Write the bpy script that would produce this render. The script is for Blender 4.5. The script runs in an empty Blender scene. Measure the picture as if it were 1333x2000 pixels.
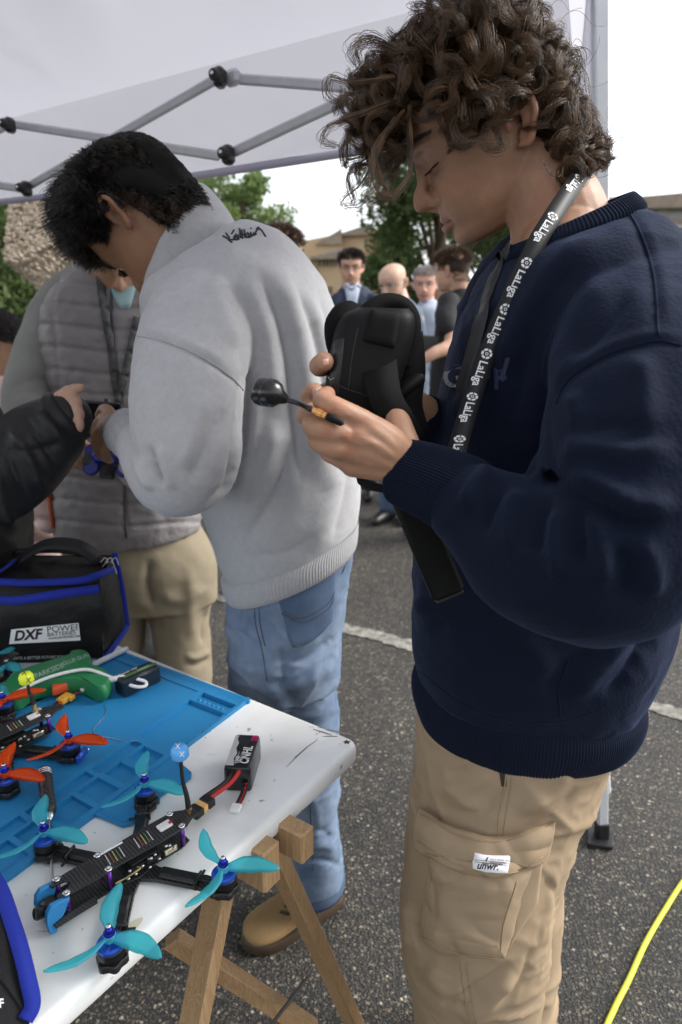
import bpy, bmesh, math, random
import numpy as np
from mathutils import Vector, Matrix
from mathutils.bvhtree import BVHTree
random.seed(7); RNG = np.random.default_rng(11)
SC = bpy.context.scene
COL = SC.collection

# ------------------------------------------------------------------ camera, sky, sun, exposure
PITCH = math.radians(17.0)
CAM = np.array([0.0, 0.0, 1.46])
FPX = 1333.0                                    # focal length in photo pixels (24 mm on a 36 mm tall frame)
cam_d = bpy.data.cameras.new('camera'); cam = bpy.data.objects.new('camera', cam_d); COL.objects.link(cam)
cam.location = CAM; cam.rotation_euler = (math.radians(90) - PITCH, 0, 0)
cam_d.sensor_fit = 'VERTICAL'; cam_d.sensor_height = 36.0; cam_d.lens = 24.0
cam_d.clip_start = 0.05; cam_d.clip_end = 2000
cam_d.dof.use_dof = True; cam_d.dof.focus_distance = 0.86; cam_d.dof.aperture_fstop = 5.2
SC.camera = cam
SUN_EL, SUN_ROT = math.radians(40), math.radians(82)
world = bpy.data.worlds.new('World'); SC.world = world; world.use_nodes = True
wn = world.node_tree.nodes; wl = world.node_tree.links
bg = wn['Background']
sky = wn.new('ShaderNodeTexSky'); sky.sky_type = 'NISHITA'; sky.sun_disc = False
sky.sun_elevation = SUN_EL; sky.sun_rotation = SUN_ROT; sky.dust_density = 1.5; sky.air_density = 1.0; sky.ozone_density = 1.0
hs = wn.new('ShaderNodeHueSaturation'); hs.inputs['Saturation'].default_value = 0.22      # even cloud cover: nearly colourless
wl.new(sky.outputs[0], hs.inputs['Color']); wl.new(hs.outputs[0], bg.inputs['Color'])
bg.inputs['Strength'].default_value = 0.135
sun_d = bpy.data.lights.new('sun', 'SUN'); sun_d.energy = 1.5; sun_d.angle = math.radians(24); sun_d.color = (1.0, 0.96, 0.9)
sun = bpy.data.objects.new('sun', sun_d); COL.objects.link(sun)
sdir = Vector((math.sin(SUN_ROT) * math.cos(SUN_EL), math.cos(SUN_ROT) * math.cos(SUN_EL), math.sin(SUN_EL)))
sun.rotation_euler = sdir.to_track_quat('Z', 'Y').to_euler()
SC.view_settings.view_transform = 'Standard'; SC.view_settings.look = 'None'
SC.view_settings.exposure = 1.35; SC.view_settings.gamma = 1.0; SC.view_settings.use_curve_mapping = False

# ------------------------------------------------------------------ geometry helpers
CP, SP = math.cos(PITCH), math.sin(PITCH)
FWD = np.array([0, CP, -SP]); UP = np.array([0, SP, CP]); RT = np.array([1.0, 0, 0])
def ray(x, y):
    return FWD + (np.asarray(x, float) - 666.5)[..., None] / FPX * RT + (1000.0 - np.asarray(y, float))[..., None] / FPX * UP
def P(x, y, d): return CAM + ray(x, y) * np.asarray(d, float)[..., None]
def PY(x, y, Y):
    r = ray(x, y); return CAM + r * (np.asarray(Y, float) / r[..., 1])[..., None]
def PZ(x, y, z):
    r = ray(x, y); return CAM + r * ((np.asarray(z, float) - CAM[2]) / r[..., 2])[..., None]
def proj(p):
    q = np.asarray(p, float) - CAM
    d = q @ FWD; return 666.5 + FPX * (q @ RT) / d, 1000 - FPX * (q @ UP) / d, d
def nz(v):
    v = np.asarray(v, float); return v / np.maximum(np.linalg.norm(v, axis=-1, keepdims=True), 1e-12)
def spl(p, m):
    """Catmull-Rom through the rows of p, m samples."""
    p = np.asarray(p, float)
    if p.ndim == 1: p = p[:, None]
    k = len(p)
    if k == 2:
        t = np.linspace(0, 1, m)[:, None]; return p[0] * (1 - t) + p[1] * t
    q = np.vstack([2 * p[0] - p[1], p, 2 * p[-1] - p[-2]])
    u = np.linspace(0, k - 1 - 1e-9, m); i = u.astype(int); t = (u - i)[:, None]
    a, b, c, d = q[i], q[i + 1], q[i + 2], q[i + 3]
    return .5 * (2 * b + (c - a) * t + (2 * a - 5 * b + 4 * c - d) * t * t + (3 * b - a - 3 * c + d) * t ** 3)
def loft(R, cap=True, closed=True):
    R = np.asarray(R, float); k, n = R.shape[:2]
    V = R.reshape(-1, 3); i = np.arange(k - 1)[:, None]; j = np.arange(n if closed else n - 1)[None]
    j2 = (j + 1) % n
    F = np.stack([i * n + j, i * n + j2, (i + 1) * n + j2, (i + 1) * n + j], -1).reshape(-1, 4).tolist()
    if cap:
        V = np.vstack([V, R[0].mean(0), R[-1].mean(0)]); c0, c1 = k * n, k * n + 1
        F += [[c0, (q + 1) % n, q] for q in range(n)] + [[c1, (k - 1) * n + q, (k - 1) * n + (q + 1) % n] for q in range(n)]
    return V, F
def frames(p, ref=None):
    t = nz(np.gradient(p, axis=0))
    if ref is None:
        ref = np.array([0, 0, 1.0]) if abs(t[0, 2]) < .9 else np.array([1.0, 0, 0])
    a = np.zeros_like(p); v = nz(ref - t[0] * (ref @ t[0]))
    for i in range(len(p)):
        v = nz(v - t[i] * (v @ t[i])); a[i] = v
    return t, a, nz(np.cross(t, a))
def tube(p, r, n=10, m=None, round_=True, ref=None, flat=1.0):
    """swept round (or flattened: flat scales the second axis) tube with domed ends"""
    p = np.asarray(p, float); r = np.broadcast_to(np.asarray(r, float), (len(p),))
    if m:
        q = spl(np.column_stack([p, r]), m); p, r = q[:, :3], q[:, 3]
    t, a, b = frames(p, ref)
    th = np.linspace(0, 2 * np.pi, n, endpoint=False)
    circ = lambda c, A, B, rr: c + rr * (np.cos(th)[:, None] * A + flat * np.sin(th)[:, None] * B)
    R = []
    if round_:
        for s in (1.35, .95, .5): R.append(circ(p[0] - t[0] * r[0] * math.sin(s), a[0], b[0], r[0] * math.cos(s)))
    R += [circ(p[i], a[i], b[i], r[i]) for i in range(len(p))]
    if round_:
        for s in (.5, .95, 1.35): R.append(circ(p[-1] + t[-1] * r[-1] * math.sin(s), a[-1], b[-1], r[-1] * math.cos(s)))
    return loft(R)
def box(c, sx, sy, sz, X=(1, 0, 0), Y=(0, 1, 0), Z=(0, 0, 1), bev=0.0):
    """box about centre c; bev chamfers all its edges"""
    X, Y, Z = map(np.asarray, (X, Y, Z)); c = np.asarray(c, float)
    hx, hy, hz = sx / 2, sy / 2, sz / 2; b = min(bev, hx * .9, hy * .9, hz * .9)
    if b <= 0:
        V = [c + i * hx * X + j * hy * Y + k * hz * Z for k in (-1, 1) for j in (-1, 1) for i in (-1, 1)]
        return np.array(V), [[0, 2, 3, 1], [4, 5, 7, 6], [0, 1, 5, 4], [2, 6, 7, 3], [0, 4, 6, 2], [1, 3, 7, 5]]
    o = lambda hx, hy, bb: [(hx - bb, -hy), (hx, -hy + bb), (hx, hy - bb), (hx - bb, hy), (-hx + bb, hy), (-hx, hy - bb), (-hx, -hy + bb), (-hx + bb, -hy)]
    R = []
    for z, i in ((-hz, b), (-hz + b, 0), (hz - b, 0), (hz, b)):
        R.append([c + x * X + y * Y + z * Z for x, y in o(hx - i, hy - i, max(b - i * .6, b * .4))])
    return loft(np.array(R))
def prism(poly, lo, hi, X, Y, Z, c=(0, 0, 0), bev=0):
    """outline in the X,Y plane pulled from lo to hi along Z"""
    poly = np.asarray(poly, float); X, Y, Z, c = map(np.asarray, (X, Y, Z, c)); n = len(poly)
    cen = poly.mean(0)
    def lay(z, s): q = cen + (poly - cen) * s; return c + q[:, :1] * X + q[:, 1:] * Y + z * Z
    if bev: R = [lay(lo, 1 - bev), lay(lo + (hi - lo) * .15, 1), lay(hi - (hi - lo) * .15, 1), lay(hi, 1 - bev)]
    else: R = [lay(lo, 1), lay(hi, 1)]
    V = np.vstack(R); F = []
    for k in range(len(R) - 1):
        F += [[k * n + i, k * n + (i + 1) % n, (k + 1) * n + (i + 1) % n, (k + 1) * n + i] for i in range(n)]
    return V, F + [list(range(n))[::-1], [(len(R) - 1) * n + i for i in range(n)]]
def lathe(prof, c, Z=(0, 0, 1), n=20):
    Z = nz(Z); A = nz(np.cross(Z, (1, 0, 0) if abs(Z[0]) < .9 else (0, 1, 0))); B = np.cross(Z, A); c = np.asarray(c, float)
    th = np.linspace(0, 2 * np.pi, n, endpoint=False)
    return loft([c + z * Z + r * (np.cos(th)[:, None] * A + np.sin(th)[:, None] * B) for r, z in prof])
def join(parts):
    V, F, o = [], [], 0
    for v, f in parts:
        V.append(np.asarray(v, float)); F += [[i + o for i in q] for q in f]; o += len(v)
    return np.vstack(V), F

BASE = {}
def _finish(o, parent):
    COL.objects.link(o)
    if parent is not None: o.parent = parent; BASE[o.name] = BASE[parent.name]
    return o
def thing(name, label, cat, base, group=None):
    o = bpy.data.objects.new(name, None); COL.objects.link(o); o.empty_display_size = .05
    o.location = base; BASE[o.name] = np.asarray(base, float); o['label'] = label; o['category'] = cat
    if group: o['group'] = group
    return o
def mk(name, vf, mat, parent=None, smooth=True, label=None, cat=None, group=None, kind=None, cols=None, base=None):
    V, F = vf if isinstance(vf, tuple) else join(vf)
    V = np.asarray(V, float)
    b = BASE[parent.name] if parent is not None else (np.asarray(base, float) if base is not None else np.zeros(3))
    me = bpy.data.meshes.new(name)
    if isinstance(F, np.ndarray): F = F.tolist()
    me.from_pydata((V - b).tolist(), [], F)
    if smooth is True: me.polygons.foreach_set('use_smooth', [True] * len(me.polygons))
    if cols is not None:
        at = me.color_attributes.new('tint', 'FLOAT_COLOR', 'POINT')
        at.data.foreach_set('color', np.column_stack([cols, np.ones(len(V))]).astype(np.float32).ravel())
    me.materials.append(mat); me.update()
    o = bpy.data.objects.new(name, me)
    if smooth == 'auto':
        me.polygons.foreach_set('use_smooth', [True] * len(me.polygons)); me.set_sharp_from_angle(angle=math.radians(38))
    _finish(o, parent)
    if parent is None: o.location = b; BASE[o.name] = b
    if label: o['label'] = label
    if cat: o['category'] = cat
    if group: o['group'] = group
    if kind: o['kind'] = kind
    return o
def remesh(parts, voxel, it=4, lam=.5):
    """one continuous surface round overlapping shells"""
    V, F = join(parts)
    me = bpy.data.meshes.new('tmp'); me.from_pydata(V.tolist(), [], F); me.update()
    o = bpy.data.objects.new('tmp', me); COL.objects.link(o)
    bm = bmesh.new(); bm.from_mesh(me); bmesh.ops.recalc_face_normals(bm, faces=bm.faces); bm.to_mesh(me); bm.free()
    md = o.modifiers.new('r', 'REMESH'); md.mode = 'VOXEL'; md.voxel_size = voxel
    dg = bpy.context.evaluated_depsgraph_get(); ev = o.evaluated_get(dg); m2 = ev.to_mesh()
    v = np.empty(len(m2.vertices) * 3); m2.vertices.foreach_get('co', v); v = v.reshape(-1, 3)
    f = np.empty(len(m2.loops), int); m2.loops.foreach_get('vertex_index', f); f = f.reshape(-1, 4)
    ev.to_mesh_clear(); bpy.data.objects.remove(o); bpy.data.meshes.remove(me)
    return smooth_v(v, f, it, lam), f
def smooth_v(v, f, it, lam=.5, w=None):
    e = np.vstack([f[:, [0, 1]], f[:, [1, 2]], f[:, [2, 3]], f[:, [3, 0]]]); e = np.vstack([e, e[:, ::-1]])
    n = len(v); deg = np.maximum(np.bincount(e[:, 0], minlength=n), 1)[:, None]
    for k in range(it):
        s = np.column_stack([np.bincount(e[:, 0], v[e[:, 1], c], n) for c in range(3)]) / deg
        l = lam if k % 2 == 0 else -lam * .92
        v = v + (s - v) * (l if w is None else l * w[:, None])
    return v
def vnormals(v, f):
    f = np.asarray(f); fn = np.cross(v[f[:, 2]] - v[f[:, 0]], v[f[:, 3]] - v[f[:, 1]])
    return nz(np.column_stack([sum(np.bincount(f[:, k], fn[:, c], len(v)) for k in range(4)) for c in range(3)]))
_perm = np.random.default_rng(3).permutation(512) % 256; _perm = np.concatenate([_perm] * 4)
_grd = nz(np.random.default_rng(4).normal(size=(256, 3)))
def noise3(p):
    p = np.asarray(p, float); i = np.floor(p).astype(int); f = p - i; u = f * f * f * (f * (f * 6 - 15) + 10); i &= 255
    r = 0
    for dx in (0, 1):
        for dy in (0, 1):
            for dz in (0, 1):
                h = _perm[_perm[_perm[(i[:, 0] + dx) & 255] + ((i[:, 1] + dy) & 255)] + ((i[:, 2] + dz) & 255)] & 255
                g = _grd[h]; q = (g * (f - np.array([dx, dy, dz]))).sum(1)
                r = r + q * (u[:, 0] if dx else 1 - u[:, 0]) * (u[:, 1] if dy else 1 - u[:, 1]) * (u[:, 2] if dz else 1 - u[:, 2])
    return r
def wrinkle(v, s, amp, seed=0.0, p=3):
    """sharp little ridges; s stretches them"""
    q = v * np.asarray(s, float) + seed; w = np.column_stack([noise3(q * .6 + 11), noise3(q * .6 + 23), noise3(q * .6 + 37)]) * 1.2
    return amp * np.clip(1 - 2.6 * np.abs(noise3(q + w)), 0, 1) ** p * np.clip(.35 + 1.6 * noise3(q * .35 + 5), 0, 1)
def seg_dist(px, py, line):
    """distance in photo pixels of points to a polyline, and the place 0..1 along it"""
    L = np.asarray(line, float); best = np.full(len(px), 1e9); par = np.zeros(len(px)); ln = np.linalg.norm(np.diff(L, axis=0), axis=1); cum = np.concatenate([[0], np.cumsum(ln)])
    sgn = np.zeros(len(px))
    for k in range(len(L) - 1):
        a, b = L[k], L[k + 1]; ab = b - a; t = np.clip(((px - a[0]) * ab[0] + (py - a[1]) * ab[1]) / max(ab @ ab, 1e-9), 0, 1)
        dx, dy = px - a[0] - t * ab[0], py - a[1] - t * ab[1]; d = np.hypot(dx, dy); q = d < best
        best[q] = d[q]; par[q] = (cum[k] + t[q] * ln[k]) / cum[-1]; sgn[q] = np.sign(ab[0] * dy[q] - ab[1] * dx[q])
    return best, par, sgn
def folds(v, f, lines, taper=True):
    """cloth folds: each (polyline in the photo, height in m, half width in photo px): a swell (+) or a crease (-) on the side that faces us"""
    n = vnormals(v, f); px, py, d = proj(v); face = np.clip(-(nz(v - CAM) * n).sum(1) * 2.2 + .25, 0, 1)
    disp = np.zeros(len(v))
    for ln in lines:
        line, h, w = ln[:3]; pts = np.asarray(line, float)
        m = (px > pts[:, 0].min() - 3 * w) & (px < pts[:, 0].max() + 3 * w) & (py > pts[:, 1].min() - 3 * w) & (py < pts[:, 1].max() + 3 * w)
        if len(ln) > 3: m &= (d > ln[3][0]) & (d < ln[3][1])
        if not m.any(): continue
        if len(pts) > 2: pts = spl(pts, len(pts) * 4)
        ds, pr, sg = seg_dist(px[m], py[m], pts)
        e = np.minimum(1, np.minimum(pr, 1 - pr) * 5) if taper else 1
        disp[m] += h * e * (np.exp(-(ds / w) ** 2) if h > 0 else np.exp(-(ds / (w * .8)) ** 1.25))
    return v + n * (disp * face)[:, None]
def bvh(o):
    me = o.data; b = BASE[o.name]
    v = np.empty(len(me.vertices) * 3); me.vertices.foreach_get('co', v); v = v.reshape(-1, 3) + b
    return BVHTree.FromPolygons(v.tolist(), [tuple(p.vertices) for p in me.polygons])
def cast(tree, x, y, off=0.0008):
    """the point of a surface seen at a photo pixel, lifted off it a little, and its normal"""
    r = nz(ray(x, y)); h = tree.ray_cast(Vector(CAM), Vector(r))
    if h[0] is None: return None, None
    n = np.array(h[1]); n = n if n @ r < 0 else -n
    return np.array(h[0]) + n * off, n
def on_surf(tree, line, m, off=.0008, fallback=None):
    out = []
    for x, y in spl(line, m):
        p, _ = cast(tree, x, y, off)
        if p is not None: out.append(p)
    return np.array(out)
def ribbon(pts, nrm, w, th=.0012):
    """flat band along pts whose face looks along nrm"""
    pts = np.asarray(pts, float); t = nz(np.gradient(pts, axis=0)); nrm = nz(np.broadcast_to(nrm, pts.shape)); s = nz(np.cross(t, nrm)); nn = nz(np.cross(s, t))
    w = np.broadcast_to(np.asarray(w, float), (len(pts),))[:, None] / 2
    return loft(np.stack([pts - s * w - nn * th / 2, pts + s * w - nn * th / 2, pts + s * w + nn * th / 2, pts - s * w + nn * th / 2], 1))
def text_mesh(body, size=1.0, shear=0.0, bold=0.0, sx=1.0, spacing=1.0):
    """lettering as flat faces; returns 2-D points and triangles, left edge and baseline at 0"""
    cu = bpy.data.curves.new('t', 'FONT'); cu.body = body; cu.size = size; cu.shear = shear; cu.offset = bold; cu.resolution_u = 3; cu.space_character = spacing
    o = bpy.data.objects.new('t', cu); COL.objects.link(o)
    dg = bpy.context.evaluated_depsgraph_get(); me = o.evaluated_get(dg).to_mesh()
    v = np.array([list(q.co)[:2] for q in me.vertices]); f = [list(p.vertices) for p in me.polygons]
    o.evaluated_get(dg).to_mesh_clear(); bpy.data.objects.remove(o); bpy.data.curves.remove(cu)
    v[:, 0] *= sx
    return v, f
def flat_text(body, c, X, Y, size, **k):
    v, f = text_mesh(body, size, **k); c, X, Y = np.asarray(c, float), nz(X), nz(Y)
    return c + v[:, :1] * X + v[:, 1:] * Y, f

# ------------------------------------------------------------------ materials
def mat(name, col, rough=.6, spec=.5, metal=0, var=None, bump=None, sheen=0, tint=False, trans=0, coat=0, col2=None, alpha=None, sss=0, sssr=(1, .3, .15), coords='Object', ior=None):
    """var=(scale, amount, detail): the colour drifts towards col2 (or darker); bump=(scale, strength, distance[, detail])"""
    m = bpy.data.materials.new(name); m.use_nodes = True; N, L = m.node_tree.nodes, m.node_tree.links; b = N['Principled BSDF']
    c4 = lambda c: (*c, 1) if len(c) == 3 else c
    b.inputs['Base Color'].default_value = c4(col); b.inputs['Roughness'].default_value = rough
    b.inputs['Specular IOR Level'].default_value = spec; b.inputs['Metallic'].default_value = metal
    if sheen: b.inputs['Sheen Weight'].default_value = sheen; b.inputs['Sheen Roughness'].default_value = .45; mxc = max(col[:3]); b.inputs['Sheen Tint'].default_value = (*[(q / mxc) ** .7 for q in col[:3]], 1)
    if coat: b.inputs['Coat Weight'].default_value = coat; b.inputs['Coat Roughness'].default_value = .15
    if trans: b.inputs['Transmission Weight'].default_value = trans
    if ior: b.inputs['IOR'].default_value = ior
    if alpha is not None: b.inputs['Alpha'].default_value = alpha
    if sss: b.inputs['Subsurface Weight'].default_value = sss; b.inputs['Subsurface Radius'].default_value = sssr; b.inputs['Subsurface Scale'].default_value = .006
    tc = N.new('ShaderNodeTexCoord'); out = None
    if tint:
        at = N.new('ShaderNodeAttribute'); at.attribute_name = 'tint'; out = at.outputs['Color']
    if var:
        n = N.new('ShaderNodeTexNoise'); n.inputs['Scale'].default_value = var[0]; n.inputs['Detail'].default_value = var[2] if len(var) > 2 else 4
        n.inputs['Roughness'].default_value = .65; L.new(tc.outputs[coords], n.inputs['Vector'])
        r = N.new('ShaderNodeValToRGB'); r.color_ramp.elements[0].position = .35; r.color_ramp.elements[1].position = .68; L.new(n.outputs['Fac'], r.inputs['Fac'])
        mx = N.new('ShaderNodeMix'); mx.data_type = 'RGBA'; k = N.new('ShaderNodeMath'); k.operation = 'MULTIPLY'; k.inputs[1].default_value = var[1]
        L.new(r.outputs['Color'], k.inputs[0]); L.new(k.outputs[0], mx.inputs['Factor'])
        if out is not None: L.new(out, mx.inputs['A'])
        else: mx.inputs['A'].default_value = c4(col)
        mx.inputs['B'].default_value = c4(col2) if col2 else c4([q * .45 for q in col[:3]])
        out = mx.outputs['Result']
    if out is not None: L.new(out, b.inputs['Base Color'])
    if bump:
        n = N.new('ShaderNodeTexNoise'); n.inputs['Scale'].default_value = bump[0]; n.inputs['Detail'].default_value = bump[3] if len(bump) > 3 else 3
        L.new(tc.outputs[coords], n.inputs['Vector'])
        bp = N.new('ShaderNodeBump'); bp.inputs['Strength'].default_value = bump[1]; bp.inputs['Distance'].default_value = bump[2]
        L.new(n.outputs['Fac'], bp.inputs['Height']); L.new(bp.outputs['Normal'], b.inputs['Normal'])
    return m
def nd(m, t, **kw):
    n = m.node_tree.nodes.new(t)
    for k, v in kw.items():
        if k in n.inputs: n.inputs[k].default_value = v
        else: setattr(n, k, v)
    return n
# ------------------------------------------------------------------ ground
def asphalt_mat():
    m = bpy.data.materials.new('asphalt'); m.use_nodes = True; N, L = m.node_tree.nodes, m.node_tree.links; b = N['Principled BSDF']
    tc = N.new('ShaderNodeTexCoord')
    wob = nd(m, 'ShaderNodeTexNoise', Scale=60.0, Detail=2.0); L.new(tc.outputs['Object'], wob.inputs['Vector'])
    add = nd(m, 'ShaderNodeMixRGB', blend_type='ADD'); add.inputs['Fac'].default_value = .012; L.new(tc.outputs['Object'], add.inputs[1]); L.new(wob.outputs['Color'], add.inputs[2])
    def cells(scale, lo, hi):
        v = nd(m, 'ShaderNodeTexVoronoi', Scale=scale); L.new(add.outputs[0], v.inputs['Vector'])
        r = nd(m, 'ShaderNodeValToRGB'); r.color_ramp.elements[0].position = lo; r.color_ramp.elements[1].position = hi
        r.color_ramp.elements[0].color = (1, 1, 1, 1); r.color_ramp.elements[1].color = (0, 0, 0, 1)
        L.new(v.outputs['Distance'], r.inputs['Fac']); return v, r
    v1, r1 = cells(108, .34, .52); v2, r2 = cells(210, .3, .55)
    sep = nd(m, 'ShaderNodeSeparateColor'); L.new(v1.outputs['Color'], sep.inputs[0])
    ramp = nd(m, 'ShaderNodeValToRGB'); e = ramp.color_ramp.elements
    e[0].position = 0; e[0].color = (.035, .034, .032, 1); e[1].position = 1; e[1].color = (.42, .38, .31, 1)
    for p_, c_ in ((.40, (.05, .047, .042, 1)), (.62, (.10, .09, .075, 1)), (.80, (.20, .175, .14, 1)), (.90, (.15, .11, .08, 1))):
        q = e.new(p_); q.color = c_
    L.new(sep.outputs[0], ramp.inputs['Fac'])
    sep2 = nd(m, 'ShaderNodeSeparateColor'); L.new(v2.outputs['Color'], sep2.inputs[0])
    ramp2 = nd(m, 'ShaderNodeValToRGB'); e = ramp2.color_ramp.elements; e[0].color = (.028, .028, .027, 1); e[1].color = (.2, .18, .15, 1); e[0].position = .35
    L.new(sep2.outputs[1], ramp2.inputs['Fac'])
    bind = nd(m, 'ShaderNodeMix', data_type='RGBA'); bind.inputs['A'].default_value = (.026, .026, .026, 1); L.new(r2.outputs[0], bind.inputs['Factor']); L.new(ramp2.outputs[0], bind.inputs['B'])
    top = nd(m, 'ShaderNodeMix', data_type='RGBA'); L.new(r1.outputs[0], top.inputs['Factor']); L.new(bind.outputs['Result'], top.inputs['A']); L.new(ramp.outputs[0], top.inputs['B'])
    big = nd(m, 'ShaderNodeTexNoise', Scale=1.3, Detail=5.0); L.new(tc.outputs['Object'], big.inputs['Vector'])
    rb = nd(m, 'ShaderNodeValToRGB'); rb.color_ramp.elements[0].position = .35; rb.color_ramp.elements[1].position = .7
    rb.color_ramp.elements[0].color = (.72, .72, .72, 1); rb.color_ramp.elements[1].color = (1.25, 1.22, 1.15, 1); L.new(big.outputs['Fac'], rb.inputs['Fac'])
    mul = nd(m, 'ShaderNodeMixRGB', blend_type='MULTIPLY'); mul.inputs['Fac'].default_value = 1; L.new(top.outputs['Result'], mul.inputs[1]); L.new(rb.outputs[0], mul.inputs[2])
    L.new(mul.outputs[0], b.inputs['Base Color']); b.inputs['Roughness'].default_value = .62; b.inputs['Specular IOR Level'].default_value = .4
    ad = nd(m, 'ShaderNodeMath', operation='ADD'); L.new(r1.outputs[0], ad.inputs[0]); L.new(r2.outputs[0], ad.inputs[1])
    bp = nd(m, 'ShaderNodeBump', Strength=.8, Distance=.004); L.new(ad.outputs[0], bp.inputs['Height']); L.new(bp.outputs[0], b.inputs['Normal'])
    return m
M_ASPH = asphalt_mat()
def sheet(x0, x1, y0, y1, z, nx=1, ny=1, fz=None):
    X, Y = np.meshgrid(np.linspace(x0, x1, nx + 1), np.linspace(y0, y1, ny + 1)); Z = np.full_like(X, z) if fz is None else fz(X, Y)
    V = np.stack([X, Y, Z], -1).reshape(-1, 3); n = nx + 1
    F = [[j * n + i, j * n + i + 1, (j + 1) * n + i + 1, (j + 1) * n + i] for j in range(ny) for i in range(nx)]
    return V, F
mk('asphalt_ground', sheet(-500, 500, -500, 900, 0), M_ASPH, kind='structure', smooth=False)
M_GRASS = mat('lawn_grass', (.09, .17, .03), .9, .1, var=(3, .7), col2=(.16, .24, .05), bump=(60, .8, .05))
mk('lawn', sheet(-90, -5, 16, 120, .02, 30, 30, lambda X, Y: .02 + .9 * np.clip((Y - 16) / 40, 0, 1) ** 1.3 + .05 * np.sin(X * .7) * np.sin(Y * .5)), M_GRASS, kind='structure')
# worn painted line
def paint_mat():
    m = mat('worn_white_paint', (.33, .32, .28), .8, .2, var=(26, 1.0, 9), col2=(.09, .085, .075), bump=(120, .5, .003))
    return m
ln = []
for i in range(120):
    t = i / 119; x = 380 + t * 1100
    c = PZ(x, 1161 + (x - 415) * .2565 - 2 * math.sin(x * .011), .004)
    tn = nz(PZ(x + 5, 1161 + (x + 5 - 415) * .2565, .004) - c); s = np.array([-tn[1], tn[0], 0])
    j1, j2 = RNG.normal(0, .006), RNG.normal(0, .006)
    ln.append([c - s * (.047 + j1), c + s * (.047 + j2)])
mk('road_marking', loft(np.array(ln), cap=False, closed=False), paint_mat(), kind='structure', smooth=False)

# ------------------------------------------------------------------ buildings far behind
M_BRICK = mat('ochre_brick', (.56, .40, .26), .85, .2, var=(1.2, .35, 6), col2=(.45, .31, .20), bump=(40, .4, .02))
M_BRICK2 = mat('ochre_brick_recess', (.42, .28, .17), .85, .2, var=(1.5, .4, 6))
M_ROOF = mat('brown_roof_sheet', (.33, .26, .20), .7, .3, var=(2.5, .5))
M_CONC = mat('grey_concrete_band', (.42, .40, .35), .8, .2, var=(2, .3))
M_DARK = mat('dark_glass_and_shade', (.05, .045, .04), .15, .5)
M_PALEGL = mat('pale_window_glass', (.34, .34, .31), .2, .5, var=(.8, .4))
def facade(name, label, D, quads, tilt=0.0):
    """quads: (part, x0,x1,y0,y1 photo px at distance D, recess in m, material, label)"""
    b = P(quads[0][1], 600, D); b[2] = 0
    t = thing(name, label, 'building', b)
    for q in quads:
        part, x0, x1, ya, yb, rec, mt = q[:7]
        c = [P(x0, ya, D), P(x1, ya if len(q) < 8 else q[7], D), P(x1, yb, D), P(x0, yb, D)]
        yy = b[1] + rec; pts = [PY(x0, ya, yy), PY(x1, ya if len(q) < 8 else q[7], yy), PY(x1, yb, yy), PY(x0, yb, yy)]
        for k in range(4): pts[k] = pts[k] + np.array([0, tilt * (pts[k][0] - b[0]), 0])
        dep = q[8] if len(q) > 8 else .35
        V = np.array(pts + [p + np.array([0, dep, 0]) for p in pts])
        mk(part, (V, [[3, 2, 1, 0], [4, 5, 6, 7], [0, 1, 5, 4], [1, 2, 6, 5], [2, 3, 7, 6], [3, 0, 4, 7]]), mt, t, smooth=False)
    return t
q = [('wall', 580, 668, 473, 740, 0, M_BRICK, 458, 9), ('wall', 668, 724, 458, 740, .4, M_BRICK, 454, 9), ('gable_wall', 640, 668, 473, 480, -.1, M_BRICK, 446, .5),
     ('roof', 618, 668, 476, 479, -.3, M_ROOF, 449, 6), ('roof', 668, 724, 457, 462, -.2, M_ROOF, 440, 7), ('wall', 724, 800, 452, 740, 1.2, M_BRICK, 446, 8),
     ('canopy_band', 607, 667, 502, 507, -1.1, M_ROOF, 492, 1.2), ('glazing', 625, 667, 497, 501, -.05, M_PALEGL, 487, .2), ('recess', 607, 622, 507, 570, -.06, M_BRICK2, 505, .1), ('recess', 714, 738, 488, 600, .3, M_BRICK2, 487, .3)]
for x in (625, 633, 640, 648, 657): q.append(('window', x - 1.6, x + 1.6, 504, 521, -.12, M_DARK))
for x in (626, 633, 640, 647): q.append(('window', x - 1.6, x + 1.6, 560, 575, -.12, M_DARK))
facade('brick_building', 'ochre brick building with slit windows behind the men standing in the middle', 48, q, -.25)
q = [('wall', 1180, 1243, 385, 740, 0, M_BRICK, 382, 10), ('wall', 1243, 1420, 405, 740, .7, M_BRICK, 398, 10), ('roof', 1243, 1420, 385, 406, -.6, M_ROOF, 371, 3),
     ('band', 1243, 1420, 405, 408, -.5, M_CONC, 398, 1.0), ('glazing', 1245, 1420, 407, 430, .4, M_PALEGL, 402, .2), ('mullion', 1281, 1299, 405, 433, .25, M_CONC, 404, .4),
     ('mullion', 1352, 1368, 402, 431, .25, M_CONC, 402, .4), ('spandrel', 1243, 1420, 430, 441, .2, M_ROOF, 428, .5), ('band', 1243, 1420, 441, 447, -.2, M_CONC, 439, .9), ('canopy_shade', 1243, 1420, 448, 467, .3, M_DARK, 447, .5)]  # last box: shade under the canopy put in as a dark colour
facade('long_brick_building', 'long brick building with brown flat roof behind the near shoulder at right', 44, q, -.1)

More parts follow.
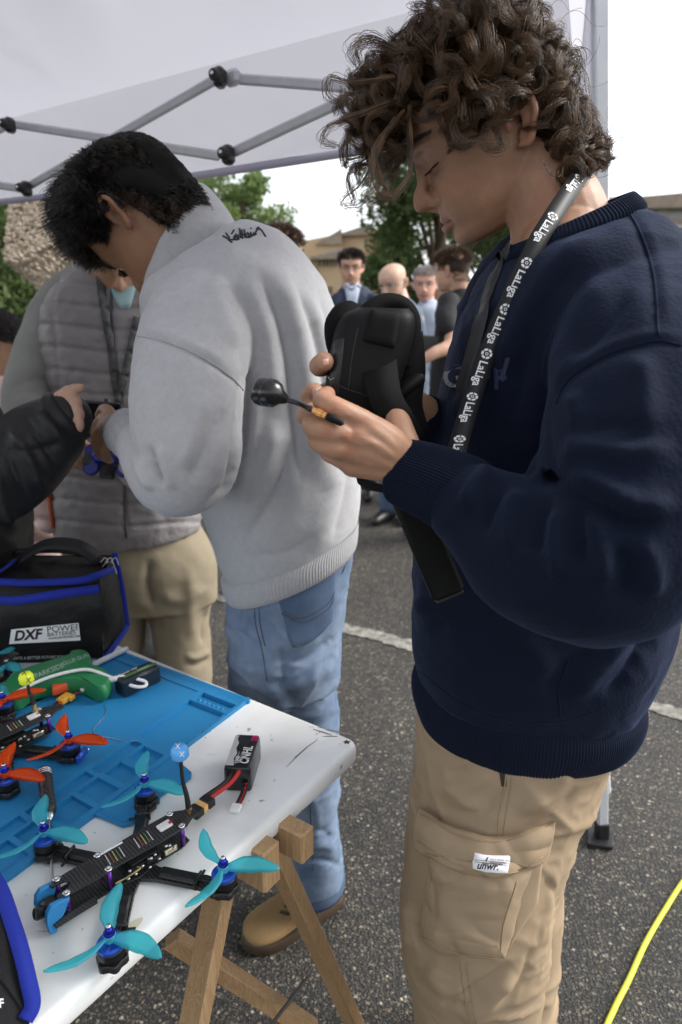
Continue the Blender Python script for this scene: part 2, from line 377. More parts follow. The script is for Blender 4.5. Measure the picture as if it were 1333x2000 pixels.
# ------------------------------------------------------------------ trees, hedge
M_BARK = mat('bark', (.10, .075, .05), .9, .1, bump=(20, .8, .05))
def leaf_mat(name, c1, c2):
    m = mat(name, c1, .6, .25, var=(.9, .9, 2), col2=c2); b = m.node_tree.nodes['Principled BSDF']
    N, L = m.node_tree.nodes, m.node_tree.links; tr = N.new('ShaderNodeBsdfTranslucent'); mx = N.new('ShaderNodeMixShader'); mx.inputs[0].default_value = .35
    tr.inputs['Color'].default_value = (*[q * 1.5 for q in c1], 1)
    L.new(b.outputs[0], mx.inputs[1]); L.new(tr.outputs[0], mx.inputs[2]); L.new(mx.outputs[0], N['Material Output'].inputs['Surface']); return m
M_LEAF = leaf_mat('tree_leaf', (.105, .145, .052), (.05, .085, .026)); M_LEAF2 = leaf_mat('pale_tree_leaf', (.15, .21, .07), (.08, .14, .035))
def leaves(cen, rad, n, size, seed):
    r = np.random.default_rng(seed); V, F = [], []
    k = r.integers(0, len(cen), n); dirs = nz(r.normal(size=(n, 3))); rr = r.random(n) ** .45
    c = np.asarray(cen)[k] + dirs * (rr * np.asarray(rad)[k])[:, None] * np.array([1, 1, .8])
    a = nz(r.normal(size=(n, 3))); b = nz(np.cross(a, r.normal(size=(n, 3)))); s = size * r.uniform(.6, 1.4, n)[:, None]
    q = np.stack([c - a * s, c - b * s * .5 + a * s * .1, c + a * s, c + b * s * .5 + a * s * .1], 1)
    V = q.reshape(-1, 3); F = np.arange(4 * n).reshape(-1, 4)
    return V, F
def tree(label, foot, top, wid, seed, n=9000, size=.11, lm=None, low=.3, group='trees behind the crowd'):
    r = random.Random(seed); foot = np.asarray(foot, float); h = top
    t = thing('leafy_tree', label, 'tree', foot, group)
    tr = [tube([foot, foot + (r.uniform(-.2, .2), 0, h * .3), foot + (r.uniform(-.3, .3), 0, h * .62), foot + (0, 0, h * .85)], [wid * .034, wid * .028, wid * .02, .03], 8)]
    cen, rad = [], []
    for i in range(46):
        a = r.uniform(0, 6.28); e = r.uniform(low, .97); rr = wid * .5 * math.sqrt(max(.05, 1 - ((e - .58) / .48) ** 2)) * r.uniform(.35, 1.0)
        c = foot + np.array([math.cos(a) * rr, math.sin(a) * rr, h * e]); cen.append(c); rad.append(wid * r.uniform(.09, .17))
        if i % 3 == 0: tr.append(tube([foot + (0, 0, h * (e * .55)), (foot + (0, 0, h * e * .8) + c) / 2, c], [wid * .014, wid * .009, .012], 6))
    mk('trunk', join(tr), M_BARK, t)
    mk('crown', leaves(cen, rad, n, size, seed), lm or M_LEAF, t, smooth=False)
    return t
def at(x, Y, z=0): p = PY(x, 592, Y); p[2] = z; return p
tree('big dark leafy tree rising behind the bald man and black shirt', at(850, 19), 6.6, 5.6, 5, 34000, .075, low=.08)
tree('dark leafy tree at the right end of the trees, half behind navy sweatshirt', at(965, 22), 6.4, 4.8, 8, 22000, .075, low=.08)
tree('pale airy tree seen over the shoulder of the grey sweatshirt', at(462, 26), 5.7, 4.0, 12, 11000, .085, M_LEAF2, low=.3)
tree('leafy tree at the left edge behind the stone monument', at(10, 15), 5.4, 4.4, 21, 24000, .07, low=.10)
tree('low dark tree behind the quilted vest at left', at(-70, 18), 3.6, 5.0, 25, 20000, .075, low=.05)
hd = leaves([at(x, 13.5, .45) for x in range(600, 1010, 9)], [.42] * 46, 7000, .06, 31)
mk('hedge', hd, M_LEAF, smooth=False, label='low clipped green hedge behind the standing men', cat='hedge', base=at(800, 13.5))

# ------------------------------------------------------------------ stone monument
def mono():
    D = 5.6
    M = mat('monument_mortar', (.30, .255, .20), .9, .1, var=(9, .5), bump=(60, .6, .01)); MP = mat('monument_pebble', (.47, .40, .31), .85, .15, var=(14, .75, 2), col2=(.25, .19, .14), coords='Object')
    out = [(28, 330), (7, 508), (80, 572), (190, 660), (330, 560), (330, 330)]
    mid = [(22, 395), (7, 506), (130, 458), (330, 395), (330, 330), (28, 330)]
    base = P(120, 600, D); base[2] = 0
    t = thing('stone_monument', 'pebble covered stone monument block with a narrow slot behind the dark haired head', 'monument', base)
    up = [P(*q, D + (0 if i < 3 else .5)) for i, q in enumerate([(28, 300), (7, 508), (330, 392), (330, 300)])]
    lo = [P(*q, D + dd) for q, dd in zip([(7, 508), (80, 572), (185, 650), (330, 560), (330, 392)], (0, .25, .5, .6, .5))]
    bk = np.array([0, .8, 0])
    def slab(pts):
        n = len(pts); V = np.array(list(pts) + [p + bk for p in pts]); return V, [list(range(n))[::-1], list(range(n, 2 * n))] + [[i, (i + 1) % n, n + (i + 1) % n, n + i] for i in range(n)]
    mk('upper_block', slab(up), M, t, smooth=False); mk('lower_block', slab([p + np.array([0, .03, 0]) for p in lo]), M, t, smooth=False)
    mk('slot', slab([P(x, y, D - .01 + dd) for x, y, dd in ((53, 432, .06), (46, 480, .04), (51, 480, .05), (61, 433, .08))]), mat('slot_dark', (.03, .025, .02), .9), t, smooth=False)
    mk('foot', [box(base + (0.35, .55, .55), 1.1, .5, 1.1)], M, t, smooth=False)
    # pebbles proud of the mortar
    r = np.random.default_rng(5); ico = bmesh.new(); bmesh.ops.create_icosphere(ico, subdivisions=1, radius=1); iv = np.array([v.co[:] for v in ico.verts]); jf = [[v.index for v in f.verts] for f in ico.faces]; ico.free()
    def pave(poly, tri, n):
        parts = []
        poly2 = np.array([proj(p)[:2] for p in poly])
        nn = nz(np.cross(poly[1] - poly[0], poly[2] - poly[0])); nn = nn if nn[1] < 0 else -nn
        x0, y0 = poly2.min(0); x1, y1 = poly2.max(0)
        while len(parts) < n:
            x, y = r.uniform(max(x0, -10), min(x1, 240)), r.uniform(max(y0, 300), y1)
            ins = False; k = len(poly2)
            for i in range(k):
                a, b = poly2[i], poly2[(i + 1) % k]
                if (a[1] > y) != (b[1] > y) and x < (b[0] - a[0]) * (y - a[1]) / (b[1] - a[1]) + a[0]: ins = not ins
            if not ins: n -= .3; continue
            rr = ray(x, y); tt = ((poly[0] - CAM) @ nn) / (rr @ nn); c = CAM + rr * tt
            s = r.uniform(.009, .02); parts.append((c + iv * s * r.uniform(.7, 1.3, 3), jf))
        return parts
    mk('pebbles', join(pave(up, None, 2600) + pave([p + np.array([0, .03, 0]) for p in lo[:1] + lo[1:3] + lo[3:]], None, 2600)), MP, t, kind='stuff')
mono()

# ------------------------------------------------------------------ canopy tent
def cloth_mat():
    m = bpy.data.materials.new('white_canopy_cloth'); m.use_nodes = True; N, L = m.node_tree.nodes, m.node_tree.links
    b = N['Principled BSDF']; b.inputs['Base Color'].default_value = (.67, .67, .715, 1); b.inputs['Roughness'].default_value = .7; b.inputs['Specular IOR Level'].default_value = .3
    tr = N.new('ShaderNodeBsdfTranslucent'); tr.inputs['Color'].default_value = (.48, .483, .53, 1); mx = N.new('ShaderNodeMixShader'); mx.inputs[0].default_value = .45
    tc = N.new('ShaderNodeTexCoord'); n = nd(m, 'ShaderNodeTexNoise', Scale=500.0, Detail=2.0); L.new(tc.outputs['Object'], n.inputs['Vector'])
    n2 = nd(m, 'ShaderNodeTexNoise', Scale=9.0, Detail=4.0); L.new(tc.outputs['Object'], n2.inputs['Vector'])
    ad = nd(m, 'ShaderNodeMath', operation='MULTIPLY_ADD'); ad.inputs[1].default_value = .12; L.new(n.outputs['Fac'], ad.inputs[0]); L.new(n2.outputs['Fac'], ad.inputs[2])
    bp = nd(m, 'ShaderNodeBump', Strength=.25, Distance=.01); L.new(ad.outputs[0], bp.inputs['Height']); L.new(bp.outputs[0], b.inputs['Normal']); L.new(bp.outputs[0], tr.inputs['Normal'])
    L.new(b.outputs[0], mx.inputs[1]); L.new(tr.outputs[0], mx.inputs[2]); L.new(mx.outputs[0], N['Material Output'].inputs['Surface']); return m
M_CLOTH = cloth_mat()
M_TUBE = mat('grey_powder_coated_steel', (.58, .59, .62), .45, .5, var=(30, .15)); M_BLK = mat('black_plastic', (.012, .012, .013), .42, .5, bump=(300, .1, .001))
M_STEEL = mat('bright_steel', (.7, .7, .72), .25, .5, 1)
M_HEM = mat('grey_canopy_hem', (.45, .45, .54), .7)
C_L = np.array([-1.62, 3.10, 0]); C_R = np.array([.50, 1.63, 0])      # far left and far right corner of the tent
ZB, ZT = 1.85, 2.11
INW = nz(np.array([-.33, -.945, 0])); PEAK = (C_L + C_R) / 2 + INW * 1.35; PEAK[2] = 2.75
tent = thing('canopy_tent', 'white pop up canopy tent with grey scissor frame over the table', 'tent', (C_L + C_R) / 2)
def ev(t, z, o=0): p = C_L + (C_R - C_L) * t; return np.array([p[0], p[1], z]) - np.append(INW[:2], 0) * o
nx, ny = 170, 110; rows = []
N_L, N_R = C_L + INW * 2.9, C_R + INW * 2.9
def roofpt(u, v):
    """u along the far eave, v towards us; a pyramid with softly bellied cloth"""
    a = C_L * (1 - u) * (1 - v) + C_R * u * (1 - v) + N_L * (1 - u) * v + N_R * u * v
    m = min(u, 1 - u, v, 1 - v) * 2; z = ZT + (2.75 - ZT) * m - .05 * math.sin(math.pi * min(m, 1)) * (1 - .4 * math.cos(u * 9))
    return np.array([a[0], a[1], z])
_ed = np.minimum(np.minimum(np.linspace(0, 1, nx + 1), np.linspace(1, 0, nx + 1))[None], np.minimum(np.linspace(0, 1, ny + 1), np.linspace(1, 0, ny + 1))[:, None]); _ed = np.clip(_ed * 9, 0, 1).reshape(-1)
_R0 = lambda A: A + np.array([0, 0, 1.0]) * (_ed * (noise3(A.reshape(-1, 3) * 2.3) * .035 + noise3(A.reshape(-1, 3) * 6) * .010 + wrinkle(A.reshape(-1, 3), (3, 3, 3), .010, 2)))[:, None].reshape(*A.shape[:2], 1)
R = _R0(np.array([[roofpt(u, v) for u in np.linspace(0, 1, nx + 1)] for v in np.linspace(0, 1, ny + 1)]))
roof = mk('canopy_roof', loft(R, cap=False, closed=False), M_CLOTH, tent)
def val(A, B, z0=ZB, z1=ZT, amp=.006, k=7):
    return loft(np.array([[A * (1 - t) + B * t + np.array([0, 0, z1 * (1 - s) + z0 * s]) + np.array([INW[0], INW[1], 0]) * amp * s * math.sin(t * k * 2 + 3 * s) * 1.5 - np.array([0, 0, 1]) * .012 * math.sin(math.pi * t) * s for t in np.linspace(0, 1, 60)] for s in np.linspace(0, 1, 8)]), cap=False, closed=False)
mk('valance', val(C_L, C_R), M_CLOTH, tent); mk('valance', val(C_R, N_R), M_CLOTH, tent); mk('valance', val(C_L, N_L), M_CLOTH, tent)
hp = np.array([C_L * (1 - t) + C_R * t + np.array([0, 0, ZB - .008 - .012 * math.sin(math.pi * t)]) for t in np.linspace(0, 1, 30)])
mk('hem', ribbon(hp, INW, .022, .004), M_HEM, tent)
g = PY(176, 190, 1.0); # eyelet in the roof cloth
rt = BVHTree.FromPolygons([list(v) for v in R.reshape(-1, 3)], [tuple(f) for f in loft(R, False, False)[1]])
gp, gn = cast(rt, 176, 190, .002)
if gp is not None: mk('eyelet_sky_disc', lathe([(0, .0008), (.0055, .0008), (.0055, .0002), (0, 0)], gp, gn, 16), mat('eyelet_sky_white', (.9, .9, .92), .6, trans=.9), tent); mk('eyelet', lathe([(.004, -.001), (.0055, .001), (.013, .002), (.014, 0), (.013, -.001)], gp, gn, 20), M_STEEL, tent)  # pale disc stands in for the bright sky showing through the eyelet
# scissor frame just inside the valance
def fr(x, y, off=.10):
    o = C_L + INW * off; r = ray(x, y); n = np.array([-(C_R - C_L)[1], (C_R - C_L)[0], 0]); t = ((o - CAM) @ n) / (r @ n); return CAM + r * t
def bar(x0, y0, x1, y1, off, nm='strut'):
    a, b = fr(x0, y0, off), fr(x1, y1, off); u = nz(b - a); s = nz(np.cross(u, INW)); c = (a + b) / 2
    mk(nm, box(c, np.linalg.norm(b - a), .026, .013, u, s, nz(np.cross(u, s)), .005), M_TUBE, tent, smooth='auto')
bar(20, 242, 430, 305, .11); bar(428, 152, 60, 362, .135); bar(430, 152, 1020, 195, .11); bar(440, 305, 1020, 35, .135); bar(50, 370, -240, 325, .11); bar(20, 242, -220, 372, .135)
def joint(x, y, s=1):
    c = fr(x, y, .16); u = nz(C_R - C_L); z = np.array([0, 0, 1.0])
    j = mk('joint', [box(c, .034 * s, .04, .046 * s, u, INW, z, .008), lathe([(.0, .0), (.015, 0), (.016, .01), (.011, .02), (0, .021)], c + INW * .02, INW, 14)], M_BLK, tent, smooth='auto')
    mk('bolt', lathe([(0, 0), (.006, 0), (.005, .004), (0, .005)], c + INW * .041, INW, 8), M_STEEL, j)
for x, y in ((430, 152), (446, 303), (20, 245), (52, 369)): joint(x, y)
mk('strut', box(fr(455, 152, .12), .05, .03, .04, nz(C_R - C_L), INW, (0, 0, 1), .01), M_TUBE, tent, smooth='auto')
# leg with its foot and the side cloth gathered at it
ft = PZ(1176, 1640, 0); tp = np.array([.508, 1.60, ZT]); u = nz(tp - ft); s = nz(np.cross(u, FWD))
mk('leg', box((ft + tp) / 2 + u * .02, np.linalg.norm(tp - ft), .028, .028, u, s, nz(np.cross(u, s)), .003), M_TUBE, tent, smooth='auto')
mk('foot_plate', prism([(-.045, -.03), (.02, -.045), (.035, -.01), (.03, .03), (-.02, .045)], .004, .016, (1, 0, 0), (0, 1, 0), (0, 0, 1), ft * [1, 1, 0] + [-.008, 0, 0], .05), M_BLK, tent, smooth=False)
mk('brace', box(PY(1181, 1460, 1.585), .02, .01, .3, s, FWD, nz(u + .05 * s), .003), mat('white_coated_steel', (.72, .72, .74), .4), tent, smooth='auto')
mk('foot_socket', box(ft + u * .035, .06, .034, .034, u, s, nz(np.cross(u, s)), .004), M_BLK, tent, smooth='auto')
sc = []
for k, zz in enumerate(np.linspace(2.08, 1.52, 14)):
    c = tp + (ft - tp) * ((ZT - zz) / ZT) + np.array([-.012, .02, 0]); th = np.linspace(0, 2 * np.pi, 28, endpoint=False)
    rr = (.014 + .012 * (k % 3 == 0) * 0 + .004 * np.sin(th * 4 + k * .15)) * (1 + .25 * math.sin(k * .5))
    sc.append(c + np.stack([rr * np.cos(th) * 1.25, rr * np.sin(th), 0 * th], -1))
M_CURT = mat('white_thin_curtain', (.82, .82, .86), .7); _b = M_CURT.node_tree.nodes['Principled BSDF']; _t = M_CURT.node_tree.nodes.new('ShaderNodeBsdfTranslucent'); _t.inputs['Color'].default_value = (.85, .85, .9, 1); _x = M_CURT.node_tree.nodes.new('ShaderNodeMixShader'); _x.inputs[0].default_value = .6; M_CURT.node_tree.links.new(_b.outputs[0], _x.inputs[1]); M_CURT.node_tree.links.new(_t.outputs[0], _x.inputs[2]); M_CURT.node_tree.links.new(_x.outputs[0], M_CURT.node_tree.nodes['Material Output'].inputs['Surface'])
mk('side_curtain', loft(sc), M_CURT, tent)
# ------------------------------------------------------------------ people: shared parts
def ring2(xl, yl, xr, yr, Y, ay, n=56, p=.9, sk=0.0):
    """cross-section of a body: its left and right outline points (photo px at world depth Y) and half thickness ay"""
    L_, R_ = PY(xl, yl, Y), PY(xr, yr, Y); c = (L_ + R_) / 2; a = (R_ - L_) / 2
    th = np.linspace(0, 2 * np.pi, n, endpoint=False); co, si = np.cos(th), np.sin(th)
    b = np.array([sk, ay, 0.0])
    return c + (np.sign(co) * np.abs(co) ** p)[:, None] * a + (np.sign(si) * np.abs(si) ** p)[:, None] * b
def body_loft(secs, m=60, n=56, p=.9):
    S = spl([s[:6] for s in secs], m); return loft([ring2(*s, n=n, p=p) for s in S])
def limb(pts, n=28, m=30, flat=1.0):
    """(px, py, d, radius) rows"""
    q = np.array(pts, float); S = spl(np.column_stack([P(q[:, 0], q[:, 1], q[:, 2]), q[:, 3]]), m); return tube(S[:, :3], S[:, 3], n, flat=flat)
def ball(c, r, n=12, sc=(1, 1, 1)):
    th = np.linspace(.12, np.pi - .12, n); return loft([np.asarray(c) + np.stack([r * sc[0] * math.sin(t) * np.cos(q := np.linspace(0, 2 * np.pi, n * 2, endpoint=False)), r * sc[1] * math.sin(t) * np.sin(q), np.full(n * 2, r * sc[2] * math.cos(t))], -1) for t in th])
HEAD_T = np.array([  # z, front, back, half width
 (-.104, .093, .062, .012), (-.100, .107, .050, .030), (-.089, .1145, .020, .042), (-.078, .112, -.005, .051), (-.063, .1165, -.030, .0595), (-.045, .119, -.048, .064),
 (-.025, .116, -.062, .0685), (0, .1125, -.074, .0715), (.02, .120, -.081, .0745), (.045, .123, -.085, .0765), (.065, .117, -.083, .075), (.085, .103, -.073, .066), (.102, .078, -.052, .049), (.113, .045, -.022, .028), (.118, .015, .005, .008)])
def head_parts(ears=True, lids=True, nose=1.0, wide=1.0, back=1.0):
    """shells of a head in its own frame: x to its left, y forward, z up, origin between the ears"""
    T = spl(HEAD_T, 54); T[:, 2] = np.where(T[:, 2] < 0, T[:, 2] * back, T[:, 2]); n = 64; th = np.linspace(0, 2 * np.pi, n, endpoint=False); R = []
    for z, f, b, w in T:
        ym = .018; s, c = np.sin(th), np.cos(th); x = w * wide * np.sign(s) * np.abs(s) ** .92
        y = np.where(c > 0, ym + (f - ym) * np.abs(c) ** .82, ym - (ym - b) * np.abs(c) ** .95); R.append(np.stack([x, y, np.full(n, z)], -1))
    out = [loft(R)]
    k = nose
    out += [tube([(0, .1165, .020), (0, .1195, .006), (0, .1235, -.006), (0, .128 + .004 * k, -.018), (0, .129 + .005 * k, -.028)], [.008, .0085, .0085, .0085, .0095], 14, 12),
            tube([(0, .128 + .004 * k, -.030), (0, .120, -.041)], [.0075, .006], 10)]
    for s in (-1, 1):
        out += [tube([(s * .003, .126, -.022), (s * .0105, .119, -.034), (s * .0125, .113, -.038)], [.0075, .0078, .006], 10, 6),
                tube([(s * .010, .1165, .029), (s * .028, .1135, .035), (s * .049, .096, .030)], [.0085, .009, .007], 10, 8),
                tube([(0, .1165, -.0575), (s * .008, .1165, -.0572), (s * .0255, .1055, -.0620)], [.0056, .0054, .003], 10, 8),
                tube([(0, .1185, -.0695), (s * .010, .1165, -.0695), (s * .0245, .1055, -.0640)], [.0066, .0060, .003], 10, 8),
                ball((s * .044, .066, -.026), .019, 10, (.95, 1.1, .8))]
        if lids: out.append(ball((s * .0325, .0965, .010), .0138, 10, (1.15, 1, .9)))
        if ears:
            e = lambda y, z, xo: (s * (.0735 + xo), y, z)
            out += [tube([e(.012, -.004, 0), e(.010, .014, .008), e(-.003, .027, .013), e(-.017, .022, .016), e(-.021, .004, .016), e(-.014, -.014, .012), e(-.004, -.027, .006), e(.006, -.026, .002)], [.004, .0042, .0045, .0045, .0042, .0045, .006, .004], 8, 26),
                    tube([e(.004, .012, .002), e(-.010, .010, .008), e(-.010, -.008, .006), e(0, -.018, .003)], [.007, .0075, .0075, .006], 8, 10, flat=.6)]
    return out
class Frame:
    def __init__(s, o, F, yaw_up=None):
        s.o = np.asarray(o, float); s.F = nz(F); z = np.array([0, 0, 1.0]) if yaw_up is None else np.asarray(yaw_up, float)
        s.U = nz(z - s.F * (z @ s.F)); s.L = np.cross(s.U, s.F); s.k = 1.0
    def w(s, p): p = np.asarray(p, float) * s.k; return s.o + p[..., 0:1] * s.L + p[..., 1:2] * s.F + p[..., 2:3] * s.U
    def l(s, p): q = np.asarray(p, float) - s.o; return np.stack([q @ s.L, q @ s.F, q @ s.U], -1) / s.k
    def parts(s, ps): return [(s.w(v), f) for v, f in ps]
def finger(pts, r):
    q = np.array(pts, float); p = P(q[:, 0], q[:, 1], q[:, 2]); m = 14
    S = spl(np.column_stack([p, r]), m); return tube(S[:, :3], S[:, 3], 12)
def skin_cols(V, base, fr=None, lip=(.30, .135, .105), extra=None):
    c = np.tile(np.array(base, float), (len(V), 1))
    nn = noise3(V * 60) * .5 + noise3(V * 25); c *= (1 + .24 * nn)[:, None]; c *= 1 + .10 * noise3(V * 130)[:, None] * np.array([.6, 1, 1])
    if fr is not None:
        l = fr.l(V); near = (np.abs(l[:, 0]) < .09) & (l[:, 2] > -.12) & (l[:, 2] < .13) & (l[:, 1] > -.1)
        mlip = np.exp(-((l[:, 2] + .0565 + .004 * (np.abs(l[:, 0]) / .022) ** 2) / .0048) ** 2 * 1.0) + np.exp(-((l[:, 2] + .0705 - .004 * (np.abs(l[:, 0]) / .022) ** 2) / .0055) ** 2)
        mlip = np.clip(mlip, 0, 1) * (np.abs(l[:, 0]) < .0245) * (l[:, 1] > .098) * near
        line = np.exp(-((l[:, 2] + .0635) / .0016) ** 2) * (np.abs(l[:, 0]) < .0255) * (l[:, 1] > .097) * near
        red = np.exp(-(((np.abs(l[:, 0]) - .042) / .022) ** 2 + ((l[:, 2] + .03) / .022) ** 2)) * (l[:, 1] > .05) * .35 + np.exp(-(((l[:, 0]) / .014) ** 2 + ((l[:, 2] + .03) / .013) ** 2)) * (l[:, 1] > .11) * .5
        ear = ((np.abs(l[:, 0]) > .077) & near) * .5
        c = c * (1 - mlip[:, None]) + np.array(lip) * mlip[:, None]; c = c * (1 - .75 * line[:, None])
        w = np.clip(red + ear, 0, 1)[:, None] * .6; c = c * (1 - w) + c * np.array([1.05, .72, .68]) * w
    return np.clip(c, 0, 1)
M_SKIN = mat('skin', (.5, .3, .2), .5, .4, tint=True, bump=(520, .28, .0012, 6), sss=.10, var=(140, .18, 5))
def hair_obj(name, curves, rad, mt, parent, tip=.25):
    """curves: (n, k, 3) strands"""
    n, k = curves.shape[:2]; hc = bpy.data.hair_curves.new(name); hc.add_curves([k] * n)
    hc.attributes['position'].data.foreach_set('vector', (curves - BASE[parent.name]).astype(np.float32).ravel())
    ra = hc.attributes.get('radius') or hc.attributes.new('radius', 'FLOAT', 'POINT')
    ra.data.foreach_set('value', (np.tile(np.linspace(1, tip, k) ** .7, n) * rad).astype(np.float32))
    hc.materials.append(mt); o = bpy.data.objects.new(name, hc); return _finish(o, parent)
def hair_mat(name, c1, c2, rough=.35):
    m = bpy.data.materials.new(name); m.use_nodes = True; N, L = m.node_tree.nodes, m.node_tree.links
    h = N['Principled BSDF']; h.inputs['Roughness'].default_value = rough; h.inputs['Specular IOR Level'].default_value = .45
    hi = N.new('ShaderNodeHairInfo'); mx = N.new('ShaderNodeMix'); mx.data_type = 'RGBA'; mx.inputs['A'].default_value = (*c1, 1); mx.inputs['B'].default_value = (*c2, 1)
    tc = N.new('ShaderNodeTexCoord'); nn = N.new('ShaderNodeTexNoise'); nn.inputs['Scale'].default_value = 42; nn.inputs['Detail'].default_value = 2; L.new(tc.outputs['Object'], nn.inputs['Vector'])
    rp = N.new('ShaderNodeMapRange'); rp.inputs['From Min'].default_value = .36; rp.inputs['From Max'].default_value = .66; L.new(nn.outputs['Fac'], rp.inputs['Value'])
    m1 = N.new('ShaderNodeMath'); m1.operation = 'MULTIPLY'; m1.inputs[1].default_value = .35; L.new(hi.outputs['Random'], m1.inputs[0]); m2 = N.new('ShaderNodeMath'); m2.operation = 'MULTIPLY_ADD'; m2.inputs[1].default_value = .65; L.new(rp.outputs['Result'], m2.inputs[0]); L.new(m1.outputs[0], m2.inputs[2]); L.new(m2.outputs[0], mx.inputs['Factor']); L.new(mx.outputs['Result'], h.inputs['Base Color']); return m
SC.cycles_curves.shape = 'RIBBONS'
def patch(tree, quad, nu, nv, off, bulge=0.0, sides=None, th=.003, skirt=True):
    """a piece of cloth lying on a surface: grid between four photo-px corners (tl, tr, br, bl), optional bowed edges"""
    tl, tr, br, bl = [np.asarray(q, float) for q in quad]; G = np.zeros((nv + 1, nu + 1, 3)); Nn = np.zeros_like(G); ok = np.zeros((nv + 1, nu + 1), bool); E = np.zeros((nv + 1, nu + 1))
    for j in range(nv + 1):
        for i in range(nu + 1):
            u, v = i / nu, j / nv; p = tl * (1 - u) * (1 - v) + tr * u * (1 - v) + br * u * v + bl * (1 - u) * v
            if sides: p = p + np.asarray(sides[0]) * 4 * u * (1 - u) * (1 - v) + np.asarray(sides[1]) * 4 * u * (1 - u) * v
            q, n = cast(tree, p[0], p[1], 0); E[j, i] = min(u, 1 - u, v, 1 - v)
            if q is not None: G[j, i], Nn[j, i], ok[j, i] = q, n, True
    if not ok.all():
        gi = np.argwhere(ok)
        for j, i in np.argwhere(~ok): k = gi[np.abs(gi - (j, i)).sum(1).argmin()]; G[j, i], Nn[j, i] = G[k[0], k[1]], Nn[k[0], k[1]]
    for it in range(4):     # even out the seat of the patch
        for A in (Nn, G) if it < 2 else (Nn,):
            B = np.pad(A, ((1, 1), (1, 1), (0, 0)), mode='edge'); sm = (B[:-2, 1:-1] + B[2:, 1:-1] + B[1:-1, :-2] + B[1:-1, 2:] + 2 * A) / 6
            if A is Nn: A[:] = nz(sm)
            else: A[1:-1, 1:-1] = sm[1:-1, 1:-1]
    h = off + bulge * np.minimum(1, E * 5) ** .6
    if skirt: h = np.where(E == 0, -.002, h)
    return loft(G + Nn * h[..., None], cap=False, closed=False)
def stitches(tree, line, m, r=.0006, off=.0006):
    p = on_surf(tree, line, m, off); return tube(p, r, 5, round_=False) if len(p) > 2 else (np.zeros((0, 3)), [])
def obvh(*obs):
    V, F, o = [], [], 0
    for ob in obs:
        v = np.array([list(q.co) for q in ob.data.vertices]) + BASE[ob.name]; V.append(v); F += [tuple(i + o for i in p.vertices) for p in ob.data.polygons]; o += len(v)
    return BVHTree.FromPolygons(np.vstack(V).tolist(), F)
def print_on(tree, body, x, y, dx, dy, size, nm, m, par, off=.0006, **kw):
    """lettering laid on a surface: baseline start (x,y) in the photo, direction (dx,dy) and cap size in photo px"""
    v, f = text_mesh(body, 1.0, **kw); u = nz((dx, dy)); w = np.array([u[1], -u[0]]); q = []; ok = []
    for a, b in v * size:
        p, _ = cast(tree, x + a * u[0] + b * w[0], y + a * u[1] + b * w[1], off); ok.append(p is not None); q.append(p if p is not None else np.zeros(3))
    f = [t_ for t_ in f if all(ok[i] for i in t_)]
    if not f: return None
    used = sorted({i for t_ in f for i in t_}); ix = {k: n for n, k in enumerate(used)}; q = [q[i] for i in used]; f = [[ix[i] for i in t_] for t_ in f]
    return mk(nm, (np.array(q), f), m, par, smooth=False)
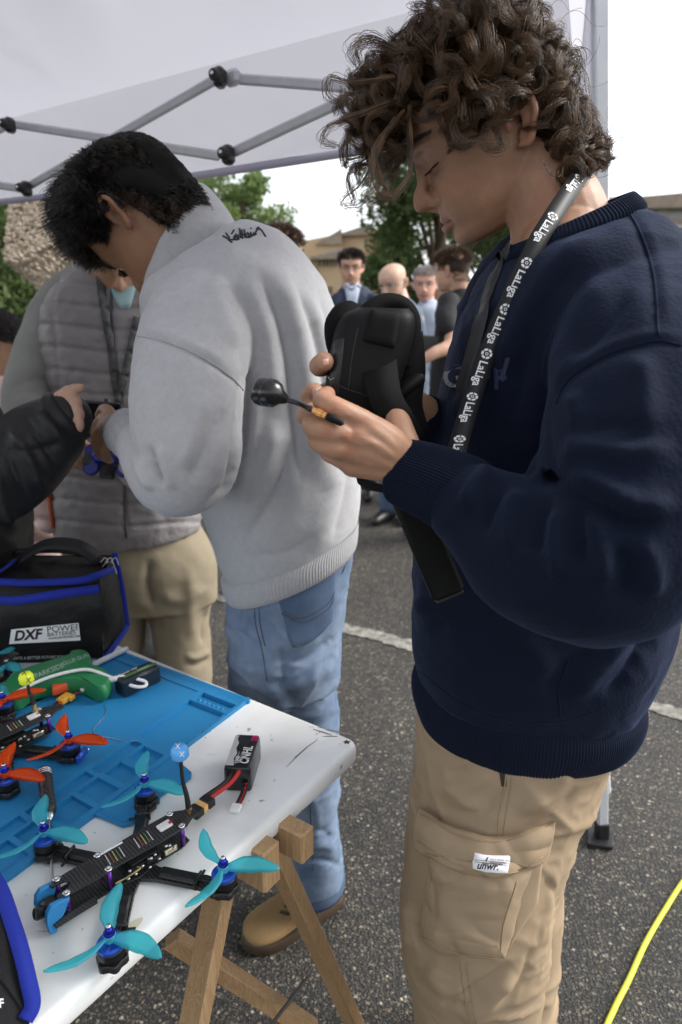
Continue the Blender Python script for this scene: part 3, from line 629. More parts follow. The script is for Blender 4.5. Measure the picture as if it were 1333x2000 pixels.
# ------------------------------------------------------------------ the young man with the goggles
def young_man():
    base = PY(1050, 1500, .88) * [1, 1, 0]
    t = thing('person', 'young man with brown curly hair, navy sweatshirt and khaki cargo trousers holding black goggles', 'person', base)
    th, ps, ro = math.radians(26.5), math.radians(8), math.radians(4)
    F = np.array([-math.cos(th) * math.cos(ps), math.cos(th) * math.sin(ps), -math.sin(th)])
    hd = Frame((.2169, .9854, 1.6724), F); hd.U = hd.U * math.cos(ro) + hd.L * math.sin(ro); hd.L = np.cross(hd.U, hd.F)
    parts = hd.parts(head_parts(back=.66, nose=1.7))
    nk = [hd.w((0, -.012, -.035)), P(1066, 372, .88), P(1090, 430, .88), P(1105, 520, .90)]
    parts.append(tube(nk, [.058, .057, .062, .075], 24, 14))
    parts += [tube([P(1100, 500, .86), P(1060, 760, .90), P(1030, 1150, .98), P(1010, 1380, 1.05)], [.06, .095, .11, .10], 20, 12)]
    # arms and hands
    parts += [limb([(1110, 520, .85, .05), (1255, 640, .70, .045), (1240, 860, .64, .042), (1215, 1045, .60, .038), (1040, 1040, .63, .036), (880, 960, .67, .029), (790, 912, .68, .027)], 14, 40)]
    W = (795, 908, .682)
    kn = [(708, 825, .650), (690, 850, .648), (683, 878, .654), (690, 908, .668)]
    for k_ in kn: parts.append(finger([W, ((W[0] + k_[0]) / 2, (W[1] + k_[1]) / 2 - 4, (W[2] + k_[2]) / 2 - .006), k_], [.021, .019, .0128]))
    parts += [finger([kn[0], (655, 797, .642), (631, 784, .652), (640, 770, .676)], [.0128, .0112, .0105, .0085]),
              finger([kn[1], (640, 842, .642), (610, 831, .652), (618, 812, .678)], [.0128, .0112, .0105, .0085]),
              finger([kn[2], (645, 872, .648), (620, 860, .660), (630, 842, .684)], [.0122, .0108, .010, .008]),
              finger([kn[3], (660, 893, .664), (640, 882, .676), (648, 866, .694)], [.011, .0095, .009, .0075]),
              finger([W, (782, 852, .70), (772, 812, .715), (752, 782, .735)], [.020, .017, .013, .010])]
    # far hand: reaches round the goggles from behind
    W2 = (800, 800, .86)
    parts += [limb([(1080, 520, .92, .05), (1010, 640, 1.02, .045), (960, 860, 1.0, .04), (860, 830, .90, .03), (800, 800, .86, .027)], 14, 30)]
    k2 = [(700, 700, .825), (690, 735, .825), (690, 768, .825), (700, 800, .83)]
    for k_ in k2: parts.append(finger([W2, ((W2[0] + k_[0]) / 2, (W2[1] + k_[1]) / 2, .85), k_], [.02, .018, .0125]))
    parts += [finger([k2[0], (648, 712, .80), (624, 716, .755), (634, 706, .715)], [.0125, .0115, .0115, .0105]),
              finger([k2[1], (630, 770, .80), (606, 774, .75), (614, 766, .705)], [.0125, .0115, .0115, .0105]),
              finger([k2[2], (620, 812, .80), (598, 812, .75), (606, 806, .70)], [.0125, .0115, .0115, .0105]),
              finger([k2[3], (650, 830, .80), (625, 836, .77), (620, 830, .74)], [.011, .0105, .010, .009])]
    # legs down to the shoes
    for s, x in ((-1, 930), (1, 985)):
        Y = .84 if s < 0 else 1.0
        parts.append(tube([P(1010, 1380, 1.02), PY(x, 1650, Y), PY(x, 1950, Y), np.append(PY(x, 1950, Y)[:2], .06)], [.09, .065, .05, .04], 16, 16))
    V, Fc = remesh(parts, .0026, 6)
    # finer face: eyelid crease, mouth line, nostril
    l = hd.l(V); n = vnormals(V, Fc); d = np.zeros(len(V))
    for s in (-1, 1):
        d -= .0055 * np.exp(-(((l[:, 0] - s * .026) / .013) ** 2 + ((l[:, 2] - .016) / .009) ** 2)) * (l[:, 1] > .07)
        d -= .0030 * np.exp(-(((l[:, 0] - s * .033) / .014) ** 2 + ((l[:, 2] - .0230 + 12 * (l[:, 0] - s * .033) ** 2) / .0026) ** 2)) * (l[:, 1] > .07)
        d -= .0020 * np.exp(-(((l[:, 0] - s * .033) / .017) ** 2 + ((l[:, 2] + .0010 - 8 * (l[:, 0] - s * .033) ** 2) / .0024) ** 2)) * (l[:, 1] > .07)
        d -= .0035 * np.exp(-(((l[:, 0] - s * .0065) / .004) ** 2 + ((l[:, 2] + .0405) / .003) ** 2)) * (l[:, 1] > .1)
        d -= .0016 * np.exp(-(((l[:, 0] - s * .0215) / .005) ** 2 + ((l[:, 2] + .042) / .012) ** 2)) * (l[:, 1] > .08)
    d -= .0022 * np.exp(-((l[:, 2] + .0635) / .0018) ** 2) * (np.abs(l[:, 0]) < .024) * (l[:, 1] > .095)
    V = V + n * d[:, None]
    V = folds(V, Fc, [([(782, 882), (745, 850), (716, 832)], .0016, 6, (.55, .74)), ([(778, 900), (738, 870), (702, 855)], .0016, 6, (.55, .74)), ([(772, 918), (730, 895), (696, 882)], .0014, 6, (.55, .74)), ([(765, 895), (742, 885), (728, 868), (700, 866)], .0008, 3.5, (.55, .74)),
        ([(668, 812), (690, 838), (684, 866)], -.0022, 9, (.55, .70)), ([(662, 856), (680, 868), (688, 866)], -.0020, 6, (.55, .70))])
    cols = skin_cols(V, (.38, .208, .128), hd)
    # finger joints a little redder
    body = mk('body', (V, Fc), M_SKIN, t, cols=cols)
    px, py, dd = proj(V)
    for q in (kn[0], kn[1], kn[2], (655, 797, .64), (640, 842, .64), (640, 771, .69), (618, 768, .7)):
        w = np.exp(-(((px - q[0]) / 16) ** 2 + ((py - q[1]) / 12) ** 2)) * (np.abs(dd - q[2]) < .04); cols = cols * (1 - .30 * w[:, None] * np.array([.1, .75, .75]))
    body.data.color_attributes['tint'].data.foreach_set('color', np.column_stack([cols, np.ones(len(V))]).astype(np.float32).ravel())
    # nails on the two fingertips that show
    tb = bvh(body); MN = mat('finger_nail', (.62, .38, .30), .25, .5)
    for q in (((628, 700), (644, 697), (645, 715), (630, 718)), ((608, 757), (623, 756), (624, 775), (610, 777))):
        mk('nail', patch(tb, q, 5, 5, .0008, .0006), MN, body)
    # eyebrow and lashes
    MH = hair_mat('brown_hair', (.020, .0108, .0052), (.165, .092, .043), .36); MHD = hair_mat('dark_brown_hair', (.02, .012, .008), (.04, .024, .014))
    r = np.random.default_rng(2); st = []
    for s in (-1, 1):
        for i in range(240):
            u = r.random(); x = .010 + .054 * u; y = .1285 - .6 * max(0, x - .02) ** 1.2 - 9 * max(0, x - .02) ** 2; z = .0300 + .009 * math.sin(u * 2.2) + r.normal(0, .0022) * (1.1 - .6 * u)
            p0 = np.array([s * x, y, z]); dirn = np.array([s * (.007 + .002 * r.random()), -.002 - .003 * u, .003 * (1 - u) + r.normal(0, .001)])
            st.append([hd.w(p0 + dirn * q + np.array([0, .0012 * math.sin(q * 3), 0])) for q in np.linspace(0, 1, 5)])
        for i in range(260):
            u = r.random(); x = s * (.0190 + .031 * u); y0 = .0975 + .0138 * math.sqrt(max(0, 1 - .25 - ((abs(x) - .0335) / .019) ** 2))
            p0 = np.array([x, y0, .0030 + 5 * (abs(x) - .0325) ** 2 ]); st.append([hd.w(p0 + np.array([s * .003 * q * (u + .2), .0105 * q, -.0055 * q + .002 * q * q])) for q in np.linspace(0, 1, 5)])
    hair_obj('eyebrows', np.array(st), .00055, MHD, body)
    # --- curls
    hv = hd.l(V); scalp = (hv[:, 2] > .03 - .02 * (hv[:, 1] < .03)) | ((hv[:, 1] < -.015) & (hv[:, 2] > -.085))
    scalp &= (np.abs(hv[:, 0]) < .085) & (hv[:, 2] < .13) & (hv[:, 1] > -.1) & (hv[:, 1] < .135); scalp &= ~((hv[:, 1] > .055) & (hv[:, 2] < .070 - .1 * np.abs(hv[:, 0]) * 0))
    scalp &= ~((np.abs(hv[:, 1]) < .022) & (hv[:, 2] < .012)); scalp |= (hv[:, 1] > .026) & (hv[:, 1] < .058) & (np.abs(hv[:, 0]) > .055) & (hv[:, 2] > .008) & (hv[:, 2] < .08)
    idx = np.nonzero(scalp)[0]; vn = vnormals(V, Fc)
    locks, nl, ns, k = [], 620, 38, 44
    tt = np.linspace(0, 1, k)[:, None]
    pick = r.choice(idx, nl)
    for q in pick:
        p0, nr, lo = V[q], vn[q], hv[q]
        front = np.clip((lo[1] - .045) / .07, 0, 1); back = np.clip((-.005 - lo[1]) / .045, 0, 1); top = np.clip((lo[2] - .03) / .06, 0, 1)
        side = np.clip((np.abs(lo[0]) - .045) / .03, 0, 1) * np.clip((.07 - lo[2]) / .05, 0, 1); Lh = r.uniform(.055, .092) * (1 - .55 * back) * (1 + .05 * front) * (1 - .30 * side) * (1 - .10 * ((np.abs(lo[1]) < .035) and lo[2] < .06))
        fall = np.array([0, 0, -1.0]); flow = nz(hd.F * (.55 + .5 * front - 1.0 * back) + .55 * nr * (1 - .2 * back) + r.normal(0, .35, 3))
        out = nz(hd.U * (.25 * (1 - back) + .75 * front + .3 * side * (1 - back)) + nr * (1.25 + .3 * top - .55 * back) + flow * .5 + r.normal(0, .22, 3) + hd.F * front * .3)
        c1 = p0 + out * Lh * .50; c2 = c1 + nz(out * .35 + flow * .7 + fall * (.60 - .45 * front + .5 * back) + r.normal(0, .3, 3)) * Lh * .32; c3 = c2 + nz(fall * (.75 + .3 * back - .45 * front) + flow * .35 + r.normal(0, .45, 3)) * Lh * .34
        path = p0 * (1 - tt) ** 3 + 3 * c1 * tt * (1 - tt) ** 2 + 3 * c2 * tt ** 2 * (1 - tt) + c3 * tt ** 3
        t_, a_, b_ = frames(path, ref=nr if abs(nr @ nz(path[1] - path[0])) < .9 else None)
        turns = r.uniform(1.0, 2.0) + .7 * front; ph = r.uniform(0, 6.28); rc = r.uniform(.0075, .0165) * np.clip(tt * 3.5, 0, 1) ** .8 * (1.12 - .25 * tt); hand = r.choice([-1, 1])
        wid = r.uniform(.0022, .0046); 
        for s in range(ns):
            o1 = r.normal(0, wid * .55, 2); dph = r.normal(0, .16); ang = ph + dph + hand * 2 * np.pi * turns * tt * (1 + r.normal(0, .03))
            rr = rc * (1 + r.normal(0, .08)); fz = r.normal(0, .0008, (k, 3)).cumsum(0) * .12 * r.choice([1, 1, 1, 1, 4.0])
            locks.append(path + a_ * (rr * np.cos(ang) + o1[0] * (.5 + .9 * np.sin(tt * 2.6))) + b_ * (rr * np.sin(ang) + o1[1] * (.5 + .9 * np.sin(tt * 2.6))) + fz)
    fidx = np.nonzero(scalp & (hv[:, 1] > .075) & (hv[:, 2] > .060) & (np.abs(hv[:, 0]) < .066))[0]
    for q in r.choice(fidx, 95):      # fringe: dense curls falling forward over the brow
        p0, nr = V[q], vn[q]; ln = r.uniform(.05, .105); dn = np.array([0, 0, -1.0])
        c1 = p0 + nz(hd.F * .9 + hd.U * .35 + r.normal(0, .3, 3)) * ln * .45; c2 = c1 + nz(hd.F * .45 + dn * .55 + r.normal(0, .35, 3)) * ln * .4; c3 = c2 + nz(dn * .8 - hd.F * .1 + r.normal(0, .5, 3)) * ln * .4
        path = p0 * (1 - tt) ** 3 + 3 * c1 * tt * (1 - tt) ** 2 + 3 * c2 * tt ** 2 * (1 - tt) + c3 * tt ** 3; t_, a_, b_ = frames(path)
        turns = r.uniform(1.4, 2.6); ph = r.uniform(0, 6.28); rc = r.uniform(.007, .0145) * np.clip(tt * 4, 0, 1); hand = r.choice([-1, 1]); wid = r.uniform(.002, .004)
        for s in range(36):
            o1 = r.normal(0, wid * .55, 2); ang = ph + r.normal(0, .15) + hand * 2 * np.pi * turns * tt * (1 + r.normal(0, .03)); rr = rc * (1 + r.normal(0, .08)); fz = r.normal(0, .0008, (k, 3)).cumsum(0) * .12 * r.choice([1, 1, 1, 1, 4.0])
            locks.append(path + a_ * (rr * np.cos(ang) + o1[0]) + b_ * (rr * np.sin(ang) + o1[1]) + fz)
    for q in r.choice(idx, 130):      # stray single hairs
        p0, nr = V[q], vn[q]; ln = r.uniform(.045, .085); c1 = p0 + nz(nr + r.normal(0, .35, 3)) * ln * .55; c2 = c1 + nz(nr * .5 + r.normal(0, .7, 3) + [0, 0, -.3]) * ln * .35; c3 = c2 + nz(r.normal(0, .8, 3) + [0, 0, -.6]) * ln * .35
        path = p0 * (1 - tt) ** 3 + 3 * c1 * tt * (1 - tt) ** 2 + 3 * c2 * tt ** 2 * (1 - tt) + c3 * tt ** 3; t_, a_, b_ = frames(path); ang = r.uniform(0, 6.28) + r.choice([-1, 1]) * 6.28 * r.uniform(.8, 2.6) * tt; rc = r.uniform(.004, .016) * np.clip(tt * 2.5, 0, 1)
        locks.append(path + a_ * rc * np.cos(ang) + b_ * rc * np.sin(ang))
    # loose curls hanging over the forehead, hand placed against the sky
    for line, wd, nn in (([(800, 205, .80), (803, 290, .79), (797, 345, .79), (765, 385, .785), (730, 360, .78), (728, 300, .78)], .0022, 26), ([(790, 215, .80), (735, 290, .79), (745, 350, .79), (760, 375, .79), (735, 400, .79), (715, 385, .79), (735, 365, .79)], .0018, 18),
                         ([(770, 230, .80), (735, 300, .79), (712, 352, .785), (676, 385, .785), (672, 402, .785), (700, 405, .785), (728, 380, .785)], .0016, 14),
                         ([(770, 150, .78), (690, 160, .78), (645, 150, .78), (640, 185, .78), (665, 195, .78), (668, 170, .78)], .002, 16), ([(760, 200, .78), (680, 230, .78), (640, 250, .78), (632, 275, .78), (660, 285, .78)], .002, 18),
                         ([(780, 100, .78), (720, 75, .78), (690, 95, .78), (700, 125, .78)], .004, 45), ([(1085, 250, .80), (1125, 215, .80), (1148, 245, .80), (1125, 275, .80), (1100, 260, .8)], .004, 60), ([(1085, 150, .80), (1130, 130, .80), (1148, 180, .80), (1150, 240, .8)], .0015, 8),
                         ([(1060, 310, .775), (1075, 335, .77), (1095, 340, .77), (1100, 328, .77)], .0006, 5), ([(1095, 120, .80), (1125, 100, .8), (1135, 125, .8), (1110, 140, .8)], .004, 40), ([(890, 225, .775), (885, 252, .775), (905, 280, .775), (940, 272, .78), (950, 245, .785)], .0022, 22), ([(960, 240, .785), (985, 280, .785), (965, 292, .785), (940, 280, .785)], .003, 35)):
        q = np.array(line, float); path = spl(P(q[:, 0], q[:, 1], q[:, 2]), k)
        for s in range(nn):
            o1 = r.normal(0, wd, 3); locks.append(path + o1 * (.4 + .9 * np.sin(tt * 2.8)) + r.normal(0, .0008, (k, 3)).cumsum(0) * .35)
    hair_obj('hair', np.array(locks), .00027, MH, t, .45)
    # under-layer that keeps the scalp from showing
    cap = [tube([hd.w((0, .085, .075)), hd.w((0, .03, .10)), hd.w((0, -.035, .075)), hd.w((0, -.045, .01)), hd.w((0, -.035, -.035))], [.03, .045, .05, .042, .03], 16, 12),
           tube([hd.w((.05, .07, .06)), hd.w((.055, .0, .065)), hd.w((.05, -.03, .02)), hd.w((.035, -.035, -.03))], [.02, .032, .035, .025], 14, 10), tube([hd.w((-.05, .07, .06)), hd.w((-.055, .0, .065)), hd.w((-.05, -.03, .02)), hd.w((-.035, -.035, -.03))], [.02, .032, .035, .025], 14, 10)]
    cv, cf = remesh(cap, .006, 4); cv = cv + vnormals(cv, cf) * (noise3(cv * 70) * .008)[:, None]
    mk('hair_underlayer', (cv, cf), mat('hair_shadow_brown', (.022, .013, .008), .8, .2), t)

    # --- sweatshirt
    MS = mat('navy_fleece', (.0052, .0082, .0200), .9, .12, sheen=.09, var=(6, .3, 6), col2=(.0036, .0055, .0140), bump=(240, .6, .0016, 5))
    MR = mat('navy_rib_knit', (.0050, .0078, .0185), .9, .12, sheen=.08, bump=(500, .3, .001))
    tor = body_loft([(818, 1318, 1232, 1352, .88, .138), (807, 1262, 1268, 1275, .88, .158), (807, 1180, 1296, 1190, .885, .166), (812, 1050, 1310, 1050, .89, .168), (832, 930, 1308, 920, .89, .172), (852, 820, 1300, 800, .89, .18), (884, 700, 1300, 690, .89, .19),
                     (918, 610, 1300, 590, .89, .20), (950, 550, 1292, 510, .89, .19), (975, 515, 1262, 445, .89, .155), (990, 500, 1228, 405, .89, .105), (1000, 488, 1215, 395, .89, .09)], 70, 72)
    arm = limb([(1190, 560, .82, .06), (1240, 610, .75, .077), (1262, 720, .67, .091), (1262, 860, .62, .093), (1240, 990, .60, .09), (1190, 1065, .60, .085), (1110, 1085, .612, .078), (1035, 1065, .628, .066), (965, 1018, .645, .051), (912, 978, .655, .040)], 36, 60)
    arm2 = limb([(1060, 520, .98, .07), (1000, 620, 1.04, .08), (960, 800, 1.04, .075), (930, 880, 1.0, .07), (870, 860, .93, .055), (832, 840, .89, .042)], 28, 36)
    V, Fc = remesh([tor, arm, arm2, limb([(1082, 905, .69, .016), (1079, 927, .648, .024), (1105, 965, .635, .030)], 16, 12)], .0046, 8)
    V = V + vnormals(V, Fc) * (noise3(V * 9) * .006 + noise3(V * 22) * .0022 + wrinkle(V, (9, 9, 15), .006, 3) + wrinkle(V, (22, 22, 30), .0022, 8))[:, None]
    near = (0, .80)
    V = folds(V, Fc, [
        ([(1068, 790), (1070, 870), (1088, 940), (1125, 985)], -.004, 24, near), ([(1100, 955), (1156, 985), (1226, 1020), (1290, 1020)], -.013, 16, near), ([(1110, 925), (1170, 950), (1240, 985), (1320, 985)], .012, 20, near),
        ([(1121, 983), (1136, 1036), (1132, 1110)], -.009, 14, near), ([(1150, 1000), (1175, 1070), (1180, 1150)], .011, 18, near), ([(1077, 966), (1055, 1014), (1048, 1090)], -.009, 14, near), ([(1098, 990), (1090, 1060), (1095, 1140)], .010, 16, near),
        ([(1015, 955), (1000, 1010), (1000, 1080)], .010, 17, near), ([(982, 944), (958, 992), (942, 1046)], -.012, 13, near), ([(965, 913), (932, 945), (905, 1000)], .011, 16, near), ([(1205, 1060), (1225, 1120), (1215, 1180)], -.009, 16, near), ([(1250, 1050), (1275, 1110), (1270, 1170)], .009, 18, near),
        ([(1085, 905), (1150, 880), (1240, 890), (1320, 870)], .010, 22, near), ([(1090, 860), (1170, 830), (1260, 830)], -.007, 20, near), ([(1250, 690), (1262, 780), (1250, 850)], .008, 26, near), ([(1120, 760), (1130, 820), (1115, 880)], .007, 20, near),
        ([(1086, 790), (1112, 741), (1178, 697), (1244, 674), (1288, 666), (1340, 678)], -.0045, 11), ([(1090, 775), (1114, 729), (1178, 685), (1244, 662), (1288, 655), (1340, 660)], .0030, 12),
        ([(1216, 398), (1250, 452), (1278, 540), (1286, 655)], -.0050, 12), ([(1228, 398), (1262, 450), (1292, 540), (1298, 640)], .0025, 14),
        ([(1180, 440), (1080, 540), (1000, 680), (960, 760)], .009, 26), ([(1150, 480), (1050, 620), (1010, 760), (985, 860)], -.008, 22), ([(1200, 520), (1110, 640), (1060, 780)], .008, 28), ([(1230, 560), (1180, 640), (1110, 700)], -.006, 22),
        ([(930, 600), (905, 700), (880, 790)], -.006, 14), ([(955, 590), (930, 700), (905, 800)], .007, 16),
        ([(808, 1215), (848, 1172), (930, 1140), (990, 1150)], .010, 18, (.72, 2)), ([(820, 1245), (880, 1210), (960, 1200), (1040, 1230)], -.007, 18, (.72, 2)), ([(960, 1180), (1040, 1270), (1090, 1340)], .008, 26, (.7, 2)), ([(1240, 1210), (1180, 1290), (1110, 1370)], .010, 22, (.6, 2)),
        ([(1270, 1230), (1225, 1310), (1180, 1365)], -.008, 16, (.6, 2)), ([(1160, 1270), (1100, 1300), (1060, 1360)], -.007, 20, (.6, 2)), ([(840, 1100), (830, 1180), (835, 1260)], .006, 18, (.7, 2))])
    V = smooth_v(V, Fc, 3, .45); sw = mk('sweatshirt', (V, Fc), MS, t)
    ts = bvh(sw)
    for q in ([(1086, 790), (1112, 741), (1178, 697), (1244, 674), (1288, 666), (1332, 676)], [(1216, 398), (1250, 452), (1278, 540), (1286, 655)], [(1096, 1400), (1092, 1350), (1110, 1290)], [(808, 1300), (900, 1372), (1000, 1408), (1100, 1408), (1180, 1385)]):
        mk('seam', stitches(ts, q, 50, .0011, .0003), MR, sw)
    # rib knit hem, cuffs, collar: real ribs
    def rib(rings, n, ribs, h, nm):
        S = np.array(rings, float); c = S.mean(1, keepdims=True); o = nz(S - c); th = np.linspace(0, 2 * np.pi, S.shape[1], endpoint=False)
        S = S + o * (h * np.cos(th * ribs))[None, :, None]; return mk(nm, loft(S, cap=False), MR, sw)
    secs = spl([(824, 1310, 1240, 1338, .88, .138), (808, 1330, 1247, 1352, .88, .146), (806, 1352, 1246, 1372, .88, .146), (812, 1375, 1238, 1392, .88, .142), (820, 1396, 1226, 1408, .88, .136), (828, 1400, 1216, 1410, .88, .128), (834, 1390, 1208, 1400, .88, .12)], 14)
    rib([ring2(*s, n=1040, p=.92) for s in secs], 1040, 260, .0006, 'hem')
    ax = np.array([(918, 985, .655), (905, 972, .658), (850, 945, .668), (800, 926, .679), (786, 920, .682), (790, 922, .682)]); pts = P(ax[:, 0], ax[:, 1], ax[:, 2]); S = spl(np.column_stack([pts, [.036, .0405, .0375, .0345, .0325, .028]]), 16)
    t_, a_, b_ = frames(S[:, :3]); tq = np.linspace(0, 2 * np.pi, 480, endpoint=False)
    rib([S[i, :3] + S[i, 3] * (np.cos(tq)[:, None] * a_[i] + .98 * np.sin(tq)[:, None] * b_[i]) for i in range(16)], 480, 80, .0007, 'cuff')
    ax = np.array([(850, 850, .91), (838, 842, .895), (815, 822, .875), (808, 812, .868)]); pts = P(ax[:, 0], ax[:, 1], ax[:, 2]); t_, a_, b_ = frames(pts); rr = [.042, .043, .038, .034]
    rib([pts[i] + rr[i] * (np.cos(tq)[:, None] * a_[i] + np.sin(tq)[:, None] * b_[i]) for i in range(4)], 480, 80, .0007, 'cuff')
    cs = [ring2(*s, n=720, p=.98) for s in spl([(975, 512, 1240, 412, .89, .118), (978, 502, 1238, 402, .89, .116), (986, 490, 1228, 388, .89, .106), (992, 482, 1220, 380, .89, .098), (996, 482, 1214, 382, .89, .094), (998, 492, 1210, 392, .89, .092)], 12)]
    rib(cs, 720, 120, .0011, 'collar')
    # --- trousers
    MT = mat('khaki_twill', (.305, .228, .147), .8, .2, sheen=.06, var=(14, .35, 6), col2=(.235, .172, .108), bump=(700, .25, .0008))
    hip = body_loft([(800, 1700, 1085, 1690, .86, .13), (803, 1600, 1110, 1580, .87, .15), (812, 1500, 1150, 1480, .88, .15), (820, 1390, 1200, 1390, .88, .13)], 24)
    g = lambda xs, y, Y: np.append(PY((xs[0] + xs[1]) / 2, y, Y)[:2], 0)
    legl = body_loft([(803, 1560, 1105, 1540, .83, .11), (790, 1700, 1082, 1680, .81, .115), (783, 1790, 1068, 1770, .80, .115), (790, 1870, 1058, 1850, .80, .11), (806, 1950, 1046, 1940, .80, .105), (815, 2040, 1035, 2040, .80, .10), (800, 2300, 990, 2300, .80, .10), (770, 2700, 940, 2700, .80, .10), (748, 3050, 905, 3050, .80, .10)], 60)
    legr = body_loft([(880, 1560, 1125, 1540, 1.0, .10), (880, 1700, 1098, 1680, 1.0, .10), (900, 1800, 1092, 1780, 1.0, .10), (900, 1900, 1082, 1880, 1.0, .10), (900, 2000, 1068, 2000, 1.0, .095), (890, 2200, 1030, 2200, 1.0, .095), (870, 2560, 1000, 2560, 1.0, .095)], 40)
    V, Fc = remesh([hip, legl, legr], .0046, 8)
    V = V + vnormals(V, Fc) * (noise3(V * 11) * .005 + noise3(V * 28) * .0018 + wrinkle(V, (8, 8, 17), .008, 1) + wrinkle(V, (20, 20, 34), .003, 4))[:, None]
    nr = (0, 1.06)
    V = folds(V, Fc, [([(1120, 1500), (1070, 1560), (1005, 1580)], .008, 14), ([(1130, 1540), (1080, 1600), (1020, 1615)], -.008, 12), ([(985, 1545), (930, 1590), (850, 1580)], -.007, 14), ([(975, 1500), (900, 1540), (830, 1530)], .007, 18), ([(820, 1590), (900, 1630), (990, 1650), (1075, 1610)], .007, 10),
        ([(1000, 1880), (950, 1920), (860, 1960)], -.009, 14, nr), ([(1010, 1905), (960, 1955), (900, 1990)], .010, 18, nr), ([(1040, 1850), (1020, 1920), (960, 1960)], -.008, 12, nr), ([(800, 1790), (840, 1850), (900, 1880)], -.008, 14, nr), ([(830, 1880), (870, 1930), (920, 1940)], .008, 16, nr),
        ([(1085, 1690), (1075, 1770), (1060, 1850)], .006, 10), ([(860, 1960), (905, 1962), (918, 1955)], -.004, 5, nr), ([(790, 1760), (800, 1810), (790, 1850)], .006, 12, nr), ([(1060, 1700), (1085, 1760), (1072, 1830)], -.006, 9)])
    tr = mk('trousers', (V, Fc), MT, t); tb = bvh(tr)
    SE = ((990, 1492), (985, 1545), (975, 1600), (972, 1640))
    [mk('stitching', q, MT, tr) for q in (stitches(tb, SE, 30, .0009, .0006), stitches(tb, [(1000, 1520), (994, 1560), (986, 1610), (983, 1640)], 30), stitches(tb, [(900, 1880), (908, 1940), (920, 1998)], 24, .0009), stitches(tb, [(912, 1880), (920, 1940), (932, 1998)], 24))]
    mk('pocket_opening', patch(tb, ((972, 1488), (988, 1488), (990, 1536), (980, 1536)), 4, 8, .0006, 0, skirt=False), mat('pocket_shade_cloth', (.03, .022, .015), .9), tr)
    pv, pf = patch(tb, ((840, 1668), (1040, 1690), (985, 1868), (818, 1838)), 60, 60, .004, .014, ((0, 0), (8, 14))); pf = np.array(pf)
    pv = pv + vnormals(pv, pf) * (wrinkle(pv, (11, 11, 17), .006, 5) + noise3(pv * 30) * .002)[:, None]
    pv = folds(pv, pf, [([(850, 1720), (880, 1760), (930, 1790)], .006, 14), ([(1010, 1730), (960, 1780), (900, 1800)], -.005, 12), ([(850, 1830), (900, 1800), (960, 1800)], .005, 12), ([(1020, 1700), (1000, 1770), (985, 1850)], -.006, 7), ([(845, 1690), (838, 1760), (830, 1830)], -.004, 7)])
    pk = mk('cargo_pocket', (pv, pf), MT, tr)
    mk('pocket_gusset', patch(tb, ((1000, 1700), (1062, 1660), (1050, 1760), (985, 1868)), 16, 24, .001, .007, ((4, 0), (0, 0))), MT, tr)
    tp = bvh(pk)
    fl = mk('pocket_flap', patch(BVHTree.FromPolygons(*(lambda a, b: ([list(v) for v in a], b))(*join([( np.array([list(v.co) for v in o.data.vertices]) + BASE[o.name], [list(p.vertices) for p in o.data.polygons]) for o in (tr, pk)]))), ((816, 1578), (1088, 1600), (1066, 1672), (810, 1650)), 60, 22, .007, .006, ((0, 42), (0, 52))), MT, tr)
    tf = bvh(fl)
    MTH = mat('khaki_thread', (.33, .22, .12), .8)
    for tree_, q in ((tf, [(822, 1590), (900, 1632), (965, 1644), (1020, 1632), (1080, 1606)]), (tf, [(816, 1642), (880, 1682), (950, 1702), (1010, 1702), (1060, 1672)]), (tp, [(845, 1700), (832, 1770), (826, 1830)]), (tp, [(1010, 1722), (985, 1800), (978, 1856)]), (tp, [(826, 1830), (900, 1862), (976, 1872)])):
        st_ = stitches(tree_, q, 36)
        if len(st_[0]): mk('stitching', st_, MTH, tr)
    tag = mk('pocket_label', patch(tf, ((924, 1660), (1002, 1666), (996, 1709), (918, 1700)), 10, 6, .0016, .0012, ((0, 5), (0, 4))), mat('white_woven_label', (.72, .72, .74), .8, bump=(800, .3, .0005)), tr)
    tg = bvh(tag); MI = mat('black_print', (.012, .012, .014), .7)
    print_on(tg, 'unwr.', 931, 1696, 1, .08, 20, 'lettering', MI, tag, bold=.022, shear=.3, sx=.92)
    print_on(tg, 'l', 948, 1682, 1, .08, 11, 'lettering', MI, tag, bold=.05, shear=.3, sx=1.3)
    print_on(tg, 'DAILY WORK WEAR', 957, 1680, 1, .08, 4.6, 'lettering', MI, tag); print_on(tg, 'DESIGN EXPERT', 957, 1685, 1, .08, 4.6, 'lettering', MI, tag); print_on(tg, 'DAKS STANDARD', 942, 1687, 1, .08, 5, 'lettering', MI, tag, bold=.02)
    for q in ([(928, 1679), (994, 1686)], [(928, 1683), (992, 1690)]): mk('rule_line', stitches(tg, q, 12, .00025), MI, tag)
    # faint tonal print across the chest
    tsw = bvh(sw); MPn = mat('tonal_chest_print', (.022, .03, .075), .45, .4)
    print_on(tsw, 'GOV', 868, 760, 1, -.14, 62, 'chest_print', MPn, sw, bold=.02); print_on(tsw, 'F', 963, 760, 1, -.02, 60, 'chest_print', MPn, sw, bold=.02)
    # shoes under the frame
    MB = mat('brown_boot_leather', (.16, .08, .04), .6)
    for X, Y in (((PY(850, 1950, .80))[0], .80), ((PY(985, 1950, 1.0))[0], 1.0)):
        mk('shoe', [tube([(X + .09, Y, .05), (X, Y, .055), (X - .1, Y, .05), (X - .18, Y, .035)], [.04, .045, .045, .033], 14, 12), box((X - .05, Y, .012), .30, .095, .024, bev=.01)], MB, t)
    return t, sw, hd, tsw
man, man_sw, man_hd, man_tree = young_man()
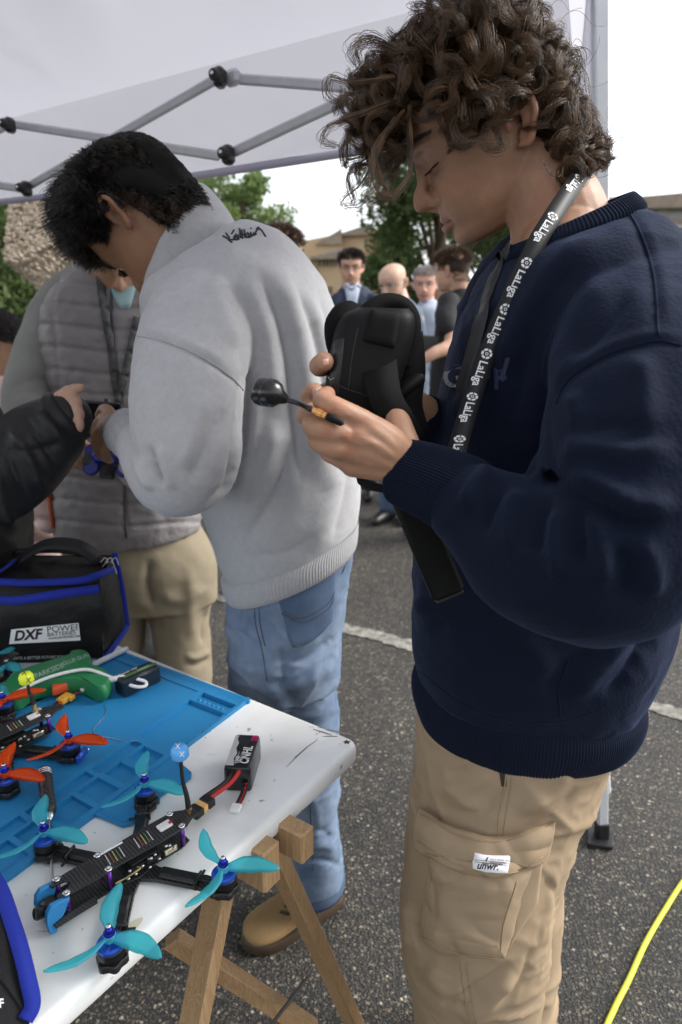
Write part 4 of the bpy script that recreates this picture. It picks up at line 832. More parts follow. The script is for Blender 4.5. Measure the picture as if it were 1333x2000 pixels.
# ------------------------------------------------------------------ goggles, antennas, lanyard, case
def goggles():
    M1 = mat('matt_black_plastic', (.0045, .0045, .005), .58, .2, bump=(400, .15, .0006)); M2 = mat('black_foam', (.004, .004, .0045), .85, .15, bump=(260, .4, .001)); M3 = mat('black_webbing', (.005, .005, .0055), .8, .2, bump=(700, .5, .001))
    MG = mat('gold_connector', (.75, .38, .14), .25, .5, 1); MA = mat('glossy_black_antenna', (.008, .008, .008), .22, .5)
    t = thing('video_goggles', 'black box shaped video goggles with mushroom antennas held in both hands', 'goggles', P(700, 800, .76))
    secs = [(640, 785, 742, 826, .775, .028), (634, 772, 752, 818, .775, .044), (638, 735, 766, 778, .778, .052), (643, 700, 780, 738, .78, .054), (650, 660, 796, 690, .783, .055), (658, 632, 806, 646, .785, .055), (672, 612, 806, 618, .785, .052), (700, 600, 796, 602, .785, .044)]
    R = [ring2(*s, n=64, p=.45) for s in spl(secs, 30)]
    bd = mk('goggle_body', loft(R), M1, t); tb = bvh(bd)
    mk('front_plate', patch(tb, ((652, 664), (676, 655), (664, 778), (640, 768)), 6, 20, .0014, .0012), mat('charcoal_faceplate', (.013, .013, .014), .35, .35), t)
    for q in ([(646, 736), (650, 742), (656, 738)],): mk('brand_mark', stitches(tb, q, 8, .0005, .003), mat('grey_print', (.35, .35, .35), .6), t)
    for q in ([(640, 744), (690, 764), (764, 786)], [(700, 640), (688, 700), (680, 770)]):
        s_ = stitches(tb, q, 24, .0007, .0001)
        if len(s_[0]): mk('seam_line', s_, M_BLK, t)
    for x_, y_ in ((662, 690), (659, 703), (656, 716)):
        p_, n_ = cast(tb, x_, y_, .001)
        if p_ is not None: mk('button', lathe([(0, .0012), (.0022, .001), (.0026, 0), (.0026, -.001)], p_, n_, 12), M_BLK, t)
    mk('foam_rim', tube([P(*q) for q in ((668, 702, .725), (690, 650, .722), (716, 612, .725), (750, 592, .73), (785, 597, .735), (803, 622, .74), (805, 660, .742), (794, 712, .742))], [.004, .007, .0095, .010, .010, .010, .009, .005], 14, 40), M2, t)
    mk('foam_lobe', [tube([P(*q) for q in ((655, 700, .75), (650, 668, .745), (658, 635, .745), (678, 612, .75), (700, 608, .755))], [.005, .008, .0135, .014, .008], 14, 24), tube([P(*q) for q in ((658, 692, .735), (668, 664, .73), (692, 648, .728))], [.004, .006, .005], 10, 12)], M2, t)
    mk('strap_tab', patch(tb, ((722, 604), (786, 612), (772, 684), (706, 668)), 10, 14, .003, .003), M3, t)
    sp = np.array([P(*q) for q in ((735, 660, .722), (742, 720, .715), (755, 780, .705), (784, 826, .71), (812, 868, .74))]); sp = spl(sp, 30); nn = nz(CAM - sp + np.array([0, 0, .12]) * np.linspace(0, 1, 30)[:, None])
    mk('strap', ribbon(sp, nn, np.linspace(.040, .028, 30), .003), M3, t)
    mk('strap_loop', box(P(790, 760, .735), .012, .022, .045, nz((.6, .2, -.8)), nz((.3, -.9, .1)), nz((.75, 0, .6)), .003), M1, t)
    mk('strap', ribbon(spl(np.array([P(*q) for q in ((800, 650, .76), (806, 720, .765), (800, 790, .77), (815, 850, .78))]), 20), nz((.2, -1, .1)), .03, .003), M3, t)
    mk('strap_buckle', prism(np.array([(695, 928), (703, 924), (722, 940), (768, 952), (768, 966), (716, 957), (699, 944)]) - [695, 928], -.004, .004, RT * .70 / FPX, -UP * .70 / FPX, FWD, P(695, 928, .70), .04), M1, t, smooth=False)
    for q in range(2):
        o = np.array([0, 0, .012]) * q; dx = (-16, -3) if q else (0, 0)
        c = P(528 + dx[0], 767 + dx[1], .655) + o * .1 + FWD * .012 * q; e = P(668, 826, .628) + FWD * .012 * q; ax = nz(P(508, 759, .655) - P(548, 776, .655))
        mk('antenna_head', lathe([(.0, -.019), (.004, -.018), (.007, -.012), (.012, -.008), (.0138, -.002), (.0138, .004), (.011, .0085), (.005, .0105), (0, .011)], c, ax, 28), MA, t)
        s0 = c - ax * .016
        mk('antenna_stalk', tube([s0, P(585 - q * 4, 788 - q * 4, .648) + FWD * .012 * q, P(608, 799 - q * 3, .634) + FWD * .012 * q], [.0026, .0024, .0032], 10, 16), MA, t)
        ax2 = nz(e - P(608, 799, .634)); cc = P(612, 801 - q * 5, .634) + FWD * .012 * q
        mk('gold_connector', lathe([(0, 0), (.0034, 0), (.0034, .004), (.0043, .0045), (.0043, .010), (.0034, .0105), (.0034, .014), (0, .0145)], cc, ax2, 12), MG, t, smooth='auto')
        mk('antenna_socket', lathe([(0, .0), (.0034, 0), (.0038, .004), (.0034, .016), (0, .019)], cc + ax2 * .014, ax2, 14), M1, t)
    return t
goggles()
u = nz(P(868, 1135, .745) - P(812, 1000, .735)); w = nz(np.cross(u, FWD))
case = thing('battery_case', 'long flat black battery case sticking out below the navy cuff', 'battery case', P(868, 1140, .745))
cc = P(826, 1040, .742)
mk('case_body', box(cc, .150, .037, .022, u, w, nz(np.cross(u, w)), .004), mat('satin_black_case', (.0035, .0037, .0035), .6, .18), case, smooth='auto')
mk('end_cap', box(cc + u * .076, .004, .032, .017, u, w, nz(np.cross(u, w)), .0015), M_BLK, case, smooth='auto')

def lanyard():
    ob = [o for o in man.children if o.name.split('.')[0] in ('body', 'sweatshirt')] + [o for s in man.children if s.name.startswith('sweatshirt') for o in s.children if o.name.startswith('collar')]
    tree = obvh(*ob)
    ML = mat('black_lanyard_ribbon', (.011, .011, .012), .55, .4, bump=(900, .3, .0004)); MW = mat('white_print', (.75, .75, .75), .7)
    t = thing('lanyard', 'black neck lanyard printed with white logos over the navy sweatshirt', 'lanyard', P(890, 900, .7))
    C = spl([(1152, 322), (1128, 352), (1100, 392), (1078, 426), (1052, 468), (1028, 516), (1006, 562), (986, 608), (966, 656), (948, 700), (932, 748), (918, 792), (902, 846), (886, 908)], 200)
    pts = []; last = None
    for x, y in C:
        p, n = cast(tree, x, y, 0); q = np.linalg.norm(p - CAM) if p is not None else None; pts.append(q)
    dv = np.array([np.nan if q is None else q for q in pts]); i = np.arange(len(dv)); ok = ~np.isnan(dv); dv = np.interp(i, i[ok], dv[ok])
    w_ = np.ones(len(dv)); fit = np.polyval(np.polyfit(i, dv, 3), i)
    for _ in range(6): w_ = np.where(fit > dv, 6.0, 1.0); fit = np.polyval(np.polyfit(i, dv, 3, w=w_), i)
    dv = fit - .004 - np.clip(np.percentile(fit - dv, 96), 0, .02)
    path = CAM + nz(ray(C[:, 0], C[:, 1])) * dv[:, None]
    tn = nz(np.gradient(path, axis=0)); vw = nz(CAM - path); lean = np.linspace(-.1, .35, 200)[:, None] * np.array([-.6, -.5, .2]); nr = nz(vw + lean); sd = nz(np.cross(nr, tn)); sd = np.where((sd @ RT)[:, None] > 0, sd, -sd); nr = nz(np.cross(sd, tn)); nr = np.where(((nr * vw).sum(1) > 0)[:, None], nr, -nr)
    wd = np.linspace(.0205, .0195, 200)
    mk('ribbon', ribbon(path, nr, wd, .0012), ML, t)
    s = np.concatenate([[0], np.cumsum(np.linalg.norm(np.diff(path, axis=0), axis=1))])
    def mp(a, b, off=.0011):
        g = lambda A: np.stack([np.interp(a, s, A[:, c]) for c in range(3)], -1)
        return g(path) + nz(g(sd)) * b[:, None] + nz(g(nr)) * off
    tv, tf = text_mesh('LaLiga', .0128, bold=.00022)
    for cx, cy in ((1130, 350), (1081, 425), (1028, 515), (988, 603), (951, 691), (923, 775), (898, 858)):
        j = np.argmin(np.hypot(C[:, 0] - cx, C[:, 1] - cy)); s0 = s[j]
        V, F = [], []; o = 0
        for q in range(6):
            a0, a1 = q * 1.047 + .1, (q + 1) * 1.047 - .12; th = np.linspace(a0, a1, 5)
            ri, ro = .0035, .0060; V.append(np.vstack([np.stack([np.cos(th) * ri, np.sin(th) * ri], -1), np.stack([np.cos(th) * ro, np.sin(th) * ro * 1.0], -1)])); F += [[o + i, o + i + 1, o + 6 + i, o + 5 + i] for i in range(4)]; o += 10
        th = np.linspace(0, 2 * np.pi, 12, endpoint=False)
        V.append(np.vstack([np.stack([np.cos(th) * .0010, np.sin(th) * .0010], -1), np.stack([np.cos(th) * .0018, np.sin(th) * .0018], -1)])); F += [[o + i, o + (i + 1) % 12, o + 12 + (i + 1) % 12, o + 12 + i] for i in range(12)]
        V = np.vstack(V); mk('logo', (mp(s0 + V[:, 0], V[:, 1]), F), MW, t, smooth=False)
        if s0 + .009 + tv[:, 0].max() < s[-1] + .012: mk('lettering', (mp(s0 + .0085 + tv[:, 0], tv[:, 1] - .0042), tf), MW, t, smooth=False)
    q = spl([(992, 484), (978, 522), (962, 566), (948, 612), (936, 660), (922, 712), (905, 770)], 60); pp = on_surf(tree, q, 60, .004)
    mk('ribbon', ribbon(pp, nz(nz(CAM - pp) + np.array([-.9, .2, 0])), .02, .0012), mat('black_lanyard_back', (.02, .02, .022), .6), t)
lanyard()
# ------------------------------------------------------------------ the young man in the grey sweatshirt
def grey_man():
    base = PY(590, 1500, 1.30) * [1, 1, 0]
    t = thing('person', 'black haired young man in light grey sweatshirt and blue jeans bending forward beside the table', 'person', base)
    ra, rr_, zz = np.array([-.30, .954, 0]), np.array([.954, .30, 0]), np.array([0, 0, 1.0])
    hd = Frame((0, 0, 0), -.30 * rr_ + .55 * ra - .78 * zz, -.60 * rr_ + .45 * ra + .66 * zz); hd.k = 1.1; ear = P(224, 420, 1.15); hd.o = ear - hd.L * .090
    parts = hd.parts(head_parts())
    parts.append(tube([hd.w((0, -.02, -.04)), P(312, 430, 1.25), P(345, 460, 1.27), P(400, 540, 1.28)], [.06, .058, .06, .07], 20, 12))
    parts += [tube([P(380, 520, 1.27), P(480, 700, 1.31), P(560, 1050, 1.42)], [.08, .11, .11], 16, 10)]
    parts += [limb([(400, 560, 1.2, .05), (385, 700, 1.08, .045), (380, 880, 1.04, .042), (330, 905, 1.10, .038), (255, 850, 1.24, .032), (222, 836, 1.29, .028)], 14, 30)]
    W = (228, 838, 1.285); kn = [(203, 818, 1.31), (200, 838, 1.30), (202, 856, 1.30), (208, 872, 1.30)]
    for k_ in kn: parts.append(finger([W, ((W[0] + k_[0]) / 2, (W[1] + k_[1]) / 2, 1.29), k_], [.022, .019, .013]))
    parts += [finger([kn[0], (190, 832, 1.32), (188, 852, 1.33), (196, 866, 1.34)], [.0125, .011, .010, .008]), finger([kn[1], (190, 852, 1.31), (190, 872, 1.32), (198, 884, 1.33)], [.0125, .011, .010, .008]),
              finger([kn[2], (194, 870, 1.31), (196, 886, 1.32), (204, 894, 1.33)], [.012, .0105, .0095, .008]), finger([kn[3], (204, 886, 1.31), (210, 896, 1.32), (216, 900, 1.33)], [.011, .0095, .009, .0075]), finger([W, (214, 808, 1.33), (204, 800, 1.36), (194, 812, 1.38)], [.018, .014, .012, .0095])]
    for q_ in ([PY(527, 1300, 1.29), PY(530, 1440, 1.41), PY(528, 1620, 1.54) * [1, 1, 0] + [0, 0, .06]], [PY(610, 1300, 1.34), PY(612, 1500, 1.34), np.append(PY(612, 1700, 1.34)[:2], .06)]): parts.append(tube([PY(570, 1080, 1.30)] + q_, [.08, .055, .042, .035], 14, 12))
    V, Fc = remesh(parts, .0036, 5)
    l = hd.l(V); n = vnormals(V, Fc); d = np.zeros(len(V))
    d -= .004 * np.exp(-(((l[:, 0] - .033) / .017) ** 2 + ((l[:, 2] + .0095 - 8 * (l[:, 0] - .033) ** 2) / .003) ** 2)) * (l[:, 1] > .07)
    V = V + n * d[:, None]
    body = mk('body', (V, Fc), M_SKIN, t, cols=skin_cols(V, (.27, .14, .08), hd))
    MH = hair_mat('black_hair', (.010, .008, .007), (.022, .017, .014), .4)
    hv = hd.l(V); vn = vnormals(V, Fc); r = np.random.default_rng(6)
    line = .05 - .55 * np.clip(.06 - hv[:, 1], 0, .12); side = (hv[:, 1] < .075) & (hv[:, 1] > -.11)
    sc = (np.abs(hv[:, 0]) < .09) & (hv[:, 2] < .13) & (hv[:, 1] > -.11) & (hv[:, 1] < .14) & (hv[:, 2] > np.where(hv[:, 1] > .06, .058, np.where(hv[:, 1] > .015, .012, np.where(hv[:, 1] > -.02, .022, -.075))))
    idx = np.nonzero(sc)[0]; N_ = 30000; pick = r.choice(idx, N_); k = 12; tt = np.linspace(0, 1, k)[None, :, None]
    p0, nr, lo = V[pick][:, None], vn[pick][:, None], hv[pick]
    top = np.clip((lo[:, 2] - .02) / .06, 0, 1) * np.clip((lo[:, 1] + .06) / .08, 0, 1); front = np.clip((lo[:, 1] - .05) / .05, 0, 1)
    Lh = (.011 + .044 * top - .014 * front)[:, None, None] * r.uniform(.75, 1.2, (N_, 1, 1)); cl = noise3(V[pick] * 45)[:, None, None]; cl2 = noise3(V[pick] * 45 + 9)[:, None, None]
    dirn = nz(nr * 1.0 + hd.F * (.2 * top + .1 * front)[:, None, None] - hd.U * (1.0 * (1 - top))[:, None, None] - hd.F * (.5 * (1 - top))[:, None, None] + r.normal(0, .10, (N_, 1, 3)) + (hd.L * cl * 1.1 + hd.F * cl2 * .9) * (.25 + .75 * top)[:, None, None])
    bend = nz(hd.F * front[:, None, None] * .5 + np.array([0, 0, -1]) * (.6 + .5 * front)[:, None, None] + hd.L * cl2 * 1.4 - hd.U * (1 - top)[:, None, None])
    ph = noise3(V[pick] * 55 + 3)[:, None, None] * 14; cr = (.0065 * (.35 + .65 * top))[:, None, None] * np.clip(tt * 2, 0, 1)
    S = p0 + dirn * Lh * tt + bend * Lh * .5 * tt ** 2 + (hd.L * np.cos(ph + 7 * tt) + hd.U * np.sin(ph + 7 * tt)) * cr
    hair_obj('hair', S, .00042, MH, t, .5)
    cap = [tube([hd.w((0, .09, .075)), hd.w((0, .03, .096)), hd.w((0, -.045, .068)), hd.w((0, -.068, .0)), hd.w((0, -.055, -.04))], [.026, .038, .040, .033, .026], 16, 12)]
    for s in (-1, 1): cap.append(tube([hd.w((s * .045, .075, .06)), hd.w((s * .052, .01, .055)), hd.w((s * .046, -.045, .02)), hd.w((s * .03, -.055, -.035))], [.020, .026, .026, .021], 14, 10))
    cv, cf = remesh(cap, .006, 3); cv = cv + vnormals(cv, cf) * (noise3(cv * 60) * .006)[:, None]
    mk('hair_underlayer', (cv, cf), mat('hair_shadow_black', (.008, .007, .006), .8, .15), t)
    st = []
    for i in range(160):
        u = r.random(); x = .012 + .044 * u; y = .128 - .6 * max(0, x - .02) ** 1.2 - 9 * max(0, x - .02) ** 2
        p_ = np.array([x, y, .024 + .007 * math.sin(u * 2.2) + r.normal(0, .002)]); st.append([hd.w(p_ + np.array([.008, -.003, .001]) * q) for q in np.linspace(0, 1, 4)])
    for i in range(120):
        u = r.random(); x = .020 + .028 * u; y0 = .103 - 18 * (x - .0325) ** 2; st.append([hd.w((x + .002 * q, y0 + .010 * q, -.009 + 6 * (x - .0325) ** 2 - .005 * q)) for q in np.linspace(0, 1, 4)])
    hair_obj('eyebrow', np.array(st), .0005, MH, body)

    MS = mat('heather_grey_fleece', (.43, .43, .445), .92, .15, sheen=.1, var=(95, .32, 9), col2=(.29, .29, .305), bump=(420, .45, .0012))
    MR = mat('heather_grey_rib', (.40, .40, .415), .92, .15, sheen=.1, var=(110, .4, 8), col2=(.27, .27, .285), bump=(420, .4, .001))
    tor = body_loft([(446, 1128, 692, 1042, 1.30, .135), (430, 1085, 703, 985, 1.30, .152), (404, 1010, 700, 900, 1.30, .158), (378, 930, 692, 810, 1.30, .165), (345, 840, 680, 720, 1.30, .17), (315, 740, 662, 630, 1.30, .18), (298, 660, 642, 570, 1.30, .185), (285, 600, 606, 508, 1.30, .18), (290, 560, 558, 458, 1.30, .14), (308, 545, 520, 440, 1.30, .10), (325, 540, 482, 428, 1.30, .08)], 64, 64)
    arm = limb([(430, 560, 1.22, .075), (395, 640, 1.12, .092), (372, 730, 1.06, .088), (368, 830, 1.03, .084), (372, 900, 1.02, .075), (345, 925, 1.05, .066), (308, 902, 1.12, .055), (282, 876, 1.19, .046), (270, 862, 1.225, .040)], 32, 50)
    arm2 = limb([(470, 560, 1.36, .08), (420, 700, 1.48, .08), (360, 850, 1.52, .07), (300, 905, 1.50, .055), (270, 915, 1.48, .045)], 24, 30)
    V, Fc = remesh([tor, arm, arm2], .0052, 7)
    V = V + vnormals(V, Fc) * (noise3(V * 8) * .005 + noise3(V * 20) * .0018 + wrinkle(V, (7, 7, 9), .004, 2) + wrinkle(V, (18, 18, 24), .0010, 6))[:, None]
    nr = (0, 1.17)
    V = folds(V, Fc, [([(480, 690), (482, 760), (470, 860), (452, 950), (400, 990)], -.022, 13), ([(500, 760), (492, 860), (478, 950)], .010, 14), ([(440, 560), (470, 640), (482, 720)], -.010, 20), ([(470, 520), (520, 640), (540, 800)], .009, 24), ([(410, 540), (440, 600), (462, 680)], .010, 22),
        ([(520, 490), (580, 620), (610, 800), (640, 960)], .012, 24), ([(500, 520), (550, 640), (575, 800), (590, 950)], -.013, 16), ([(570, 540), (620, 680), (650, 860)], -.010, 15), ([(600, 560), (640, 700), (668, 850)], .009, 13), ([(620, 560), (655, 680), (680, 800)], -.005, 9),
        ([(460, 980), (520, 900), (540, 820)], .012, 20), ([(480, 1060), (540, 960), (570, 860)], -.010, 18), ([(600, 1080), (640, 1000), (660, 900)], .007, 22), ([(650, 1060), (672, 980), (685, 900)], -.006, 14), ([(480, 1085), (560, 1080), (640, 1030)], -.005, 14),
        ([(272, 656), (330, 670), (400, 702), (450, 735), (478, 765)], -.006, 8), ([(272, 640), (330, 654), (400, 685), (450, 716)], .004, 10),
        ([(300, 960), (275, 915), (268, 880)], .010, 9), ([(318, 950), (300, 905), (290, 870)], -.012, 8), ([(340, 960), (322, 910), (310, 865)], .008, 10), ([(285, 905), (300, 915), (320, 945)], -.008, 6), ([(365, 950), (400, 880), (440, 800)], -.006, 22, nr), ([(300, 700), (330, 780), (320, 850)], -.005, 20, nr), ([(400, 760), (380, 850), (350, 920)], .006, 20, nr),
        ([(420, 480), (500, 520), (560, 600)], .005, 20), ([(310, 560), (370, 520), (430, 450)], -.005, 12), ([(350, 600), (420, 560), (470, 500)], .004, 16)])
    sw = mk('sweatshirt', (V, Fc), MS, t); ts = bvh(sw)
    for q in ([(270, 656), (330, 669), (400, 701), (450, 735), (476, 762)],): mk('seam', stitches(ts, q, 40, .0014, .0003), MR, sw)
    def rib(rings, ribs, h, nm):
        S = np.array(rings, float); c = S.mean(1, keepdims=True); o = nz(S - c); th_ = np.linspace(0, 2 * np.pi, S.shape[1], endpoint=False)
        return mk(nm, loft(S + o * (h * np.cos(th_ * ribs))[None, :, None], cap=False), MR, sw)
    # collar: thick stand-up funnel
    def coll(a, b, da, db, n=64):
        L_, R_ = P(*a, da), P(*b, db); c = (L_ + R_) / 2; A = (R_ - L_) / 2; v = nz(c - CAM); B = nz(v - nz(A) * (v @ nz(A))) * .082; q = np.linspace(0, 2 * np.pi, n, endpoint=False)
        return c + np.cos(q)[:, None] * A + np.sin(q)[:, None] * B
    rings = [coll((296, 592), (462, 440), 1.25, 1.27), coll((284, 565), (440, 410), 1.235, 1.26), coll((282, 535), (418, 386), 1.225, 1.25), coll((283, 512), (402, 372), 1.215, 1.24), coll((287, 503), (388, 364), 1.215, 1.24), coll((295, 500), (380, 367), 1.22, 1.24), coll((300, 510), (384, 380), 1.22, 1.24)]
    R = np.array([spl(np.array(rings)[:, j], 20) for j in range(64)]).transpose(1, 0, 2); vv, ff = loft(R, cap=False); vv = vv + vnormals(vv, np.array(ff)) * (noise3(vv * 16) * .006)[:, None]
    co = mk('collar', (vv, ff), MS, sw); tsig = obvh(sw, co)
    secs = spl([(450, 1105, 700, 1015, 1.30, .14), (436, 1118, 700, 1030, 1.30, .148), (438, 1138, 699, 1045, 1.30, .15), (444, 1154, 697, 1058, 1.30, .146), (452, 1162, 692, 1064, 1.30, .138), (462, 1158, 684, 1062, 1.30, .128)], 14)
    rib([ring2(*s, n=720, p=.9) for s in secs], 150, .0007, 'hem')
    ax = np.array([(284, 874, 1.20), (272, 862, 1.225), (252, 846, 1.255), (240, 840, 1.27), (240, 840, 1.265)]); pts = P(ax[:, 0], ax[:, 1], ax[:, 2]); t_, a_, b_ = frames(pts); tq = np.linspace(0, 2 * np.pi, 320, endpoint=False); rr = [.040, .046, .045, .042, .034]
    rib([pts[i] + rr[i] * (np.cos(tq)[:, None] * a_[i] + np.sin(tq)[:, None] * b_[i]) for i in range(5)], 64, .0006, 'cuff')
    # signature print at the nape (marker strokes)
    MI = mat('black_marker_print', (.015, .015, .02), .8)
    z = lambda x, y: (420 + x / 6.665, 420 + y / 6.665)
    strokes = [[(148, 240), (190, 300), (180, 325), (225, 362)], [(108, 278), (150, 300), (205, 330)], [(250, 200), (222, 250)], [(210, 330), (252, 322), (275, 290), (262, 270), (250, 300), (270, 330), (300, 322)], [(305, 265), (312, 325)], [(275, 255), (300, 312)], [(322, 180), (338, 300)], [(318, 250), (345, 245)], [(350, 200), (362, 310)], [(385, 195), (395, 300)], [(360, 262), (400, 255)],
               [(425, 235), (408, 260), (412, 295), (440, 290), (440, 240), (448, 298), (470, 280)], [(468, 230), (474, 285), (492, 262), (500, 255), (505, 268)], [(470, 178), (474, 182)], [(508, 235), (514, 270), (530, 235), (536, 258)], [(536, 225), (545, 205), (560, 190), (590, 188), (620, 220), (660, 285)], [(545, 180), (575, 165)]]
    for s in strokes:
        st_ = stitches(tsig, [z(*q) for q in s], 14, .0016, .0006)
        if len(st_[0]): mk('signature_stroke', st_, MI, sw)
    # jeans
    MJ = mat('blue_denim', (.085, .13, .21), .85, .2, var=(7, .85, 5), col2=(.23, .29, .385), bump=(800, .4, .001))
    hip = body_loft([(452, 1330, 665, 1320, 1.30, .12), (448, 1240, 668, 1230, 1.30, .135), (450, 1150, 690, 1060, 1.30, .13), (470, 1080, 680, 1000, 1.30, .11)], 20)
    la = body_loft([(540, 1260, 664, 1250, 1.33, .095), (545, 1340, 655, 1330, 1.34, .09), (560, 1420, 662, 1400, 1.34, .088), (565, 1520, 662, 1510, 1.34, .08), (568, 1620, 660, 1610, 1.34, .078), (562, 1690, 670, 1680, 1.34, .08), (562, 1728, 673, 1712, 1.34, .08)], 40)
    lb = body_loft([(450, 1260, 600, 1260, 1.26, .095), (460, 1340, 592, 1340, 1.32, .09), (476, 1420, 580, 1420, 1.39, .085), (490, 1520, 575, 1520, 1.48, .075), (492, 1625, 565, 1625, 1.54, .07)], 40)
    V, Fc = remesh([hip, la, lb], .0052, 6)
    V = V + vnormals(V, Fc) * (noise3(V * 12) * .004 + noise3(V * 30) * .0016 + wrinkle(V, (9, 9, 16), .008, 3) + wrinkle(V, (20, 20, 36), .003, 7))[:, None]
    V = folds(V, Fc, [([(660, 1240), (600, 1290), (545, 1300)], -.010, 14), ([(655, 1290), (600, 1330), (550, 1345)], .007, 14), ([(552, 1260), (560, 1340), (590, 1400)], -.010, 12), ([(470, 1280), (520, 1330), (560, 1400)], .007, 18), ([(640, 1420), (612, 1480), (600, 1560)], .006, 12), ([(570, 1690), (620, 1680), (668, 1690)], -.008, 8), ([(572, 1665), (620, 1650), (660, 1660)], .006, 9), ([(575, 1630), (620, 1620), (655, 1640)], -.005, 8), ([(600, 1540), (620, 1600), (612, 1660)], .005, 10), ([(465, 1230), (500, 1260), (540, 1250)], -.005, 14)])
    jn = mk('jeans', (V, Fc), MJ, t); tj = bvh(jn)
    MTJ = mat('dark_denim_stitch', (.05, .055, .075), .8); MPJ = mat('darker_denim', (.058, .092, .16), .85, .2, var=(9, .6, 5), col2=(.11, .16, .24), bump=(800, .4, .001))
    pk = mk('back_pocket', patch(tj, ((538, 1162), (660, 1108), (652, 1212), (568, 1268)), 16, 18, .0016, .002, ((0, 0), (0, 16))), MPJ, jn); tp = bvh(pk)
    for q in ([(546, 1190), (590, 1205), (640, 1180), (656, 1150)], [(550, 1198), (592, 1214), (640, 1190), (656, 1160)], [(575, 1262), (610, 1258), (648, 1222)]):
        s_ = stitches(tp, q, 20, .0010, .0005)
        if len(s_[0]): mk('stitching', s_, MTJ, jn)
    for q in ([(497, 1170), (500, 1220), (512, 1268), (522, 1330)], [(505, 1170), (509, 1220), (518, 1262)], [(668, 1120), (690, 1070)], [(600, 1440), (604, 1540), (608, 1620), (612, 1700)]):
        s_ = stitches(tj, q, 24, .0010, .0005)
        if len(s_[0]): mk('seam', s_, MTJ, jn)
    hm = [ring2(*s, n=48) for s in ((561, 1716, 673, 1702, 1.34, .082), (560, 1728, 675, 1714, 1.34, .084), (561, 1736, 674, 1720, 1.34, .083), (566, 1734, 668, 1720, 1.34, .078))]
    mk('leg_hem', loft(hm, cap=False), MPJ, jn)
    # suede shoe
    MSh = mat('tan_suede', (.26, .172, .082), .9, .15, sheen=.3, var=(40, .35), col2=(.19, .12, .055), bump=(500, .4, .001)); MSo = mat('brown_gum_sole', (.055, .036, .022), .6, .4); ML = mat('dark_lace', (.03, .022, .016), .8)
    def shoe(heel, toe, vis):
        h, o = np.append(heel[:2], 0), np.append(toe[:2], 0); u = nz(o - h); s = np.array([-u[1], u[0], 0]); Lg = np.linalg.norm(o - h); zz = np.array([0, 0, 1.0]); R = []
        for f, w, zt in ((0, .010, .06), (.03, .028, .075), (.12, .037, .088), (.28, .040, .092), (.42, .043, .088), (.56, .049, .072), (.72, .053, .058), (.86, .049, .050), (.95, .036, .042), (1.0, .012, .034)):
            q = np.linspace(0, 2 * np.pi, 28, endpoint=False); zc = (zt + .02) / 2; hz = (zt - .02) / 2
            R.append(h + u * f * Lg + s * (w * np.sign(np.cos(q)) * np.abs(np.cos(q)) ** .85)[:, None] + zz * (zc + hz * np.sign(np.sin(q)) * np.abs(np.sin(q)) ** .9)[:, None])
        R = np.array([spl(np.array(R)[:, j], 30) for j in range(28)]).transpose(1, 0, 2)
        sh = mk('shoe', loft(R), MSh, t)
        ol = [];
        for f, w in ((-.015, .012), (.02, .030), (.12, .040), (.28, .042), (.42, .045), (.56, .052), (.72, .057), (.86, .053), (.96, .038), (1.02, .012)): ol.append((f * Lg, w))
        ol = np.array(ol); poly = np.vstack([np.column_stack([ol[:, 0], ol[:, 1]]), np.column_stack([ol[::-1, 0], -ol[::-1, 1]])])
        mk('sole', prism(poly, 0, .030, u, s, zz, h, .03), MSo, sh, smooth='auto')
        if vis:
            tb = bvh(sh)
            for k in range(5):
                x0, y0 = 548 + k * 9, 1782 - k * 12
                mk('lace', stitches(tb, [(x0, y0), (x0 + 14, y0 + 4), (x0 + 30, y0 - 2)], 10, .0028, .002), ML, sh)
            mk('stitching', stitches(tb, [(600, 1795), (580, 1812), (572, 1826), (590, 1832), (640, 1808)], 20, .0008, .0006), ML, sh)
            p, n = cast(tb, 596, 1787, .0012)
            if p is not None: mk('side_tab', box(p, .016, .002, .006, u, n, np.cross(u, n), .0004), MTJ, sh)
    shoe(PZ(662, 1752, 0.0), PZ(480, 1850, 0.0), True)
    p = PZ(530, 1632, 0); u = nz(PZ(480, 1850, 0) - PZ(662, 1752, 0)); shoe(p - u * .06, p + u * .21, False)
grey_man()
